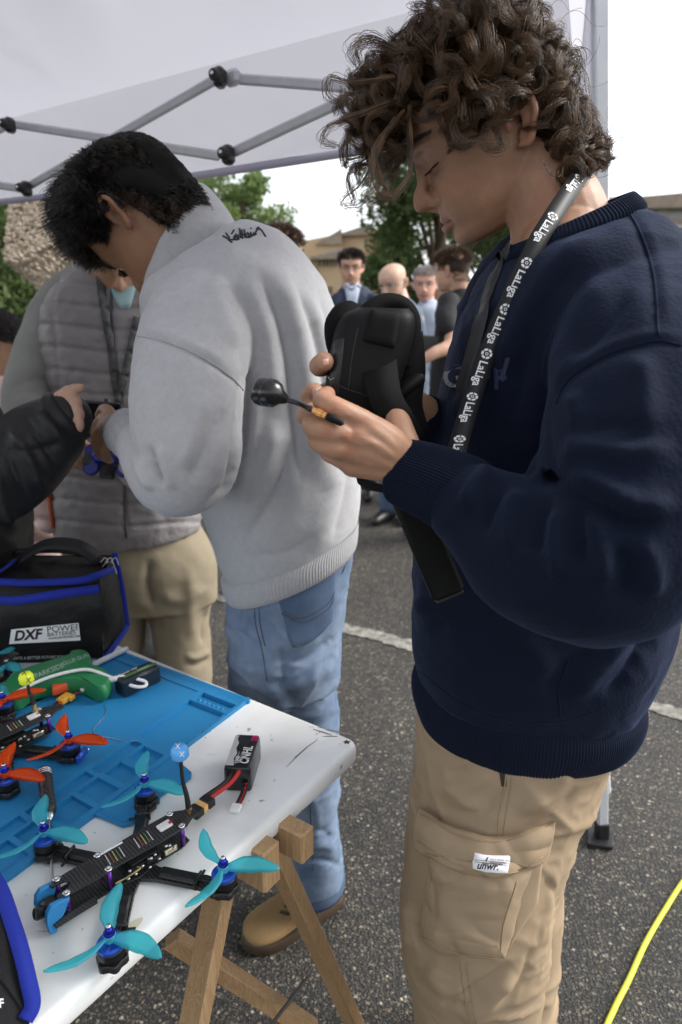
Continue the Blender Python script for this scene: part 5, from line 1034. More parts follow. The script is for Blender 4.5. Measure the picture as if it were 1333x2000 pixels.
# ------------------------------------------------------------------ man in the quilted vest, dark sleeve, child
def vest_man():
    Y = 1.95; base = PY(270, 1500, Y) * [1, 1, 0]
    t = thing('person', 'man in grey quilted vest and beige trousers standing behind the table, face mostly hidden', 'person', base)
    F = np.array([.25, -.80, -.55]); hd = Frame(P(228, 488, 1.76), F)
    parts = hd.parts(head_parts()); parts.append(tube([hd.w((0, -.015, -.04)), PY(228, 545, 1.96), PY(232, 600, Y + .02)], [.06, .06, .08], 18, 10))
    parts += [tube([PY(232, 590, Y), PY(245, 900, Y), PY(260, 1080, Y)], [.09, .13, .12], 16, 10),
              limb([(160, 570, 2.0, .05), (85, 690, 1.9, .042), (55, 800, 1.82, .038), (100, 835, 1.72, .03), (130, 872, 1.66, .026)], 14, 24), limb([(310, 570, 2.0, .05), (370, 720, 2.0, .042), (350, 900, 1.9, .036), (285, 930, 1.75, .027)], 14, 24)]
    W = (128, 868, 1.66)
    for k_, a, b, r in (((150, 852, 1.62), (166, 868, 1.60), (184, 880, 1.60), .0105), ((148, 868, 1.62), (166, 884, 1.60), (182, 898, 1.60), .0105), ((145, 884, 1.63), (160, 898, 1.61), (174, 908, 1.61), .010), ((140, 898, 1.64), (150, 908, 1.62), (160, 914, 1.62), .009)):
        parts += [finger([W, ((W[0] + k_[0]) / 2, (W[1] + k_[1]) / 2, 1.64), k_], [.024, .02, .013]), finger([k_, a, b], [.0125, r, r * .8])]
    parts.append(finger([W, (150, 846, 1.60), (166, 842, 1.585), (182, 852, 1.58)], [.018, .013, .011, .009]))
    W = (285, 930, 1.75)
    for dx, dy in ((-22, -6), (-20, 4), (-16, 12), (-10, 18)): parts.append(finger([W, (W[0] + dx * .5, W[1] + dy * .5, 1.73), (W[0] + dx, W[1] + dy, 1.71)], [.022, .016, .010]))
    for x in (210, 345): parts.append(tube([PY(260, 1060, Y), PY(x, 1250, Y), PY(x, 1400, Y), np.append(PY(x, 1600, Y)[:2], .05)], [.09, .055, .045, .04], 12, 12))
    V, Fc = remesh(parts, .0042, 5)
    mk('body', (V, Fc), M_SKIN, t, cols=skin_cols(V, (.40, .23, .145), hd))
    MH = hair_mat('dark_hair', (.014, .010, .007), (.03, .02, .014)); hv = hd.l(V); vn = vnormals(V, Fc); r = np.random.default_rng(9)
    idx = np.nonzero((hv[:, 2] > .055) & (hv[:, 2] < .13) & (np.abs(hv[:, 0]) < .09) & (hv[:, 1] > -.11))[0]; p = r.choice(idx, 2500); tt = np.linspace(0, 1, 6)[None, :, None]
    hair_obj('hair', V[p][:, None] + nz(vn[p][:, None] + r.normal(0, .3, (2500, 1, 3))) * .03 * tt, .0006, MH, t)
    MV = mat('taupe_quilted_nylon', (.215, .198, .20), .55, .35, var=(10, .35, 5), col2=(.165, .15, .152), bump=(45, .35, .01, 5)); ML = mat('grey_softshell_sleeve', (.23, .23, .215), .85, .2, bump=(500, .3, .001), var=(8, .2))
    tor = body_loft([(118, 1062, 392, 1030, Y, .15), (112, 1010, 392, 990, Y, .165), (114, 940, 390, 930, Y, .165), (110, 850, 385, 840, Y, .165), (100, 760, 385, 750, Y, .165), (90, 680, 378, 670, Y, .165), (92, 600, 368, 590, Y, .155), (120, 555, 345, 545, Y, .135), (160, 520, 305, 515, Y, .10)], 60, 64)
    V, Fc = remesh([tor], .006, 5)
    px, py, dd = proj(V); n = vnormals(V, Fc); d = noise3(V * 14) * .006 + noise3(V * 34) * .004
    rows = np.array([556, 598, 641, 684, 728, 768, 810, 852, 894, 936, 980, 1022]); yy = py + 5 * np.sin(px * .02) - (px - 240) * .02
    ds = np.abs(yy[:, None] - rows).min(1); d += .0050 * (1 - np.exp(-(ds / 4.0) ** 2)) - .003
    V = V + n * d[:, None]
    V = folds(V, Fc, [([(215, 560), (222, 700), (236, 800), (246, 1050)], -.010, 6), ([(100, 600), (112, 720), (120, 860)], -.006, 8), ([(300, 600), (296, 800), (300, 1000)], -.004, 8)])
    ve = mk('quilted_vest', (V, Fc), MV, t); tv = bvh(ve)
    for q in ([(218, 565), (224, 700), (238, 820), (248, 1050)], [(206, 565), (214, 700), (228, 800)]): mk('zip', stitches(tv, q, 40, .0030, .002), mat('dark_zip', (.05, .045, .048), .5), ve)
    mk('vest_collar', loft([ring2(*s, n=40) for s in ((172, 575, 290, 570, Y, .10), (152, 540, 292, 535, Y, .11), (148, 512, 290, 515, Y, .105), (156, 506, 284, 510, Y, .098), (162, 520, 280, 520, Y, .09))], cap=False), MV, ve)
    mk('shirt', patch(tv, ((210, 560), (270, 556), (256, 602), (234, 605)), 8, 8, .004, .003), mat('pale_teal_shirt', (.30, .44, .46), .8), t)
    s1 = limb([(170, 545, 2.0, .06), (125, 600, 1.96, .078), (88, 680, 1.90, .076), (58, 760, 1.85, .068), (55, 805, 1.81, .060), (85, 825, 1.76, .05), (112, 850, 1.70, .042)], 24, 40); s2 = limb([(300, 545, 2.0, .06), (350, 620, 1.98, .075), (372, 740, 2.0, .068), (360, 880, 1.92, .055), (300, 926, 1.78, .04)], 24, 36)
    for q in (s1, s2):
        V, Fc = remesh([q], .007, 5); V = V + vnormals(V, Fc) * (noise3(V * 13) * .006 + noise3(V * 30) * .002)[:, None]
        V = folds(V, Fc, [([(20, 760), (60, 740), (110, 745)], -.008, 9), ([(25, 790), (60, 775), (105, 778)], .007, 10), ([(40, 700), (90, 720), (120, 700)], .005, 12)]); mk('sleeve', (V, Fc), ML, t)
    ln_ = spl([(196, 530), (203, 590), (213, 660), (222, 720), (230, 785)], 40)
    MLn = mat('dark_printed_lanyard', (.02, .02, .022), .6, var=(60, .8, 3), col2=(.12, .12, .12))
    for q in (ln_, spl([(268, 620), (256, 680), (245, 730), (233, 785)], 40)):
        pp = on_surf(tv, q, 40, .006)
        if len(pp) > 4: mk('lanyard', ribbon(pp, nz(CAM - pp), .02, .0015), MLn, t)
    MT = mat('beige_chino', (.235, .198, .138), .8, .2, var=(9, .35, 5), col2=(.175, .146, .10), bump=(600, .25, .001))
    hip = body_loft([(135, 1180, 425, 1170, Y, .13), (125, 1110, 420, 1090, Y, .15), (130, 1050, 388, 1030, Y, .14)], 14); la = body_loft([(290, 1150, 424, 1130, Y, .11), (300, 1230, 408, 1210, Y, .10), (312, 1300, 412, 1280, Y, .095), (318, 1400, 412, 1390, Y, .09), (322, 1640, 400, 1640, Y, .08)], 30); lb = body_loft([(138, 1150, 292, 1150, Y, .11), (150, 1230, 285, 1230, Y, .10), (165, 1320, 280, 1320, Y, .095), (180, 1640, 270, 1640, Y, .08)], 30)
    V, Fc = remesh([hip, la, lb], .0065, 5); V = V + vnormals(V, Fc) * (noise3(V * 12) * .006 + noise3(V * 30) * .0022)[:, None]
    V = folds(V, Fc, [([(292, 1090), (288, 1140), (300, 1190)], -.012, 10), ([(400, 1140), (360, 1170), (310, 1165)], .008, 12), ([(405, 1190), (395, 1230), (400, 1262)], -.008, 8), ([(412, 1285), (385, 1300), (360, 1296)], -.009, 6), ([(412, 1270), (385, 1284), (360, 1280)], .008, 6), ([(370, 1100), (372, 1180), (378, 1260)], .006, 12)])
    mk('trousers', (V, Fc), MT, t)
    for x in (215, 352):
        p = PY(x, 1640, Y); mk('shoe', tube([(p[0], p[1] + .06, .05), (p[0], p[1] - .08, .05), (p[0] + .01, p[1] - .17, .035)], [.045, .047, .034], 14, 10), mat('dark_shoe', (.02, .018, .016), .6), t)
vest_man()
def dark_sleeve():
    t = thing('person', 'person in black jacket at the left edge pointing with one finger', 'person', P(-120, 1500, 1.45) * [1, 1, 0])
    S = limb([(-190, 720, 1.35, .075), (-150, 900, 1.25, .09), (-60, 945, 1.2, .085), (30, 905, 1.2, .080), (92, 850, 1.2, .066), (122, 822, 1.2, .052), (130, 815, 1.2, .044)], 30, 50)
    tor = body_loft([(-330, 1500, 20, 1500, 1.45, .15), (-330, 1250, 48, 1230, 1.42, .16), (-330, 1080, 54, 1060, 1.40, .16), (-320, 950, 30, 930, 1.40, .16), (-300, 760, -60, 720, 1.4, .16), (-250, 640, -120, 620, 1.4, .09)], 30)
    V, Fc = remesh([S, tor], .0055, 6); V = V + vnormals(V, Fc) * (noise3(V * 12) * .006 + noise3(V * 26) * .003)[:, None]
    V = folds(V, Fc, [([(20, 830), (60, 900), (90, 960)], .010, 9), ([(45, 810), (85, 870), (118, 915)], -.009, 7), ([(70, 795), (110, 845), (135, 880)], .009, 8), ([(0, 850), (30, 930), (60, 1000)], -.009, 10), ([(-20, 900), (10, 980), (30, 1040)], .009, 12), ([(10, 880), (70, 880), (130, 860)], -.006, 8)])
    MJ = mat('black_nylon_jacket', (.006, .006, .0065), .5, .35, bump=(40, .3, .006, 5))
    hd = Frame(P(-230, 520, 1.4), (.8, .5, -.35))
    parts = hd.parts(head_parts()) + [tube([hd.w((0, -.01, -.04)), P(-200, 660, 1.4), P(-180, 900, 1.4), PY(-150, 1300, 1.42), PY(-150, 1700, 1.42) * [1, 1, 0] + [0, 0, .05]], [.055, .07, .11, .09, .04], 16, 16), limb([(-190, 720, 1.35, .045), (-150, 900, 1.25, .04), (30, 905, 1.2, .035), (118, 818, 1.2, .027)], 14, 30)]
    W = (112, 806, 1.20)
    for pts, r in (([(134, 768, 1.185), (146, 760, 1.18), (158, 758, 1.18)], (.0115, .0095, .008)), ([(140, 780, 1.18), (150, 788, 1.175), (148, 806, 1.185)], (.012, .0105, .009)), ([(140, 796, 1.18), (154, 808, 1.175), (150, 826, 1.185)], (.012, .0105, .009)), ([(138, 812, 1.18), (154, 828, 1.175), (148, 846, 1.185)], (.0115, .010, .0085)), ([(132, 824, 1.185), (144, 842, 1.18), (140, 852, 1.19)], (.0105, .009, .0075))):
        parts += [finger([W, ((W[0] + pts[0][0]) / 2 + 1, (W[1] + pts[0][1]) / 2 - 3, 1.188), pts[0]], [.026, .021, .014]), finger(pts, [r[0] + .0008, r[1], r[2]])]
    V2, F2 = remesh(parts, .003, 5); mk('body', (V2, F2), M_SKIN, t, cols=skin_cols(V2, (.42, .25, .175), hd))
    mk('jacket', (V, Fc), MJ, t)
    pts = P(np.array([118, 132, 140, 138]), np.array([826, 812, 806, 807]), np.array([1.2, 1.2, 1.2, 1.2])); t_, a_, b_ = frames(pts); q = np.linspace(0, 2 * np.pi, 40, endpoint=False)
    mk('cuff', loft([pts[i] + r * (np.cos(q)[:, None] * a_[i] + np.sin(q)[:, None] * b_[i]) for i, r in enumerate((.05, .052, .046, .036))], cap=False), MJ, t)
    mk('trousers', [tube([PY(x, 1300, 1.42), PY(x, 1700, 1.42) * [1, 1, 0] + [0, 0, .1]], [.1, .07], 16) for x in (-210,)], MJ, t); mk('trousers', [tube([PY(x, 1300, 1.42), PY(x, 1700, 1.42) * [1, 1, 0] + [0, 0, .1]], [.1, .07], 16) for x in (-110,)], MJ, t)
    cv = ball(hd.w((0, -.01, .05)), .1, 14); mk('hair', cv, mat('dark_hair_mass', (.012, .01, .008), .7), t)
dark_sleeve()
def child():
    Y = 2.15; t = thing('person', 'child with dark tied hair and pale pink padded jacket at the left edge', 'person', PY(40, 1500, Y) * [1, 1, 0])
    hd = Frame(P(-2, 690, 2.12), (.93, -.12, -.34)); hd.k = .92
    parts = hd.parts(head_parts()) + [tube([hd.w((0, -.015, -.04)), PY(0, 760, Y), PY(30, 1050, Y), PY(45, 1350, Y), PY(45, 1560, Y) * [1, 1, 0] + [0, 0, .05]], [.045, .05, .09, .07, .04], 14, 14)]
    V, Fc = remesh(parts, .0045, 5); mk('body', (V, Fc), M_SKIN, t, cols=skin_cols(V, (.50, .29, .18), hd))
    hv = hd.l(V); vn = vnormals(V, Fc); r = np.random.default_rng(3)
    sel = (np.abs(hv[:, 0]) < .09) & (hv[:, 2] < .13) & (hv[:, 1] > -.11) & (hv[:, 2] > np.where(hv[:, 1] > .05, .06, np.where(hv[:, 1] > 0, .02, -.06))); idx = np.nonzero(sel)[0]; p = r.choice(idx, 6000); tt = np.linspace(0, 1, 7)[None, :, None]
    back = nz(-hd.F * 1 + hd.U * .25); S = V[p][:, None] + vn[p][:, None] * (.006 + .010 * np.sin(tt * 3)) * r.uniform(.6, 1.2, (6000, 1, 1)) + back * tt * .05
    hair_obj('hair', S, .0006, hair_mat('child_dark_hair', (.012, .009, .008), (.03, .022, .018), .32), t)
    tp_ = hd.l(V); mk('hair_tie', ball(hd.w((0, -.09, .04)), .035, 10), mat('hair_bun', (.014, .011, .009), .6), t)
    mk('glasses', [tube([hd.w(q) for q in ((.074, .0, .012), (.076, .06, .012), (.066, .108, .010))], .0022, 6, 12)], mat('dark_blue_glasses', (.02, .03, .09), .4), t)
    MP = mat('pale_pink_padded_nylon', (.62, .45, .42), .5, .35, bump=(30, .3, .01, 4), var=(12, .2)); tor = body_loft([(-60, 1100, 122, 1090, Y, .14), (-70, 1000, 126, 985, Y, .15), (-75, 920, 120, 910, Y, .15), (-72, 840, 96, 835, Y, .15), (-65, 770, 40, 775, Y, .13), (-48, 735, 18, 740, Y, .08)], 40)
    arm = limb([(10, 770, 2.1, .05), (30, 860, 2.02, .058), (70, 960, 2.0, .052), (100, 1010, 1.98, .042)], 20, 24)
    V, Fc = remesh([tor, arm], .006, 5); px, py, dd = proj(V); n = vnormals(V, Fc); d = noise3(V * 16) * .006; rows = np.array([760, 800, 840, 880, 925, 968, 1012, 1056]); ds = np.abs(py[:, None] + 6 * np.sin(px * .05)[:, None] - rows).min(1); d += .013 * (1 - np.exp(-(ds / 9.) ** 2)) - .006
    ja = mk('padded_jacket', (V + n * d[:, None], Fc), MP, t); tj = bvh(ja)
    q = patch(tj, ((88, 955), (98, 960), (110, 1030), (102, 1040)), 4, 8, .006, .003); mk('orange_ribbon', q, mat('orange_ribbon', (.42, .07, .02), .6), t)
    mk('trousers', tube([PY(45, 1090, Y), PY(48, 1350, Y), PY(48, 1560, Y) * [1, 1, 0] + [0, 0, .08]], [.12, .09, .06], 18, 12), mat('pale_trousers', (.5, .5, .52), .8), t)
child()
def tablet():
    t = thing('tablet', 'black tablet controller held over the table by several hands', 'tablet', P(190, 850, 1.45))
    c = P(188, 822, 1.46); X = nz((1, .25, -.12)); Z = nz((-.1, -.75, .65)); Yv = np.cross(Z, X)
    mk('case', box(c, .115, .085, .014, X, Yv, Z, .005), M_BLK, t, smooth='auto'); mk('screen', box(c + Z * .0078, .104, .074, .001, X, Yv, Z, .0003), mat('dark_glossy_screen', (.006, .006, .007), .12, .5), t, smooth=False)
    mk('clip', box(c + Yv * .05 + X * .02, .012, .02, .016, X, Yv, Z, .003), M_BLK, t, smooth='auto'); mk('top_rail', box(c + Yv * .045, .10, .008, .02, X, Yv, Z, .003), M_BLK, t, smooth='auto')
    d = thing('racing_drone', 'small drone with dark blue plastic guards held below the black tablet', 'drone', P(215, 915, 1.45)); c = P(212, 900, 1.45); MB = mat('dark_blue_plastic', (.012, .022, .22), .3, .5)
    mk('frame', [box(c, .10, .03, .012, X, Yv, Z, .003), box(c, .03, .09, .010, X, Yv, Z, .003)], M_BLK, d, smooth='auto')
    for a, b in ((-1, -1), (-1, 1), (1, -1), (1, 1)): mk('propeller_guard', lathe([(.0145, -.004), (.0165, -.004), (.0165, .006), (.0145, .006)], c + X * .032 * a + Yv * .022 * b, Z, 20), MB, d)
    mk('battery', box(c + Z * .012, .05, .022, .014, X, Yv, Z, .003), MB, d, smooth='auto')
tablet()

# ------------------------------------------------------------------ people standing further back
M_SHOE = mat('black_leather_shoe', (.015, .014, .013), .4)
def figure(label, d, F, head_px, skin, hair, neck, torso, top_m, legs_m, arms=(), hairline=.05, seed=1, hairlen=.03, hat=None, collar=None, nhair=4200):
    hx, hy = head_px; Y = P(hx, hy, d)[1]; foot = P(hx, hy, d) * [1, 1, 0]
    t = thing('person', label, 'person', foot); hd = Frame(P(hx, hy, d), F)
    base = PY(torso[-1][0] * .5 + torso[-1][2] * .5, torso[-1][1], Y); hipc = PY((torso[0][0] + torso[0][2]) / 2, torso[0][1], Y)
    parts = hd.parts(head_parts(lids=False)) + [tube([hd.w((0, -.02, -.04)), base * .5 + hd.w((0, -.02, -.06)) * .5, base], [.055, .054, .052], 16, 8), tube([base * .85 + hipc * .15, (base + hipc) / 2, hipc], [.06, .09, .09], 14, 8)]
    for a in arms: parts.append(limb(a['bone'], 12, 24))
    for a in arms:
        for fg in a.get('fingers', ()): parts.append(finger(fg, np.linspace(.014, .008, len(fg))))
    for s in (-1, 1): parts.append(tube([hipc + (s * .08, 0, 0), (hipc[0] + s * .1, Y, .5), (hipc[0] + s * .1, Y, .06)], [.08, .055, .04], 12, 10))
    V, Fc = remesh(parts, .0055, 4)
    l = hd.l(V); n = vnormals(V, Fc); dd = np.zeros(len(V))
    for s in (-1, 1): dd -= .007 * np.exp(-(((l[:, 0] - s * .031) / .014) ** 2 + ((l[:, 2] - .011) / .010) ** 2)) * (l[:, 1] > .07)
    V = V + n * dd[:, None]; body = mk('body', (V, Fc), M_SKIN, t, cols=skin_cols(V, skin, hd))
    for s in (-1, 1):
        e = mk('eye', ball(hd.w((s * .031, .0965, .010)), .0115, 8), M_EYE, body); mk('iris', lathe([(0, .0), (.0055, -.0004), (.0058, -.0015)], hd.w((s * .031, .1084, .010)), hd.F, 10), M_IRIS, e)
    r = np.random.default_rng(seed); hv = hd.l(V); vn = vnormals(V, Fc)
    brow = [[hd.w((s * (.012 + .04 * u) + q * s * .006, .1275 - 10 * max(0, .04 * u - .012) ** 2 + .001, .029 + .006 * math.sin(u * 2.4) + o)) for q in (0, .5, 1)] for s in (-1, 1) for u, o in zip(r.random(60), r.normal(0, .002, 60))]
    if hair is not None:
        hair_obj('eyebrows', np.array(brow), .0007, hair, body)
        fr_ = np.where(hv[:, 1] > .06, hairline, np.where(hv[:, 1] > .012, .012, np.where(hv[:, 1] > -.02, .025, -.06)))
        idx = np.nonzero((np.abs(hv[:, 0]) < .09) & (hv[:, 2] < .13) & (hv[:, 1] > -.11) & (hv[:, 1] < .14) & (hv[:, 2] > fr_))[0]; p = r.choice(idx, nhair); tt = np.linspace(0, 1, 6)[None, :, None]; cl = noise3(V[p] * 60)[:, None, None]
        top = np.clip((hv[p][:, 2] - .02) / .05, .25, 1)[:, None, None]
        fz = np.clip((hv[p][:, 1] - .05) / .05, 0, 1)[:, None, None]; S = V[p][:, None] + nz(vn[p][:, None] + hd.L * cl * 1.5 + hd.U * .6 * fz + r.normal(0, .3, (nhair, 1, 3))) * hairlen * top * tt + (hd.L * noise3(V[p] * 60 + 7)[:, None, None] * 2 - hd.U * .3) * hairlen * .5 * tt ** 2
        hair_obj('hair', S, .0010, hair, t)
        cv, cf = remesh([(hd.w(np.array([0, .012, .035]) + (b_ * np.array([.078, .098, .083]))), f_) for b_, f_ in [ball((0, 0, 0), 1.0, 12)]], .008, 1); lc = hd.l(cv)
        keep = lc[:, 2] > np.where(lc[:, 1] > .05, hairline + .012, np.where(lc[:, 1] > 0, .03, -.02)); kf = keep[cf].all(1); mk('hair_underlayer', (cv + vnormals(cv, cf) * .004, cf[kf]), M_UNDER[hair.name], t)
    tor = body_loft([(a, b, c, e, Y, f) for a, b, c, e, f in torso], 40, 40); sl = [limb(a['sleeve'], 20, 26) for a in arms if 'sleeve' in a]
    V, Fc = remesh([tor] + sl, .009, 4); V = V + vnormals(V, Fc) * (noise3(V * 11) * .009 + noise3(V * 26) * .004)[:, None]
    tp = mk('top', (V, Fc), top_m, t)
    V, Fc = remesh([loft([hipc + np.array([0, 0, z_]) + np.stack([w_ * np.cos(q := np.linspace(0, 2 * np.pi, 32, endpoint=False)), .13 * np.sin(q), 0 * q], -1) for z_, w_ in ((.06, .16), (-.05, .18), (-.15, .185))])] + [tube([hipc + (s * .085, 0, -.08), (hipc[0] + s * .10, Y, .5), (hipc[0] + s * .10, Y, .10)], [.098, .082, .07], 18, 14) for s in (-1, 1)], .012, 4)
    mk('trousers', (V + vnormals(V, Fc) * (noise3(V * 12) * .008)[:, None], Fc), legs_m, t)
    fy = nz(np.array([F[0], F[1], 0]))
    for s in (-1, 1): c = np.array([hipc[0] + s * .1, Y, .045]); mk('shoe', tube([c - fy * .07, c + fy * .08, c + fy * .17 - [0, 0, .01]], [.042, .045, .033], 12, 8), M_SHOE, t)
    return t, hd, tp, body
M_EYE = mat('eye_white', (.33, .31, .29), .35); M_IRIS = mat('dark_iris', (.02, .014, .01), .2)
H_DARK = hair_mat('dark_curly_hair', (.016, .012, .009), (.05, .036, .026), .4); H_GREY = hair_mat('short_grey_hair', (.24, .23, .22), (.42, .41, .40), .5); H_BROWN = hair_mat('chestnut_hair', (.05, .03, .018), (.11, .068, .04), .4)
M_UNDER = {'dark_curly_hair': mat('dark_hair_base', (.014, .011, .008), .8), 'short_grey_hair': mat('grey_hair_base', (.2, .19, .185), .8), 'chestnut_hair': mat('chestnut_hair_base', (.03, .019, .012), .8)}
def shirt_front(t, tp, quad, m, nm='shirt_front'): mk(nm, patch(bvh(tp), quad, 8, 10, .010, .004), m, t)
def glasses(t, hd, m):
    q = np.linspace(0, 2 * np.pi, 20)
    P_ = [tube([hd.w((s * .032 + .021 * math.cos(a), .116 - .006 * abs(math.cos(a)), .009 + .015 * math.sin(a))) for a in q], .0012, 5, round_=False) for s in (-1, 1)] + [tube([hd.w((-.011, .120, .012)), hd.w((.011, .120, .012))], .0012, 5)]
    P_ += [tube([hd.w((s * .053, .110, .012)), hd.w((s * .077, .06, .013)), hd.w((s * .078, -.005, .014))], .0012, 5, 8) for s in (-1, 1)]
    mk('glasses', P_, m, t)
SK = (.52, .31, .22); M_NAVY = mat('navy_jacket', (.02, .028, .056), .7, .3, bump=(300, .3, .002)); M_LBLUE = mat('light_blue_shirt', (.40, .45, .55), .8, var=(40, .2), bump=(300, .2, .001)); M_JEAN2 = mat('mid_blue_jeans', (.045, .075, .14), .85, var=(9, .6), col2=(.09, .13, .2)); M_BLUEG = mat('blue_grey_jumper', (.10, .13, .17), .9, bump=(200, .4, .002)); M_BTEE = mat('black_tee', (.008, .008, .009), .85); M_DTRS = mat('dark_trousers', (.02, .02, .023), .8)
t, hd, tp, bd = figure('dark haired man with glasses in navy jacket over pale blue shirt', 4.9, (-.05, -1, -.12), (687, 524), SK, H_DARK, None, [(640, 800, 752, 800, .13), (634, 720, 752, 715, .14), (642, 640, 748, 635, .14), (644, 590, 742, 588, .13), (660, 568, 722, 566, .09), (672, 556, 706, 556, .07)], M_NAVY, M_DTRS, [dict(bone=[(655, 590, 4.9, .045), (645, 660, 4.9, .04), (660, 740, 4.8, .03)], sleeve=[(660, 588, 4.9, .06), (650, 660, 4.9, .062), (662, 735, 4.8, .05)]), dict(bone=[(735, 590, 4.9, .045), (745, 660, 4.9, .04), (735, 740, 4.8, .03)], sleeve=[(728, 588, 4.9, .06), (740, 660, 4.9, .062), (732, 735, 4.8, .05)])], .062, 1, .034)
glasses(t, hd, mat('dark_frame', (.02, .02, .02), .4)); shirt_front(t, tp, ((672, 556), (706, 556), (694, 612), (682, 612)), M_LBLUE)
mk('shirt_collar', [tube([PY(672, 562, 4.75), PY(678, 556, 4.70), PY(687, 566, 4.68), PY(697, 556, 4.70), PY(704, 560, 4.75)], .012, 6, 12, flat=.5)], M_LBLUE, t)
t, hd, tp, bd = figure('bald man with grey beard and glasses in blue grey jumper looking down', 4.35, (-.55, -.8, -.30), (771, 552), (.56, .36, .26), None, None, [(745, 820, 838, 820, .12), (742, 740, 838, 735, .13), (748, 660, 832, 655, .13), (752, 615, 826, 608, .12), (764, 596, 806, 588, .08), (772, 588, 798, 582, .065)], M_BLUEG, M_JEAN2, [dict(bone=[(815, 625, 4.35, .045), (824, 700, 4.35, .04), (800, 760, 4.2, .03)], sleeve=[(808, 618, 4.35, .06), (822, 700, 4.35, .06), (806, 750, 4.22, .05)])])
glasses(t, hd, mat('silver_frame', (.6, .6, .62), .25, .5, 1))
bl = hd.l(np.array([list(v.co) for v in bd.data.vertices]) + BASE[bd.name]); nb = np.nonzero((bl[:, 2] < -.045) & (bl[:, 2] > -.11) & (bl[:, 1] > .03) & (np.abs(bl[:, 0]) < .07) & ~((np.abs(bl[:, 0]) < .025) & (np.abs(bl[:, 2] + .0635) < .009)))[0]
rr = np.random.default_rng(5); pk = rr.choice(nb, 1500); bv = np.array([list(v.co) for v in bd.data.vertices]) + BASE[bd.name]; dn = nz(bv[pk] - hd.w((0, .03, -.05)))
hair_obj('beard', np.stack([bv[pk] + dn * q + hd.U * -q * .5 for q in (0, .005, .010)], 1), .0008, H_GREY, t)
t, hd, tp, bd = figure('grey haired man in open collared light blue shirt behind the bald man', 4.75, (-.2, -.96, -.1), (832, 556), (.58, .33, .25), H_GREY, None, [(798, 790, 862, 785, .13), (800, 720, 866, 715, .14), (806, 650, 866, 640, .14), (806, 610, 866, 604, .13), (818, 594, 856, 590, .09), (822, 586, 848, 584, .07)], M_LBLUE, M_JEAN2, [dict(bone=[(856, 618, 4.75, .045), (864, 690, 4.75, .04), (850, 750, 4.6, .03)], sleeve=[(852, 616, 4.75, .06), (864, 690, 4.75, .06), (850, 745, 4.6, .05)])], .06, 2, .018)
t, hd, tp, bd = figure('young man in black tee shirt seen from behind holding a black folder', 3.95, (-.72, .68, -.12), (889, 530), SK, H_BROWN, None, [(838, 800, 940, 800, .12), (842, 720, 945, 715, .13), (850, 650, 955, 645, .14), (856, 600, 960, 598, .13), (872, 578, 930, 574, .09), (880, 566, 912, 562, .065)], M_BTEE, M_DTRS, [dict(bone=[(872, 602, 3.9, .045), (882, 668, 3.8, .040), (848, 690, 3.75, .034), (826, 703, 3.75, .027), (814, 710, 3.75, .024)], sleeve=[(876, 592, 3.9, .065), (872, 625, 3.85, .066), (874, 640, 3.83, .063)], fingers=[[(815, 708, 3.75), (806, 698, 3.75), (798, 688, 3.75)], [(812, 712, 3.75), (802, 706, 3.75), (796, 700, 3.76)], [(812, 716, 3.75), (804, 716, 3.76), (798, 712, 3.78)], [(816, 718, 3.75), (808, 722, 3.76), (802, 718, 3.78)]])], .055, 4, .036)
fo = thing('folder', 'flat black folder carried under the arm of the man in black tee shirt', 'folder', P(828, 680, 3.8)); mk('cover', box(P(826, 676, 3.82), .17, .02, .12, nz((1, .1, -.1)), (0, 1, 0), nz((.1, 0, 1)), .004), M_BLK, fo, smooth='auto'); mk('pages', box(P(826, 676, 3.80), .16, .008, .11, nz((1, .1, -.1)), (0, 1, 0), nz((.1, 0, 1)), .001), mat('dark_card', (.02, .02, .021), .7), fo, smooth=False)
figure('person in beige coat mostly hidden between the grey haired man and black tee', 5.0, (.3, -.9, -.1), (868, 566), SK, H_BROWN, None, [(838, 780, 898, 780, .13), (838, 700, 900, 695, .14), (844, 620, 896, 615, .14), (850, 598, 888, 596, .1), (858, 590, 880, 590, .07)], mat('beige_coat', (.42, .34, .25), .8), M_DTRS, [])
figure('brown haired person hidden behind the shoulder of the grey sweatshirt, hair showing', 3.1, (.5, .8, -.1), (545, 496), SK, H_BROWN, None, [(480, 820, 610, 820, .13), (475, 720, 612, 715, .14), (480, 640, 610, 635, .14), (495, 590, 600, 588, .12), (520, 572, 575, 572, .08)], M_BTEE, M_DTRS, [])
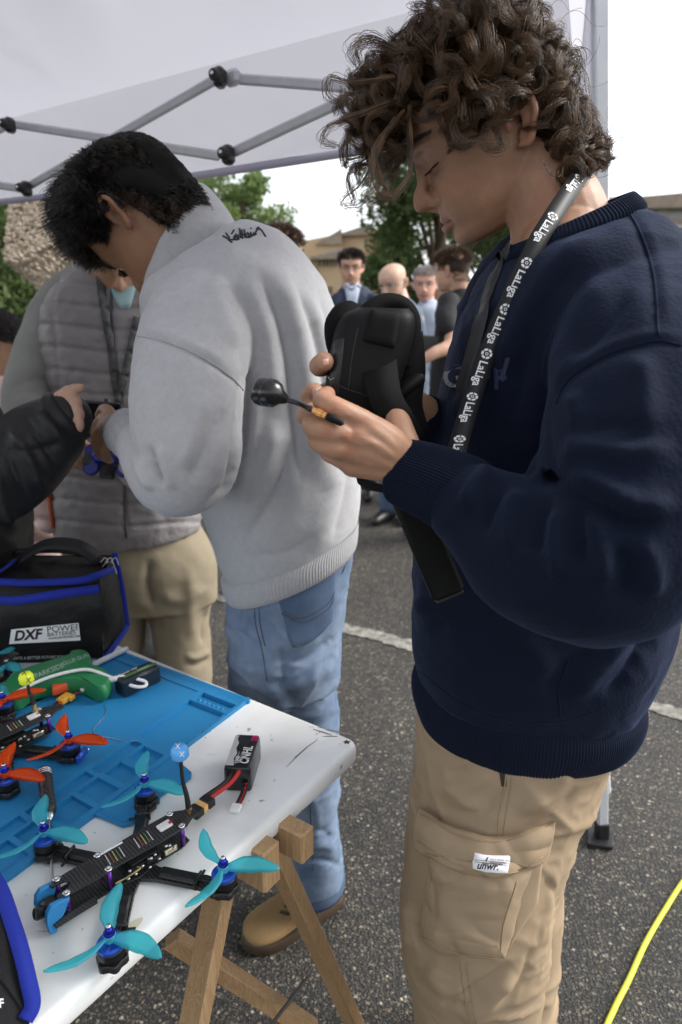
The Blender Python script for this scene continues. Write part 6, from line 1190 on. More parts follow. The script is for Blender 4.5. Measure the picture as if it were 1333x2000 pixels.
# ------------------------------------------------------------------ white table top on wooden trestles
TZ = .78
TC = PZ(706, 1447, TZ); E1 = np.array([-.8319, .5549, 0]); E2 = nz(np.array([-.5548 - .03, -.8319 + .02, 0])); ZU = np.array([0, 0, 1.0])
def table():
    m = mat('worn_white_laminate', (.74, .75, .745), .38, .45, bump=(4, .05, .01)); N, L = m.node_tree.nodes, m.node_tree.links; b = N['Principled BSDF']
    tc = N.new('ShaderNodeTexCoord'); col = None
    base = nd(m, 'ShaderNodeTexNoise', Scale=7.0, Detail=6.0); L.new(tc.outputs['Object'], base.inputs['Vector'])
    r0 = nd(m, 'ShaderNodeValToRGB'); r0.color_ramp.elements[0].color = (.62, .62, .60, 1); r0.color_ramp.elements[1].color = (.76, .77, .77, 1); r0.color_ramp.elements[0].position = .3; r0.color_ramp.elements[1].position = .55; L.new(base.outputs['Fac'], r0.inputs['Fac'])
    sp = nd(m, 'ShaderNodeTexNoise', Scale=70.0, Detail=3.0, Roughness=.4); L.new(tc.outputs['Object'], sp.inputs['Vector'])
    r1 = nd(m, 'ShaderNodeValToRGB'); r1.color_ramp.elements[0].position = .70; r1.color_ramp.elements[1].position = .745; L.new(sp.outputs['Fac'], r1.inputs['Fac'])
    mp = nd(m, 'ShaderNodeMapping'); mp.inputs['Rotation'].default_value = (0, 0, -math.atan2(E2[1], E2[0])); mp.inputs['Scale'].default_value = (12, 260, 60); L.new(tc.outputs['Object'], mp.inputs['Vector'])
    sc = nd(m, 'ShaderNodeTexNoise', Scale=1.0, Detail=3.0); L.new(mp.outputs[0], sc.inputs['Vector'])
    r2 = nd(m, 'ShaderNodeValToRGB'); r2.color_ramp.elements[0].position = .71; r2.color_ramp.elements[1].position = .76; L.new(sc.outputs['Fac'], r2.inputs['Fac'])
    mx = nd(m, 'ShaderNodeMath', operation='MAXIMUM'); L.new(r1.outputs[0], mx.inputs[0]); L.new(r2.outputs[0], mx.inputs[1])
    k = nd(m, 'ShaderNodeMath', operation='MULTIPLY'); k.inputs[1].default_value = .7; L.new(mx.outputs[0], k.inputs[0])
    mix = nd(m, 'ShaderNodeMix', data_type='RGBA'); L.new(k.outputs[0], mix.inputs['Factor']); L.new(r0.outputs[0], mix.inputs['A']); mix.inputs['B'].default_value = (.16, .145, .13, 1); L.new(mix.outputs['Result'], b.inputs['Base Color'])
    t = thing('trestle_table', 'white worn table top on wooden trestles at the lower left', 'table', (TC + E1 * .45 + E2 * .5) * [1, 1, 0])
    L1, L2, r = .95, 1.25, .012
    R = []
    for z, ins in ((-.036, .008), (-.034, .003), (-.028, 0), (-.010, 0), (-.005, .0018), (-.0015, .005), (0, .010)):
        cr = .022; o = []
        for cx, cy, a0 in ((cr, cr, 180), (L1 - cr, cr, 270), (L1 - cr, L2 - cr, 0), (cr, L2 - cr, 90)):
            for a in np.linspace(a0, a0 + 90, 7): o.append((cx + (cr - ins) * math.cos(math.radians(a)), cy + (cr - ins) * math.sin(math.radians(a))))
        o = np.array(o); R.append(TC + o[:, :1] * E1 + o[:, 1:] * E2 + ZU * z)
    top = mk('table_top', loft(R), m, t, smooth='auto')
    mk('chip_mark', prism(np.array([(0, .007), (.003, .003), (.007, .002), (.004, -.002), (.004, -.006), (0, -.004), (-.005, -.006), (-.004, -.001), (-.007, .002), (-.002, .003)]) * .8, -.0005, .0006, E1, E2, ZU, TC + E1 * .017 + E2 * .016), mat('dark_chip', (.03, .03, .035), .8), top, smooth=False)
    MS = mat('scratch_dark', (.17, .16, .15), .8)
    for a, b, w in (((648, 1435), (612, 1424), .0010), ((660, 1438), (632, 1438), .0008), ((690, 1436), (640, 1424), .0006), ((676, 1434), (622, 1420), .0007), ((600, 1460), (560, 1498), .0006), ((620, 1445), (575, 1480), .0005)):
        p, q = PZ(*a, TZ + .0003), PZ(*b, TZ + .0003); mk('scratch', ribbon(np.array([p, p * .6 + q * .4 + E1 * .001, q]), ZU, [w * 2, w * 3, w], .0003), MS, top, smooth=False)
    mk('glue_stain', [prism([(math.cos(a) * .006 * (1 + .1 * math.sin(3 * a)), math.sin(a) * .011 * (1 + .08 * math.cos(4 * a))) for a in np.linspace(0, 6.28, 22)[:-1]], 0, .0003, E1, E2, ZU, PZ(263, 1806, TZ))], mat('dry_yellow_glue', (.62, .59, .44), .5), top, smooth=False)
    MW = wood_mat()
    def trestle(T):
        ax = -E1; s = E2
        hd = lambda c, l, w, h: box(c, l, w, h, ax, s, ZU, .003)
        mk('beam', hd(T + ZU * .028 - ax * .345 + s * .030 + ax * .03, .75, .034, .066), MW, t, smooth='auto'); mk('beam', hd(T + ZU * .036 - ax * .330 - s * .022 + ax * .035, .75, .028, .050), MW, t, smooth='auto')
        for k_, sg in ((.28, 1), (.30, -1)):
            for off in (0.0,):
                a = T + ax * (off - .02) + s * sg * .03 + ZU * .03; b = np.append((T + ax * (off - .02) + s * sg * k_)[:2], 0); u = nz(b - a); n2 = nz(np.cross(u, ax))
                mk('leg', box((a + b) / 2, np.linalg.norm(b - a), .038, .024, u, ax, n2, .002), MW, t, smooth='auto')
        zz = .30
        c1 = np.append((T + s * .21)[:2], .24); c2 = np.append((T - s * .15)[:2], .40)
        return c1
    Tt = PZ(498, 1664, .702); trestle(Tt)
    # folding stay of grey steel
    a, b = PY(602, 1908, .905), PY(500, 2040, .70); u = nz(b - a); w = nz(np.cross(u, FWD))
    mk('stay', box((a + b) / 2, np.linalg.norm(b - a), .014, .004, u, w, nz(np.cross(u, w)), .001), mat('dull_grey_steel', (.12, .12, .12), .45, .5, .8), t, smooth='auto'); mk('stay_pin', lathe([(0, 0), (.004, 0), (.004, .004), (0, .005)], a - FWD * .004 + u * .006, -FWD, 10), M_STEEL, t)
    a, b = PY(335, 1832, .80), PY(610, 2010, .84); u = nz(b - a); mk('cross_bar', box((a + b) / 2, np.linalg.norm(b - a), .030, .022, u, nz(np.cross(u, (0, 1, 0))), nz(np.cross(u, np.cross(u, (0, 1, 0)))), .002), MW, t, smooth='auto')
    return t, top
def wood_mat():
    m = mat('pine_wood', (.40, .235, .105), .55, .35); N, L = m.node_tree.nodes, m.node_tree.links; b = N['Principled BSDF']; tc = N.new('ShaderNodeTexCoord')
    mp = nd(m, 'ShaderNodeMapping'); mp.inputs['Scale'].default_value = (45, 45, 4); L.new(tc.outputs['Object'], mp.inputs['Vector'])
    n = nd(m, 'ShaderNodeTexNoise', Scale=1.0, Detail=4.0, Distortion=1.2); L.new(mp.outputs[0], n.inputs['Vector'])
    w = nd(m, 'ShaderNodeMath', operation='MULTIPLY'); w.inputs[1].default_value = 9.0; L.new(n.outputs['Fac'], w.inputs[0]); fr = nd(m, 'ShaderNodeMath', operation='FRACT'); L.new(w.outputs[0], fr.inputs[0])
    r = nd(m, 'ShaderNodeValToRGB'); e = r.color_ramp.elements; e[0].color = (.42, .275, .145, 1); e[1].color = (.31, .185, .09, 1); e[0].position = .2; L.new(fr.outputs[0], r.inputs['Fac']); L.new(r.outputs[0], b.inputs['Base Color']); return m
table_t, table_top = table()

# ------------------------------------------------------------------ blue silicone mat with moulded trays
MZ = TZ + .008
MA_ = PZ(487, 1364, MZ); MU = nz(PZ(240, 1272, MZ) - MA_); MV_ = nz(np.array([MU[1], -MU[0], 0])); MV_ = MV_ if MV_ @ E2 > 0 else -MV_
def work_mat():
    m = mat('blue_silicone', (.018, .205, .45), .5, .4, var=(5, .2), col2=(.014, .17, .34), bump=(500, .1, .0005))
    t = thing('repair_mat', 'blue silicone repair mat with moulded trays on the white table', 'work mat', MA_ + MU * .16 + MV_ * .25)
    W_, H_ = .327, .60; RC = []
    A = RC.append
    A((.006, .083, .028, .050, -.0068)); A((.006, .087, .058, .180, -.0068)); A((.011, .055, .194, .228, -.0068)); A((.061, .082, .192, .276, -.0060)); A((.010, .057, .241, .272, -.0068)); A((.010, .057, .283, .320, -.0068)); A((.063, .084, .284, .385, -.0060)); A((.010, .057, .329, .372, -.0068)); A((.010, .057, .381, .420, -.0068)); A((.063, .084, .393, .47, -.0060)); A((.010, .084, .48, .58, -.0068)); A((.010, .057, .428, .472, -.0068))
    A((.094, .318, .030, .585, -.0016))
    for i in range(62): A((.006 + i * .0052, .0078 + i * .0052, .004, .017 if i % 5 else .021, -.0022))
    us = sorted({0.0, W_, *[q for r in RC for q in r[:2]]}); vs = sorted({0.0, H_, *[q for r in RC for q in r[2:4]]})
    us = np.array(us); vs = np.array(vs); uc = (us[1:] + us[:-1]) / 2; vc = (vs[1:] + vs[:-1]) / 2; Hh = np.zeros((len(vc), len(uc)))
    for u0, u1, v0, v1, h in RC: Hh[np.ix_((vc > v0) & (vc < v1), (uc > u0) & (uc < u1))] = h
    V, F = [], []
    def quad(a, b, c, d): o = len(V); V.extend([a, b, c, d]); F.append([o, o + 1, o + 2, o + 3])
    p = lambda u, v, h: MA_ + MU * u + MV_ * v + ZU * h
    for j in range(len(vc)):
        for i in range(len(uc)):
            h = Hh[j, i]; quad(p(us[i], vs[j], h), p(us[i + 1], vs[j], h), p(us[i + 1], vs[j + 1], h), p(us[i], vs[j + 1], h))
            if i + 1 < len(uc) and Hh[j, i + 1] != h: quad(p(us[i + 1], vs[j], h), p(us[i + 1], vs[j], Hh[j, i + 1]), p(us[i + 1], vs[j + 1], Hh[j, i + 1]), p(us[i + 1], vs[j + 1], h))
            if j + 1 < len(vc) and Hh[j + 1, i] != h: quad(p(us[i], vs[j + 1], h), p(us[i + 1], vs[j + 1], h), p(us[i + 1], vs[j + 1], Hh[j + 1, i]), p(us[i], vs[j + 1], Hh[j + 1, i]))
    b = -.0076
    for (u0, v0), (u1, v1) in (((0, 0), (W_, 0)), ((W_, 0), (W_, H_)), ((W_, H_), (0, H_)), ((0, H_), (0, 0))): quad(p(u0, v0, 0), p(u1, v1, 0), p(u1, v1, b), p(u0, v0, b))
    mk('mat_sheet', (np.array(V), F), m, t, smooth=False)
    # rounded outer lip and side flap
    mk('corner_lip', prism([(.006 * math.cos(a), .006 * math.sin(a)) for a in np.linspace(0, 6.28, 18)[:-1]], b, -.0002, MU, MV_, ZU, p(.003, .003, 0)), m, t, smooth='auto')
    fl = np.array([(.001, .186), (-.012, .186), (-.018, .192), (-.036, .196), (-.052, .200), (-.058, .208), (-.058, .225), (-.050, .232), (-.050, .262), (-.058, .270), (-.058, .318), (-.050, .330), (-.030, .332), (-.012, .334), (.001, .336)])
    mk('side_flap', prism(fl, -.0055, -.0018, MU, MV_, ZU, MA_), m, t, smooth=False)
    mk('flap_rim', [tube([p(u, v, -.0015) for u, v in q], .0013, 6) for q in ([(-.052, .272), (-.052, .316), (-.044, .325), (-.008, .328)],)], m, t); mk('flap_rim', tube([p(u, v, -.0015) for u, v in [(-.010, .192), (-.034, .201), (-.050, .206)]], .0013, 6), m, t)
    for i in range(6): mk('stud', ball(p(.018 + i * .0105, .051, -.0015), .0036, 6), m, t)
    MD = mat('dark_blue_print', (.01, .06, .15), .7)
    V, F = [], []
    for i in range(16):
        for j in range(12): c = p(.16 + i * .008, .33 + j * .016, -.0013); o = len(V); V += [c + MU * a + MV_ * b_ for a, b_ in ((-.0005, -.006), (.0005, -.006), (.0005, .006), (-.0005, .006))]; F.append([o, o + 1, o + 2, o + 3])
    mk('printed_grid', (np.array(V), F), MD, t, smooth=False, kind='stuff')
    V, F = [], []
    for i in range(7): c = p(.0022, .06 + i * .019, .0003); o = len(V); V += [c + MU * a + MV_ * b_ for a, b_ in ((-.0009, -.0012), (.0009, -.0012), (.0009, .0012), (-.0009, .0012))]; F.append([o, o + 1, o + 2, o + 3])
    mk('rim_holes', (np.array(V), F), MD, t, smooth=False, kind='stuff')
    return t
work_mat()

# ------------------------------------------------------------------ racing drones
def carbon():
    m = mat('carbon_twill', (.014, .014, .015), .4, .45); N, L = m.node_tree.nodes, m.node_tree.links; b = N['Principled BSDF']; tc = N.new('ShaderNodeTexCoord')
    w = nd(m, 'ShaderNodeTexWave', Scale=105.0, Distortion=1.5, Detail=1.0); w.bands_direction = 'DIAGONAL'; L.new(tc.outputs['Object'], w.inputs['Vector'])
    r = nd(m, 'ShaderNodeValToRGB'); r.color_ramp.elements[0].color = (.006, .006, .0065, 1); r.color_ramp.elements[1].color = (.034, .034, .036, 1); L.new(w.outputs['Fac'], r.inputs['Fac']); L.new(r.outputs[0], b.inputs['Base Color'])
    bp = nd(m, 'ShaderNodeBump', Strength=.4, Distance=.0006); L.new(w.outputs['Fac'], bp.inputs['Height']); L.new(bp.outputs[0], b.inputs['Normal']); return m
M_CARB = carbon()
def prop_mat(name, c, tr=.45):
    m = mat(name, c, .22, .5); N, L = m.node_tree.nodes, m.node_tree.links; b = N['Principled BSDF']; t = N.new('ShaderNodeBsdfTranslucent'); t.inputs['Color'].default_value = (*[min(1, q * 1.4) for q in c], 1)
    g = N.new('ShaderNodeBsdfTransparent'); g.inputs['Color'].default_value = (*[min(1, q * 1.6 + .1) for q in c], 1); mx = N.new('ShaderNodeMixShader'); mx.inputs[0].default_value = tr; m2 = N.new('ShaderNodeMixShader'); m2.inputs[0].default_value = .38
    L.new(b.outputs[0], mx.inputs[1]); L.new(t.outputs[0], mx.inputs[2]); L.new(mx.outputs[0], m2.inputs[1]); L.new(g.outputs[0], m2.inputs[2]); L.new(m2.outputs[0], N['Material Output'].inputs['Surface']); return m
M_TEAL = prop_mat('teal_propeller_plastic', (.13, .56, .64), .5); M_ORNG = prop_mat('orange_propeller_plastic', (.80, .11, .015), .3)
M_ANO = mat('blue_anodised_metal', (.02, .03, .35), .22, .5, .85); M_BLUER = mat('blue_motor_ring', (.03, .10, .50), .3, .5, .6); M_MBLK = mat('black_anodised_metal', (.012, .012, .013), .38, .5, .4); M_COPP = mat('copper_winding', (.35, .12, .05), .4, .5, .8)
M_PURP = mat('purple_standoff', (.13, .035, .28), .3, .5, .8); M_TPU = mat('blue_flexible_mount', (.03, .22, .50), .55, .3); M_PCB = mat('black_circuit_board', (.012, .014, .013), .5); M_SILV = mat('silver_solder', (.6, .6, .6), .3, .5, 1); M_RED = mat('red_wire', (.45, .015, .012), .45); M_WBLK = mat('black_wire', (.008, .008, .008), .5); M_YEL = mat('yellow_connector', (.62, .32, .03), .5); M_ORC = mat('pale_orange_connector', (.75, .42, .14), .5)
def motor(t, H, base_z, tip_dirs, pm, R=.067, ring=M_BLUER):
    """H: propeller hub; its motor stands on the arm below"""
    x, y = H[:2]; b = np.array([x, y, base_z])
    mt = mk('motor', lathe([(.0, 0), (.0105, 0), (.0145, .003), (.0150, .006), (.0150, .0125), (.0142, .0135), (.0120, .0135), (.0120, .008), (0, .008)], b + ZU * .004, ZU, 28), M_MBLK, t, smooth='auto')
    mk('motor_base', prism([(.016 * (1 + .10 * math.cos(6 * a)) * math.cos(a), .016 * (1 + .10 * math.cos(6 * a)) * math.sin(a)) for a in np.linspace(0, 2 * np.pi, 37)[:-1]], -.006, .0035, (1, 0, 0), (0, 1, 0), ZU, b, .06), M_BLK, mt, smooth='auto')
    mk('motor_ring', lathe([(.0118, .0), (.0149, .0), (.0149, .003), (.0122, .0042), (.0112, .003)], b + ZU * .0178, ZU, 28), ring, mt, smooth='auto')
    for k in range(6):
        a = k * 1.047; mk('winding', box(b + ZU * .0155 + np.array([math.cos(a), math.sin(a), 0]) * .0075, .006, .004, .005, (math.cos(a), math.sin(a), 0), (-math.sin(a), math.cos(a), 0), ZU, .001), M_COPP, mt)
    for k in range(3):
        a = k * 2.094 + .5; mk('spoke', box(b + ZU * .0205 + np.array([math.cos(a), math.sin(a), 0]) * .0085, .0095, .0032, .002, (math.cos(a), math.sin(a), 0), (-math.sin(a), math.cos(a), 0), ZU, .0005), ring, mt)
    pz = H[2]; hubp = np.array([x, y, pz])
    pr = mk('propeller', lathe([(0, -.004), (.0062, -.004), (.0066, .003), (.0058, .0038), (0, .0038)], hubp, ZU, 20), pm, t, smooth='auto')
    for a in tip_dirs:
        u = np.array([math.cos(a), math.sin(a), 0]); s = np.array([-math.sin(a), math.cos(a), 0]); q = np.linspace(0, 1, 18); Rg = []
        for f in q:
            r = .0045 + (R - .0045) * f; ch = np.interp(f, [0, .08, .25, .5, .75, .9, .97, 1], [.0085, .0115, .0185, .0205, .0165, .0108, .0062, .0018]); sw = np.interp(f, [0, .3, .6, 1], [0, .0035, .002, -.0075]); tw = math.radians(np.interp(f, [0, .25, 1], [34, 27, 9])); dr = u * r + s * sw
            cs, sn = math.cos(tw), math.sin(tw); ax = s * cs + ZU * sn; nn = -s * sn + ZU * cs; c = hubp + dr + ZU * .0035 * f * f
            Rg.append([c - ax * ch / 2, c - ax * ch * .15 + nn * (.0009 + .0010), c + ax * ch * .25 + nn * (.0009 + .0006), c + ax * ch / 2, c + ax * ch * .25 - nn * .0004, c - ax * ch * .15 - nn * .0001])
        mk('blade', loft(np.array(Rg)), pm, pr)
    nt = mk('propeller_nut', lathe([(0, 0), (.0058, 0), (.0064, .0012), (.0064, .0022), (.0047, .003), (.0042, .0075), (.0030, .0088), (0, .0088)], hubp + ZU * .0038, ZU, 18), M_ANO, pr, smooth='auto')
    mk('shaft', lathe([(.0012, .0), (.0026, 0), (.0026, .003), (.0012, .0032)], hubp + ZU * .0122, ZU, 12), M_STEEL, pr)
def arm(t, c, H, z, w=.017):
    a = np.array([c[0], c[1], z]); b = np.array([H[0], H[1], z]); u = nz(b - a); s = np.cross(ZU, u); Lg = np.linalg.norm(b - a)
    o = [(0, -w * .9), (Lg * .3, -w * .52), (Lg - .02, -w * .5), (Lg - .012, -w * .9), (Lg + .006, -w * .85), (Lg + .012, 0), (Lg + .006, w * .85), (Lg - .012, w * .9), (Lg - .02, w * .5), (Lg * .3, w * .52), (0, w * .9)]
    ar = mk('arm', prism(o, -.0028, .0028, u, s, ZU, a, .02), M_CARB, t, smooth='auto')
    mk('speed_controller', box(a + u * Lg * .52 + ZU * .006, Lg * .42, w * .85, .007, u, s, ZU, .002), mat('black_shrink_wrap', (.008, .008, .008), .28, .5, bump=(120, .6, .002)), ar, smooth='auto')
    for k in (-1, 0, 1): mk('motor_wire', tube([a + u * Lg * .70 + s * k * .003 + ZU * .007, a + u * Lg * .80 + s * k * .0035 + ZU * .010, b - u * .012 + s * k * .003 + ZU * .008], .0012, 6, 10), M_WBLK, ar)
    mk('zip_tie', box(a + u * Lg * .72 + ZU * .004, .004, w * 1.25, .014, u, s, ZU, .002), M_WBLK, ar, smooth='auto'); mk('zip_tie_tail', box(a + u * Lg * .72 + s * w * .8 + ZU * .002, .0035, .010, .002, u, s, ZU, .0005), M_WBLK, ar, smooth='auto')
    return ar
def antenna(t, foot, top, cap_m, marks=True):
    u = nz(top - foot); mk('antenna_connector', lathe([(0, -.004), (.0045, -.004), (.0045, 0), (.0034, .0005), (.0034, .008), (.0042, .0085), (.0042, .012), (0, .012)], foot, u, 8), mat('brass_connector', (.62, .45, .18), .3, .5, 1), t, smooth='auto')
    mk('antenna_stalk', tube([foot + u * .010, foot + u * .03, foot * .4 + top * .6 + np.array([-.002, 0, 0]), top], [.0040, .0034, .0026, .0026], 10, 14), M_WBLK, t)
    c = mk('antenna_cap', lathe([(0, -.008), (.009, -.008), (.0115, -.005), (.0115, .004), (.0085, .0095), (.004, .011), (0, .011)], top + u * .006, u, 20), cap_m, t)
    if marks:
        tr = bvh(c); x, y, _ = proj(top + u * .006)
        for dx, dy in ((4, 3), (-4, -12)):
            for ln_ in ([(-4, -5), (4, 5)], [(4, -5), (-4, 5)]):
                s_ = stitches(tr, [(x + dx + a_, y + dy + b_) for a_, b_ in ln_], 6, .0006, .0005)
                if len(s_[0]): mk('cap_mark', s_, mat('cap_mark_ink', (.75, .8, .85) if cap_m.name.startswith('blue') else (.05, .05, .03), .6), c)
def drone(label, hubs, tips, zf, pm, axis, cap_m, ant, full=True):
    """hubs: four propeller centres; zf: height the feet rest on; axis: unit vector towards the camera end"""
    c = np.mean(hubs, 0); t = thing('racing_drone', label, 'drone', np.array([c[0], c[1], zf]))
    ax = nz(axis * [1, 1, 0]); sd = np.cross(ZU, ax); zb = zf + .0075
    for H, tp in zip(hubs, tips): arm(t, c, H, zb); motor(t, H, zb + .0028, tp, pm)
    pl = lambda poly, z0, z1, nm, m, par: mk(nm, prism(poly, z0, z1, ax, sd, ZU, np.array([c[0], c[1], 0]), .01), m, par, smooth='auto')
    pl([(-.075, -.012), (-.06, -.017), (-.025, -.016), (.0, -.022), (.03, -.016), (.09, -.015), (.094, -.010), (.094, .010), (.09, .015), (.03, .016), (.0, .022), (-.025, .016), (-.06, .017), (-.075, .012)], zb + .003, zb + .0052, 'bottom_plate', M_CARB, t)
    zt = zb + .032
    tpl = pl([(-.094, -0.0084), (-.082, -0.0101), (-.07, -0.0176), (-.03, -0.0185), (.02, -0.0160), (.05, -0.0176), (.086, -0.0160), (.094, -0.0126), (.094, -0.0076), (.080, -0.0059), (.074, 0), (.080, 0.0059), (.094, 0.0076), (.094, 0.0126), (.086, 0.0160), (.05, 0.0176), (.02, 0.0160), (-.03, 0.0185), (-.07, 0.0176), (-.082, 0.0101), (-.094, 0.0084)], zt, zt + .0024, 'top_plate', M_CARB, t)
    MW_ = [mat(n_, c_, .5) for n_, c_ in (('white_wire', (.45, .45, .43)), ('green_wire', (.05, .16, .07)), ('yellow_wire', (.4, .32, .1)), ('brown_wire', (.16, .06, .035)))]
    for f, s_, w_ in ((.01, .0, .030), (-.028, .003, .020)):      # slots showing wires
        for k in range(5): p0 = c * [1, 1, 0] + ax * (f + k * .0045) + sd * (-.009) + ZU * (zt + .0026); mk('plate_wire', tube([p0, p0 + sd * .008 + ZU * .0004 + ax * .001, p0 + sd * .018 + ax * .002], .0007, 5, 6), MW_[k % 4], tpl)
    mk('plate_slot', box(c * [1, 1, 0] + ax * .02 - sd * .014 + ZU * (zt + .0026), .034, .0028, .0006, ax, sd, ZU), mat('white_gap', (.7, .7, .7), .6), tpl, smooth=False)
    pl([(.05 + .006 * math.cos(a), .010 * math.sin(a)) for a in np.linspace(0, 6.28, 17)[:-1]], zt + .0022, zt + .0028, 'camera_hole', M_BLK, tpl)
    for f, s_ in ((.085, -.0135), (.085, .0135), (.035, -.0145), (.035, .0145), (-.064, -.0145), (-.064, .0145)):
        p0 = c * [1, 1, 0] + ax * f + sd * s_; mk('standoff', lathe([(.0, zb + .005), (.0030, zb + .005), (.0030, zt), (0, zt)], p0, ZU, 10), M_PURP, t); mk('screw', lathe([(0, 0), (.0042, 0), (.0042, .0022), (.0022, .0024), (.0018, .001), (0, .001)], p0 + ZU * (zt + .0024), ZU, 12), M_STEEL, tpl)
    for k, z_ in enumerate((.010, .017, .023)): mk('circuit_board', box(c * [1, 1, 0] + ax * (-.006 - k * .002) + ZU * (zb + z_), .036, .034, .0016, ax, sd, ZU), M_PCB, t, smooth=False)
    r = np.random.default_rng(4)
    V = [box(c * [1, 1, 0] + ax * r.uniform(-.05, .02) + sd * s_ * r.uniform(.017, .022) + ZU * (zb + r.uniform(.008, .024)), .004, .004, .003, ax, sd, ZU, .0008) for s_ in (-1, 1) for _ in range(14)]
    mk('solder_points', V, M_SILV, t, kind='stuff'); mk('gold_chip', box(c * [1, 1, 0] - ax * .044 + sd * .018 + ZU * (zb + .013), .018, .004, .008, ax, sd, ZU, .001), mat('pale_gold_can', (.6, .52, .34), .35, .5, .9), t, smooth='auto'); mk('gold_chip', box(c * [1, 1, 0] - ax * .044 - sd * .018 + ZU * (zb + .013), .018, .004, .008, ax, sd, ZU, .001), mat('pale_gold_can2', (.6, .52, .34), .35, .5, .9), t, smooth='auto')
    for k in range(6):
        s_ = (-1) ** k; p0 = c * [1, 1, 0] + ax * r.uniform(-.055, .03) + sd * s_ * .015 + ZU * (zb + r.uniform(.010, .022)); mk('loose_wire', tube([p0, p0 + sd * s_ * .009 + ax * r.uniform(-.01, .01) + ZU * r.uniform(-.004, .008), p0 + sd * s_ * .006 + ax * r.uniform(.015, .03)], .0011, 6, 10), [M_WBLK, M_RED, MW_[2], MW_[3]][k % 4], t)
    # camera between flexible blue cheeks
    cam_c = c * [1, 1, 0] + ax * .100 + ZU * (zb + .016)
    mk('camera', [box(cam_c, .016, .019, .019, ax, sd, ZU, .003), lathe([(0, 0), (.007, 0), (.0075, .008), (.006, .010), (0, .009)], cam_c + ax * .008, nz(ax + .35 * ZU), 16)], M_BLK, t, smooth='auto')
    for s_ in (-1, 1):
        mk('camera_mount', prism([(-.016, .016), (.004, .018), (.010, .012), (.012, 0), (.010, -.018), (.003, -.020), (-.002, -.008), (-.010, .002)], -.0035, .0035, ax, ZU, sd, cam_c + sd * s_ * .0155, .06), M_TPU, t, smooth='auto')
        mk('side_plate', prism([(-.045, -.012), (.004, -.012), (.006, -.006), (-.01, -.002), (-.045, 0)], -.001, .001, ax, ZU, sd, cam_c + sd * s_ * .020), M_CARB, t, smooth=False)
    # video module and antenna at the tail
    mk('video_module', box(c * [1, 1, 0] - ax * .048 + ZU * (zt + .0045), .018, .012, .004, ax, sd, ZU, .001), mat('silver_label', (.62, .62, .62), .3), tpl, smooth='auto'); mk('button_mark', box(c * [1, 1, 0] - ax * .055 + sd * .002 + ZU * (zt + .0068), .004, .004, .0006, ax, sd, ZU), M_RED, tpl, smooth=False)
    antenna(t, ant[0], ant[1], cap_m)
    return t, c, ax, sd, zt
def polar(lst): return [math.radians(a) for a in lst]
h1, h2, h3, h4 = PZ(283, 1529, .819), PZ(87, 1624, .819), PZ(437, 1694, .819), PZ(215, 1829, .819)
M_BCAP = mat('blue_antenna_cap', (.10, .38, .80), .35, .5); M_YCAP = mat('yellow_antenna_cap', (.75, .85, .03), .4, .5)
dr1, dc, dax, dsd, dzt = drone('black carbon drone with four teal propellers at the front of the white table', [h1, h2, h3, h4], [polar((-122, 108, -17)), polar((-13, 117, -125)), polar((-112, 128, 2)), polar((-134, 104, -17))], TZ, M_TEAL, nz(PZ(140, 1735, .80) - PZ(370, 1600, .80)), M_BCAP, (PZ(371, 1592, dz_ := .818), PY(353, 1478, PZ(371, 1592, .818)[1] + .004)))
ha, hb = PZ(135, 1444, .824), PZ(6, 1366, .824); cc2 = PZ(8, 1432, .824); hc_, hd_ = 2 * cc2 - ha, 2 * cc2 - hb
d2, *_ = drone('black drone with orange propellers standing on the blue mat at the left edge', [ha, hb, hc_, hd_], [polar((-119, 122, -6)), polar((28, 148, -92)), polar((60, 180, -60)), polar((-10, 110, -130))], MZ - .0016, M_ORNG, nz(cc2 - PZ(90, 1395, .824)), M_YCAP, (PZ(70, 1388, .83), PY(54, 1332, PZ(70, 1388, .83)[1] + .003)))
ck = PZ(-60, 1322, .815); hk = PZ(-2, 1296, .815)
drone('drone with teal propellers half out of the picture beside the black bag', [hk, ck + (hk - ck)[[1, 0, 2]] * [-1, 1, 1], 2 * ck - hk, ck - (hk - ck)[[1, 0, 2]] * [-1, 1, 1]], [polar((-25, 95, 215))] * 4, TZ, M_TEAL, nz(ck - hk), M_BCAP, (PZ(-90, 1330, .82), PY(-95, 1250, 1.15)))
mk('bumper', box(ha * [1, 1, 0] + nz((ha - cc2) * [1, 1, 0]) * .018 + ZU * (MZ + .010), .008, .03, .014, nz((ha - cc2) * [1, 1, 0]), np.cross(ZU, nz((ha - cc2) * [1, 1, 0])), ZU, .003), M_BLUER, d2, smooth='auto')

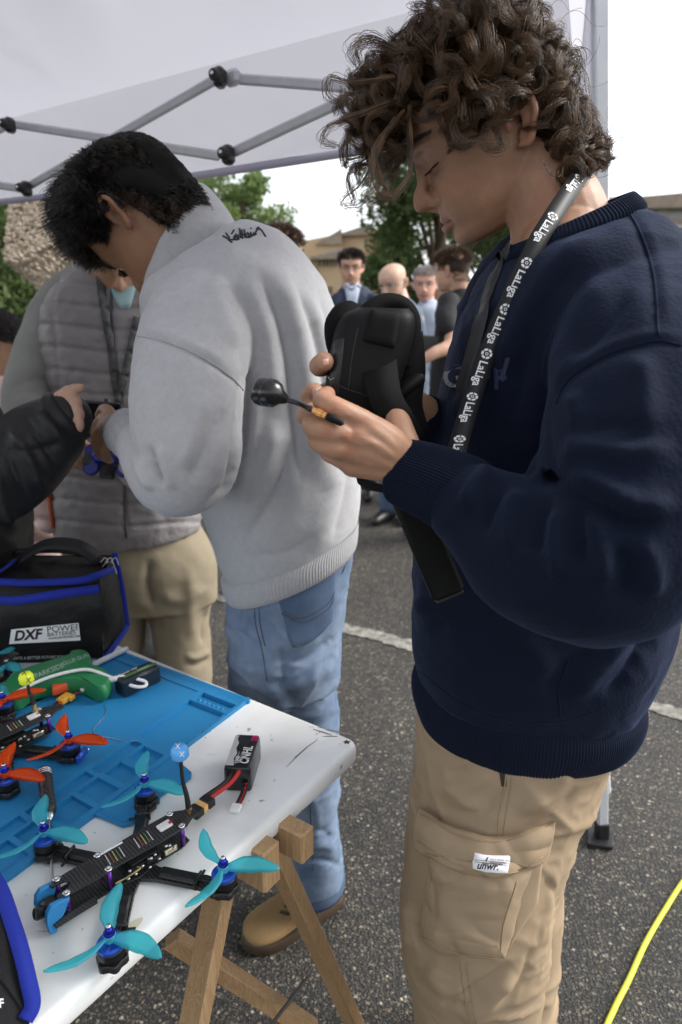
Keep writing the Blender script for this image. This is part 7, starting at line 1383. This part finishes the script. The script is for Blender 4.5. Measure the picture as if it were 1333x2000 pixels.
# ------------------------------------------------------------------ batteries, leads
def wire(t, pts, r, m, nm='lead'): return mk(nm, tube([np.asarray(p) for p in pts], r, 8, 30), m, t)
def battery():
    M = mat('black_shrink_film', (.010, .010, .011), .22, .5, bump=(30, .25, .003)); t = thing('lipo_battery', 'black drone battery with red and black leads and pink corner on the white table', 'battery', PZ(472, 1520, TZ))
    a, b, c_, d = PZ(452, 1433, .822), PZ(501, 1432, .822), PZ(444, 1497, .822), PZ(499, 1503, .822)
    X = nz((b - a + d - c_) * [1, 1, 0]); Y_ = np.cross(ZU, X); ce = (a + b + c_ + d) / 4; w = (np.linalg.norm(b - a) + np.linalg.norm(d - c_)) / 2; l = np.linalg.norm((a + b - c_ - d) / 2)
    R = []
    for z, i in ((TZ, .004), (TZ + .003, .0005), (TZ + .02, 0), (TZ + .037, .0005), (TZ + .0405, .002), (TZ + .042, .006)):
        cr = .006; o = []
        for cx, cy, a0 in ((w / 2 - cr, -l / 2 + cr, 270), (w / 2 - cr, l / 2 - cr, 0), (-w / 2 + cr, l / 2 - cr, 90), (-w / 2 + cr, -l / 2 + cr, 180)):
            for q in np.linspace(a0, a0 + 90, 4): o.append((cx + (cr - i) * math.cos(math.radians(q)), cy + (cr - i) * math.sin(math.radians(q))))
        o = np.array(o); R.append(ce * [1, 1, 0] + o[:, :1] * X + o[:, 1:] * Y_ + ZU * z)
    body = mk('battery_body', loft(R), M, t, smooth='auto')
    zt = TZ + .0424; T_ = lambda u, v: ce * [1, 1, 0] + X * u * w / 2 + Y_ * v * l / 2 + ZU * zt
    quad = lambda pts: (np.array([T_(*p) for p in pts]), [list(range(len(pts)))])
    mk('label_patch', quad([(-.88, -.88), (-.25, -.88), (-.42, -.5), (-.30, -.2), (-.5, .1), (-.42, .4), (-.62, .62), (-.60, .85), (-.88, .85)]), mat('pale_grey_print', (.45, .45, .46), .4), body, smooth=False)
    mk('pink_patch', quad([(.42, .55), (.86, .55), (.86, .88), (.42, .88)]), mat('magenta_print', (.50, .015, .14), .4), body, smooth=False)
    MWh = mat('white_label_print', (.65, .65, .65), .5)
    mk('lettering', flat_text('CNHL', T_(.70, -.78) + ZU * .0003, Y_, -X, .019, shear=.2, bold=.0006, sx=.8), MWh, body, smooth=False); mk('lettering', flat_text('1300', T_(-.02, -.75) + ZU * .0003, Y_, -X, .008, bold=.0003), MWh, body, smooth=False); mk('lettering', flat_text('Black Series', T_(.22, -.72) + ZU * .0003, Y_, -X, .0065), MWh, body, smooth=False); mk('lettering', flat_text('Ultra Power Lithium', T_(-.12, -.80) + ZU * .0003, Y_, -X, .0034), MWh, body, smooth=False)
    mk('lettering', flat_text('6S', T_(.52, .60) + ZU * .0006, X, Y_, .009), mat('dark_magenta_print', (.12, .005, .03), .5), body, smooth=False)
    o = lambda x, y, z: PZ(x, y, z)
    wire(t, [o(470, 1500, .815), o(467, 1508, .815), o(450, 1530, .806), o(420, 1552, .800), o(404, 1566, .796)], .0034, M_RED); wire(t, [o(458, 1502, .813), o(452, 1514, .812), o(436, 1532, .806), o(410, 1550, .801), o(396, 1560, .797)], .0034, M_WBLK)
    for k, m_ in enumerate((M_WBLK, M_WBLK, M_RED, M_WBLK)): wire(t, [o(476 + k * 3, 1530, .800), o(474 + k * 3, 1538, .792), o(470 + k * 3, 1552, .788), o(459 + k * 3, 1574, .786)], .0012, m_, 'balance_lead')
    pc = o(461, 1578, .786); xx = nz(o(466, 1570, .786) - o(459, 1584, .786)); mk('balance_plug', box(pc, .014, .014, .006, xx, np.cross(ZU, xx), ZU, .001), mat('white_nylon_plug', (.75, .75, .72), .5), t, smooth='auto')
    # taped connector between battery and drone
    p0, p1 = o(412, 1560, .797), o(374, 1592, .797); u = nz(p1 - p0); s = np.cross(ZU, u); Lg = np.linalg.norm(p1 - p0)
    mk('connector_half', box(p0 + u * Lg * .18, Lg * .36, .021, .012, u, s, ZU, .002), M_WBLK, t, smooth='auto'); mk('connector_band', box(p0 + u * Lg * .47, Lg * .22, .0185, .0105, u, s, ZU, .001), M_ORC, t, smooth='auto'); mk('connector_half', box(p0 + u * Lg * .79, Lg * .42, .021, .012, u, s, ZU, .002), M_WBLK, t, smooth='auto')
battery()
def battery2():
    t = thing('lipo_battery', 'dark battery with green stripe lying on the far end of the blue mat', 'battery', PZ(275, 1345, MZ))
    a, b = PZ(232, 1322, .818), PZ(296, 1295, .818); u = nz((b - a) * [1, 1, 0]); s = np.cross(ZU, u); c = PZ(270, 1326, .803)
    bd = mk('battery_body', box(c, .078, .034, .034, u, s, ZU, .004), mat('dark_navy_film', (.010, .016, .026), .28, .5, bump=(40, .2, .003)), t, smooth='auto')
    z_ = np.array([0, 0, .0173]); mk('green_stripe', box(c + z_ - s * .002 + u * .004, .068, .008, .0005, u, s, ZU), mat('green_print', (.06, .14, .035), .5), bd, smooth=False); M = mat('silver_print', (.5, .5, .5), .4)
    mk('lettering', flat_text('10000', c + z_ + ZU * .0006 - s * .005 + u * -.002, u, s, .011, bold=.0003), mat('green_white_print', (.28, .4, .25), .5), bd, smooth=False); mk('lettering', flat_text('Power HV', c + z_ + ZU * .0003 + s * .006 - u * .034, u, s, .009, shear=.4, bold=.0003), M, bd, smooth=False)
battery2()
def small_lead():
    t = thing('battery_lead', 'yellow connector on red and black lead beside the orange propeller drone', 'connector', PZ(128, 1366, MZ))
    p = PZ(127, 1364, .796); u = nz(PZ(146, 1352, .796) - PZ(112, 1376, .796)); s = np.cross(ZU, u); mk('connector', [box(p, .026, .017, .010, u, s, ZU, .002)], M_YEL, t, smooth='auto'); mk('connector_lip', box(p + u * .006 - s * .003, .013, .021, .0085, u, s, ZU, .0015), M_YEL, t, smooth='auto')
    for k, m_ in ((-1, M_RED), (1, M_WBLK)): wire(t, [p - u * .012 + s * k * .004, PZ(105, 1382, .80) + s * k * .003, PZ(92, 1392, .812) + s * k * .002], .0018, m_); wire(t, [p + u * .012 + s * k * .004, PZ(150, 1352, .80) + s * k * .002, PZ(163, 1348, .797) + s * k * .001], .0012, m_)
    mk('white_plug', box(PZ(162, 1347, .799), .008, .006, .005, u, s, ZU, .0008), mat('white_plug_plastic', (.75, .75, .75), .5), t, smooth='auto')
small_lead()
# ------------------------------------------------------------------ hand tools
def screwdriver():
    t = thing('screwdriver', 'small screwdriver with knurled black and silver handle, tip under the drone', 'screwdriver', PZ(98, 1600, MZ))
    a, b = PZ(87, 1505, .806), PZ(97, 1590, .800); u = nz(b - a); Lg = np.linalg.norm(b - a)
    m = mat('knurled_grip', (.02, .02, .02), .4, .5, .3); N, L = m.node_tree.nodes, m.node_tree.links; bs = N['Principled BSDF']; tc = N.new('ShaderNodeTexCoord'); ck_ = nd(m, 'ShaderNodeTexChecker', Scale=520.0); ck_.inputs['Color1'].default_value = (.01, .01, .01, 1); ck_.inputs['Color2'].default_value = (.075, .075, .078, 1); mp = nd(m, 'ShaderNodeMapping'); mp.inputs['Rotation'].default_value = (.6, .5, .8); L.new(tc.outputs['Object'], mp.inputs['Vector']); L.new(mp.outputs[0], ck_.inputs['Vector']); L.new(ck_.outputs[0], bs.inputs['Base Color'])
    mk('grip', lathe([(0, .014), (.0100, .014), (.0102, .02), (.0096, Lg * .5), (.0100, Lg - .008), (.0085, Lg - .002), (.006, Lg)], a, u, 24), m, t, smooth='auto'); mk('end_cap', lathe([(0, -.002), (.0082, -.001), (.0100, .002), (.0102, .0145), (0, .0145)], a, u, 24), M_MBLK, t, smooth='auto')
    for k in range(3): mk('silver_band', lathe([(.0100, 0), (.0106, .0004), (.0106, .0020), (.0100, .0024)], a + u * (.0035 + k * .0042), u, 24), M_STEEL, t)
    mk('collar', lathe([(.006, 0), (.0062, .003), (.0035, .010), (.0022, .012), (0, .012)], b, u, 14), M_STEEL, t); e = PZ(103, 1727, .783); mk('blade', tube([b + u * .01, e], [.0018, .0017], 8), mat('grey_tool_steel', (.3, .3, .3), .3, .5, 1), t)
screwdriver()
def glue_gun():
    t = thing('glue_gun', 'green glue gun with orange trigger and white cable lying on its side on the mat', 'glue gun', PZ(120, 1335, MZ)); G = mat('green_tool_plastic', (.018, .19, .065), .42, .45, var=(30, .15))
    z0 = MZ; poly = np.array([PZ(x, y, .806)[:2] for x, y in ((6, 1352), (14, 1334), (40, 1320), (80, 1306), (110, 1297), (138, 1288), (143, 1281), (160, 1278), (174, 1282), (181, 1294), (180, 1306), (200, 1314), (216, 1324), (220, 1338), (210, 1354), (196, 1356), (182, 1348), (160, 1340), (110, 1342), (60, 1352), (30, 1372), (14, 1372))]); poly = spl(np.vstack([poly, poly[:1]]), 70)[:-1]
    cen = poly.mean(0); R = [np.column_stack([cen + (poly - cen) * s_, np.full(len(poly), z)]) for z, s_ in ((z0, .90), (z0 + .006, .97), (z0 + .016, 1.0), (z0 + .026, .98), (z0 + .032, .93), (z0 + .0345, .80))]
    bd = mk('housing', loft(R), G, t, smooth='auto'); tb = bvh(bd)
    mk('trigger', prism(np.array([PZ(x, y, .80)[:2] for x, y in ((103, 1350), (116, 1328), (124, 1328), (156, 1332), (154, 1338), (112, 1354), (104, 1356))]), .796, .812, (1, 0, 0), (0, 1, 0), ZU, (0, 0, 0), .05), mat('orange_red_trigger', (.62, .09, .03), .45), t, smooth='auto')
    mk('nozzle', tube([PZ(10, 1352, .80), PZ(-14, 1362, .80)], [.008, .004], 12), mat('orange_nozzle', (.7, .13, .03), .5), t)
    MP = mat('grey_white_print', (.45, .55, .48), .6); print_on(tb, 'PARKSIDE', 70, 1326, 1, -.40, 14, 'lettering', MP, bd); print_on(tb, 'GLUE GUN', 124, 1301, 1, -.36, 11, 'lettering', MP, bd)
    MC = mat('white_cable_rubber', (.66, .66, .66), .5); cb = [PZ(-20, 1385, .80), PZ(10, 1366, .812), PZ(40, 1348, .822), PZ(90, 1325, .828), PZ(140, 1311, .829), PZ(175, 1308, .828), PZ(210, 1320, .820), PZ(240, 1332, .812), PZ(265, 1341, .806), PZ(284, 1340, .803), PZ(284, 1331, .808), PZ(262, 1325, .815), PZ(240, 1322, .818), PZ(222, 1326, .815)]
    cu = thing('power_cable', 'white power cable looped over the green glue gun', 'cable', PZ(200, 1320, MZ)); mk('cable', tube(cb, .0030, 10, 120), MC, cu); mk('strain_relief', tube([PZ(214, 1328, .814), PZ(240, 1322, .818)], [.0058, .0042], 10), MC, cu)
    gs = thing('glue_stick', 'translucent white glue stick lying behind the green glue gun', 'glue stick', PZ(215, 1285, TZ)); mk('stick', tube([PZ(176, 1301, .795), PZ(246, 1268, .795)], .0056, 16), mat('milky_glue', (.62, .63, .68), .35, .5), gs)
glue_gun()
def solder():
    M = mat('bright_solder_wire', (.62, .64, .66), .25, .5, .9)
    for lab, q in (('thin bright solder wire bent across the blue mat', [(205, 1375), (207, 1395), (186, 1420), (184, 1432), (190, 1436), (240, 1446), (268, 1447)]), ('short curl of solder wire beside the orange propeller', [(150, 1480), (165, 1470), (175, 1462)])):
        t = thing('solder_wire', lab, 'wire', PZ(*q[0], MZ)); mk('strand', tube([PZ(x, y, MZ - .0005) for x, y in q], .0006, 6, 40), M, t)
solder()
# ------------------------------------------------------------------ bags
M_BAG = mat('black_coated_fabric', (.006, .006, .0065), .45, .25, var=(6, .6, 5), col2=(.011, .011, .012), bump=(16, .5, .012, 5)); M_TRIM = mat('royal_blue_binding', (.014, .028, .27), .75, .2, sheen=.2, bump=(600, .5, .001)); M_WPR = mat('white_label_sheet', (.68, .70, .72), .6)
def bag():
    t = thing('battery_bag', 'black bag with blue edging and white label at the far end of the table', 'bag', PZ(80, 1290, TZ))
    q = lambda x, y, Y: PY(x, y, Y)
    ft = [q(-150, 1292, 1.215), q(60, 1296, 1.205), q(203, 1284, 1.225)]; mid = [q(-150, 1225, 1.20), q(60, 1222, 1.19), q(200, 1212, 1.222)]; up = [q(-150, 1165, 1.205), q(60, 1170, 1.20), q(196, 1148, 1.23)]; tp = [q(-150, 1138, 1.22), q(60, 1142, 1.215), q(195, 1128, 1.25)]
    G = np.array([spl(np.array(r_), 24) for r_ in (ft, mid, up, tp)]); G = np.array([spl(G[:, j], 20) for j in range(24)]).transpose(1, 0, 2); G = G + np.array([0, -1, 0]) * (noise3(G.reshape(-1, 3) * 22) * .006).reshape(20, 24, 1)
    th = np.array([0, .004, 0]); fr = mk('front_panel', loft(np.stack([*G], 0), cap=False, closed=False), M_BAG, t); tf = bvh(fr)
    back = 1.37
    V = np.array([q(203, 1284, 1.225), q(250, 1222, 1.335), q(226, 1082, 1.372), q(195, 1128, 1.25)]); gs = np.array([[V[0] * (1 - u) * (1 - v) + V[1] * u * (1 - v) + V[2] * u * v + V[3] * (1 - u) * v + np.array([1, 0, 0]) * (.012 * math.sin(u * 3.14) * math.sin(v * 3.14)) for u in np.linspace(0, 1, 10)] for v in np.linspace(0, 1, 10)]); gs = gs + RT * (noise3(gs.reshape(-1, 3) * 28) * .006).reshape(10, 10, 1)
    mk('side_panel', loft(gs, cap=False, closed=False), M_BAG, t)
    lid = np.array([[q(-150, 1140, 1.22) * (1 - u) * (1 - v) + q(195, 1132, 1.25) * u * (1 - v) + q(226, 1086, 1.372) * u * v + q(-150, 1088, 1.36) * (1 - u) * v + ZU * (.012 * math.sin(v * 3.1) * math.sin(u * 2.2 + .5) - .016 * math.sin(v * 3.1)) for u in np.linspace(0, 1, 30)] for v in np.linspace(0, 1, 12)]); lid = lid + ZU * (noise3(lid.reshape(-1, 3) * 26) * .006).reshape(12, 30, 1); mk('lid', loft(lid, cap=False, closed=False), M_BAG, t)
    bk = [q(-150, 1230, back), q(250, 1222, 1.34), q(226, 1084, 1.374), q(-150, 1086, 1.37)]; mk('back_panel', (np.array(bk), [[0, 1, 2, 3]]), M_BAG, t, smooth=False)
    tr = lambda pts, w, nrm, nm='edging': mk(nm, ribbon(spl(np.array(pts), 40), nrm, w, .003), M_TRIM, t)
    tr([q(-150, 1168, 1.196), q(0, 1172, 1.192), q(40, 1172, 1.190), q(110, 1161, 1.195), q(160, 1154, 1.21), q(195, 1150, 1.224)], .0165, (0, -1, .25)); tr([q(-150, 1130, 1.214), q(0, 1136, 1.21), q(60, 1138, 1.21), q(150, 1134, 1.22), q(190, 1124, 1.245), q(222, 1112, 1.30)], .0135, (0, -1, .4))
    tr([q(228, 1112, 1.36), q(226, 1096, 1.36), q(224, 1080, 1.362)], .012, (.3, -1, .1)); tr([q(226, 1082, 1.362), q(240, 1150, 1.345), q(250, 1222, 1.325)], .009, (.5, -1, 0)); tr([q(250, 1222, 1.325), q(232, 1250, 1.28), q(206, 1284, 1.222)], .011, (.6, -1, .2)); tr([q(-150, 1296, 1.21), q(60, 1300, 1.20), q(203, 1288, 1.22)], .006, (0, -1, .1)); tr([q(-20, 1125, 1.22), q(10, 1110, 1.27), q(32, 1092, 1.33)], .006, (.3, -.6, 1))
    hz = mk('zip', tube([q(30, 1078, 1.36), q(100, 1074, 1.355), q(160, 1080, 1.35), q(205, 1096, 1.345)], .007, 10, 30), mat('black_zip_tape', (.006, .006, .006), .7), t)
    mk('handle', ribbon(spl(np.array([q(40, 1092, 1.33), q(90, 1064, 1.31), q(150, 1066, 1.30), q(190, 1090, 1.31)]), 30), (0, -.6, 1), .03, .004), mat('black_handle_webbing', (.006, .006, .0065), .7, bump=(90, .6, .003)), t)
    for k in range(7): a_ = q(197 + k * 3.2, 1098 + (k % 3) * 9, 1.335); mk('cable_tie', tube([a_, a_ + np.array([.012, .0, .010]), a_ + np.array([.018, -.004, -.004])], .0009, 5, 10), mat('clear_cable_tie', (.6, .6, .6), .3), t)
    lab = mk('brand_label', patch(tf, ((23, 1229), (154, 1216), (158, 1250), (19, 1257)), 16, 6, .0012, 0, skirt=False), M_WPR, fr); tl = bvh(lab); K = mat('black_label_print', (.01, .01, .012), .6)
    print_on(tl, 'DXF', 28, 1251, 1, -.085, 27, 'lettering', K, lab, bold=.035, shear=.25, sx=1.02, off=.0008); print_on(tl, 'POWER', 92, 1235, 1, -.085, 16.5, 'lettering', K, lab, sx=1.18, off=.0008); print_on(tl, 'BATTERIES', 93, 1243, 1, -.085, 10.6, 'lettering', K, lab, sx=1.12, off=.0008); print_on(tl, 'WWW.DXF-POWER.COM', 96, 1248.5, 1, -.085, 5.2, 'lettering', K, lab, bold=.02, off=.0008)
    print_on(tf, 'CREATE A BETTER FUTURE FOR RC HOBBY', 18, 1288, 1, -.035, 7.6, 'lettering', mat('grey_white_lettering', (.5, .5, .5), .6), fr, bold=.02, off=.0012)
    return t
bag()
def bag2():
    t = thing('battery_bag', 'corner of another black bag with blue edging at the lower left corner of the picture', 'bag', PZ(20, 1980, TZ))
    o = [(-260, 1690, .86), (-30, 1700, .86), (-2, 1745, .855), (18, 1800, .845), (32, 1850, .835), (44, 1915, .815), (50, 1975, .80), (40, 2010, .79), (-40, 2140, .79), (-300, 2200, .82)]; top = np.array([PZ(*p) for p in o]); low = top * [1, 1, 0] + ZU * (TZ + .001); cen = top.mean(0)
    R = [low, low * .5 + top * .5 + nz((top - cen) * [1, 1, 0]) * .004, top, cen + (top - cen) * .7 + ZU * .012, cen + (top - cen) * .3 + ZU * .016]; R = np.array([np.array([spl(np.vstack([r_, r_[:1]]), 81)[:-1] for r_ in R])[:, j] for j in range(80)]).transpose(1, 0, 2); R = np.array([spl(R[:, j], 24) for j in range(80)]).transpose(1, 0, 2)
    bd = mk('bag_body', loft(R), mat('charcoal_bag_fabric', (.011, .011, .012), .75, .2, bump=(500, .5, .001)), t)
    e = np.array([PZ(*p) for p in ((-30, 1690, .862), (2, 1738, .860), (24, 1800, .850), (40, 1850, .840), (56, 1915, .820), (64, 1962, .803), (50, 1992, .795))]); e = spl(e, 50); mk('edging', ribbon(e, nz((.45, -.5, .75)), .015, .004), M_TRIM, t)
    tb = bvh(bd); print_on(tb, 'DXF', -38, 1972, 1, -.1, 24, 'lettering', M_WPR, bd, bold=.03, off=.001)
bag2()
# ------------------------------------------------------------------ yellow cable on the ground, bag behind the vest
cb = thing('extension_cable', 'bright yellow cable lying across the asphalt at lower right', 'cable', PZ(1250, 1850, 0)); mk('cable', tube([PZ(x, y, .006) for x, y in ((1900, 1440), (1750, 1500), (1600, 1570), (1480, 1620), (1400, 1650), (1340, 1715), (1300, 1775), (1262, 1840), (1230, 1910), (1200, 1970), (1180, 2020), (1160, 2120))], .0062, 12, 90), mat('yellow_cable_rubber', (.62, .66, .05), .5, .4), cb)
rk = thing('rucksack', 'crumpled dark rucksack on the ground seen between the legs in beige trousers', 'rucksack', PZ(298, 1262, 0)); rv, rf = remesh([ball(PZ(300, 1245, .12), .13, 12, (1.1, .8, .9)), ball(PZ(290, 1215, .2), .09, 10, (1, .8, 1)), ball(PZ(318, 1262, .06), .08, 10, (1.2, .9, .7))], .012, 2); mk('sack', (rv + vnormals(rv, rf) * (noise3(rv * 16) * .02)[:, None], rf), mat('dark_grey_nylon', (.03, .03, .033), .45, var=(12, .6, 3), col2=(.12, .12, .13)), rk); mk('strap', tube([PZ(285, 1200, .26), PZ(305, 1225, .25), PZ(322, 1255, .14)], .012, 8, 14, flat=.3), M_WBLK, rk)
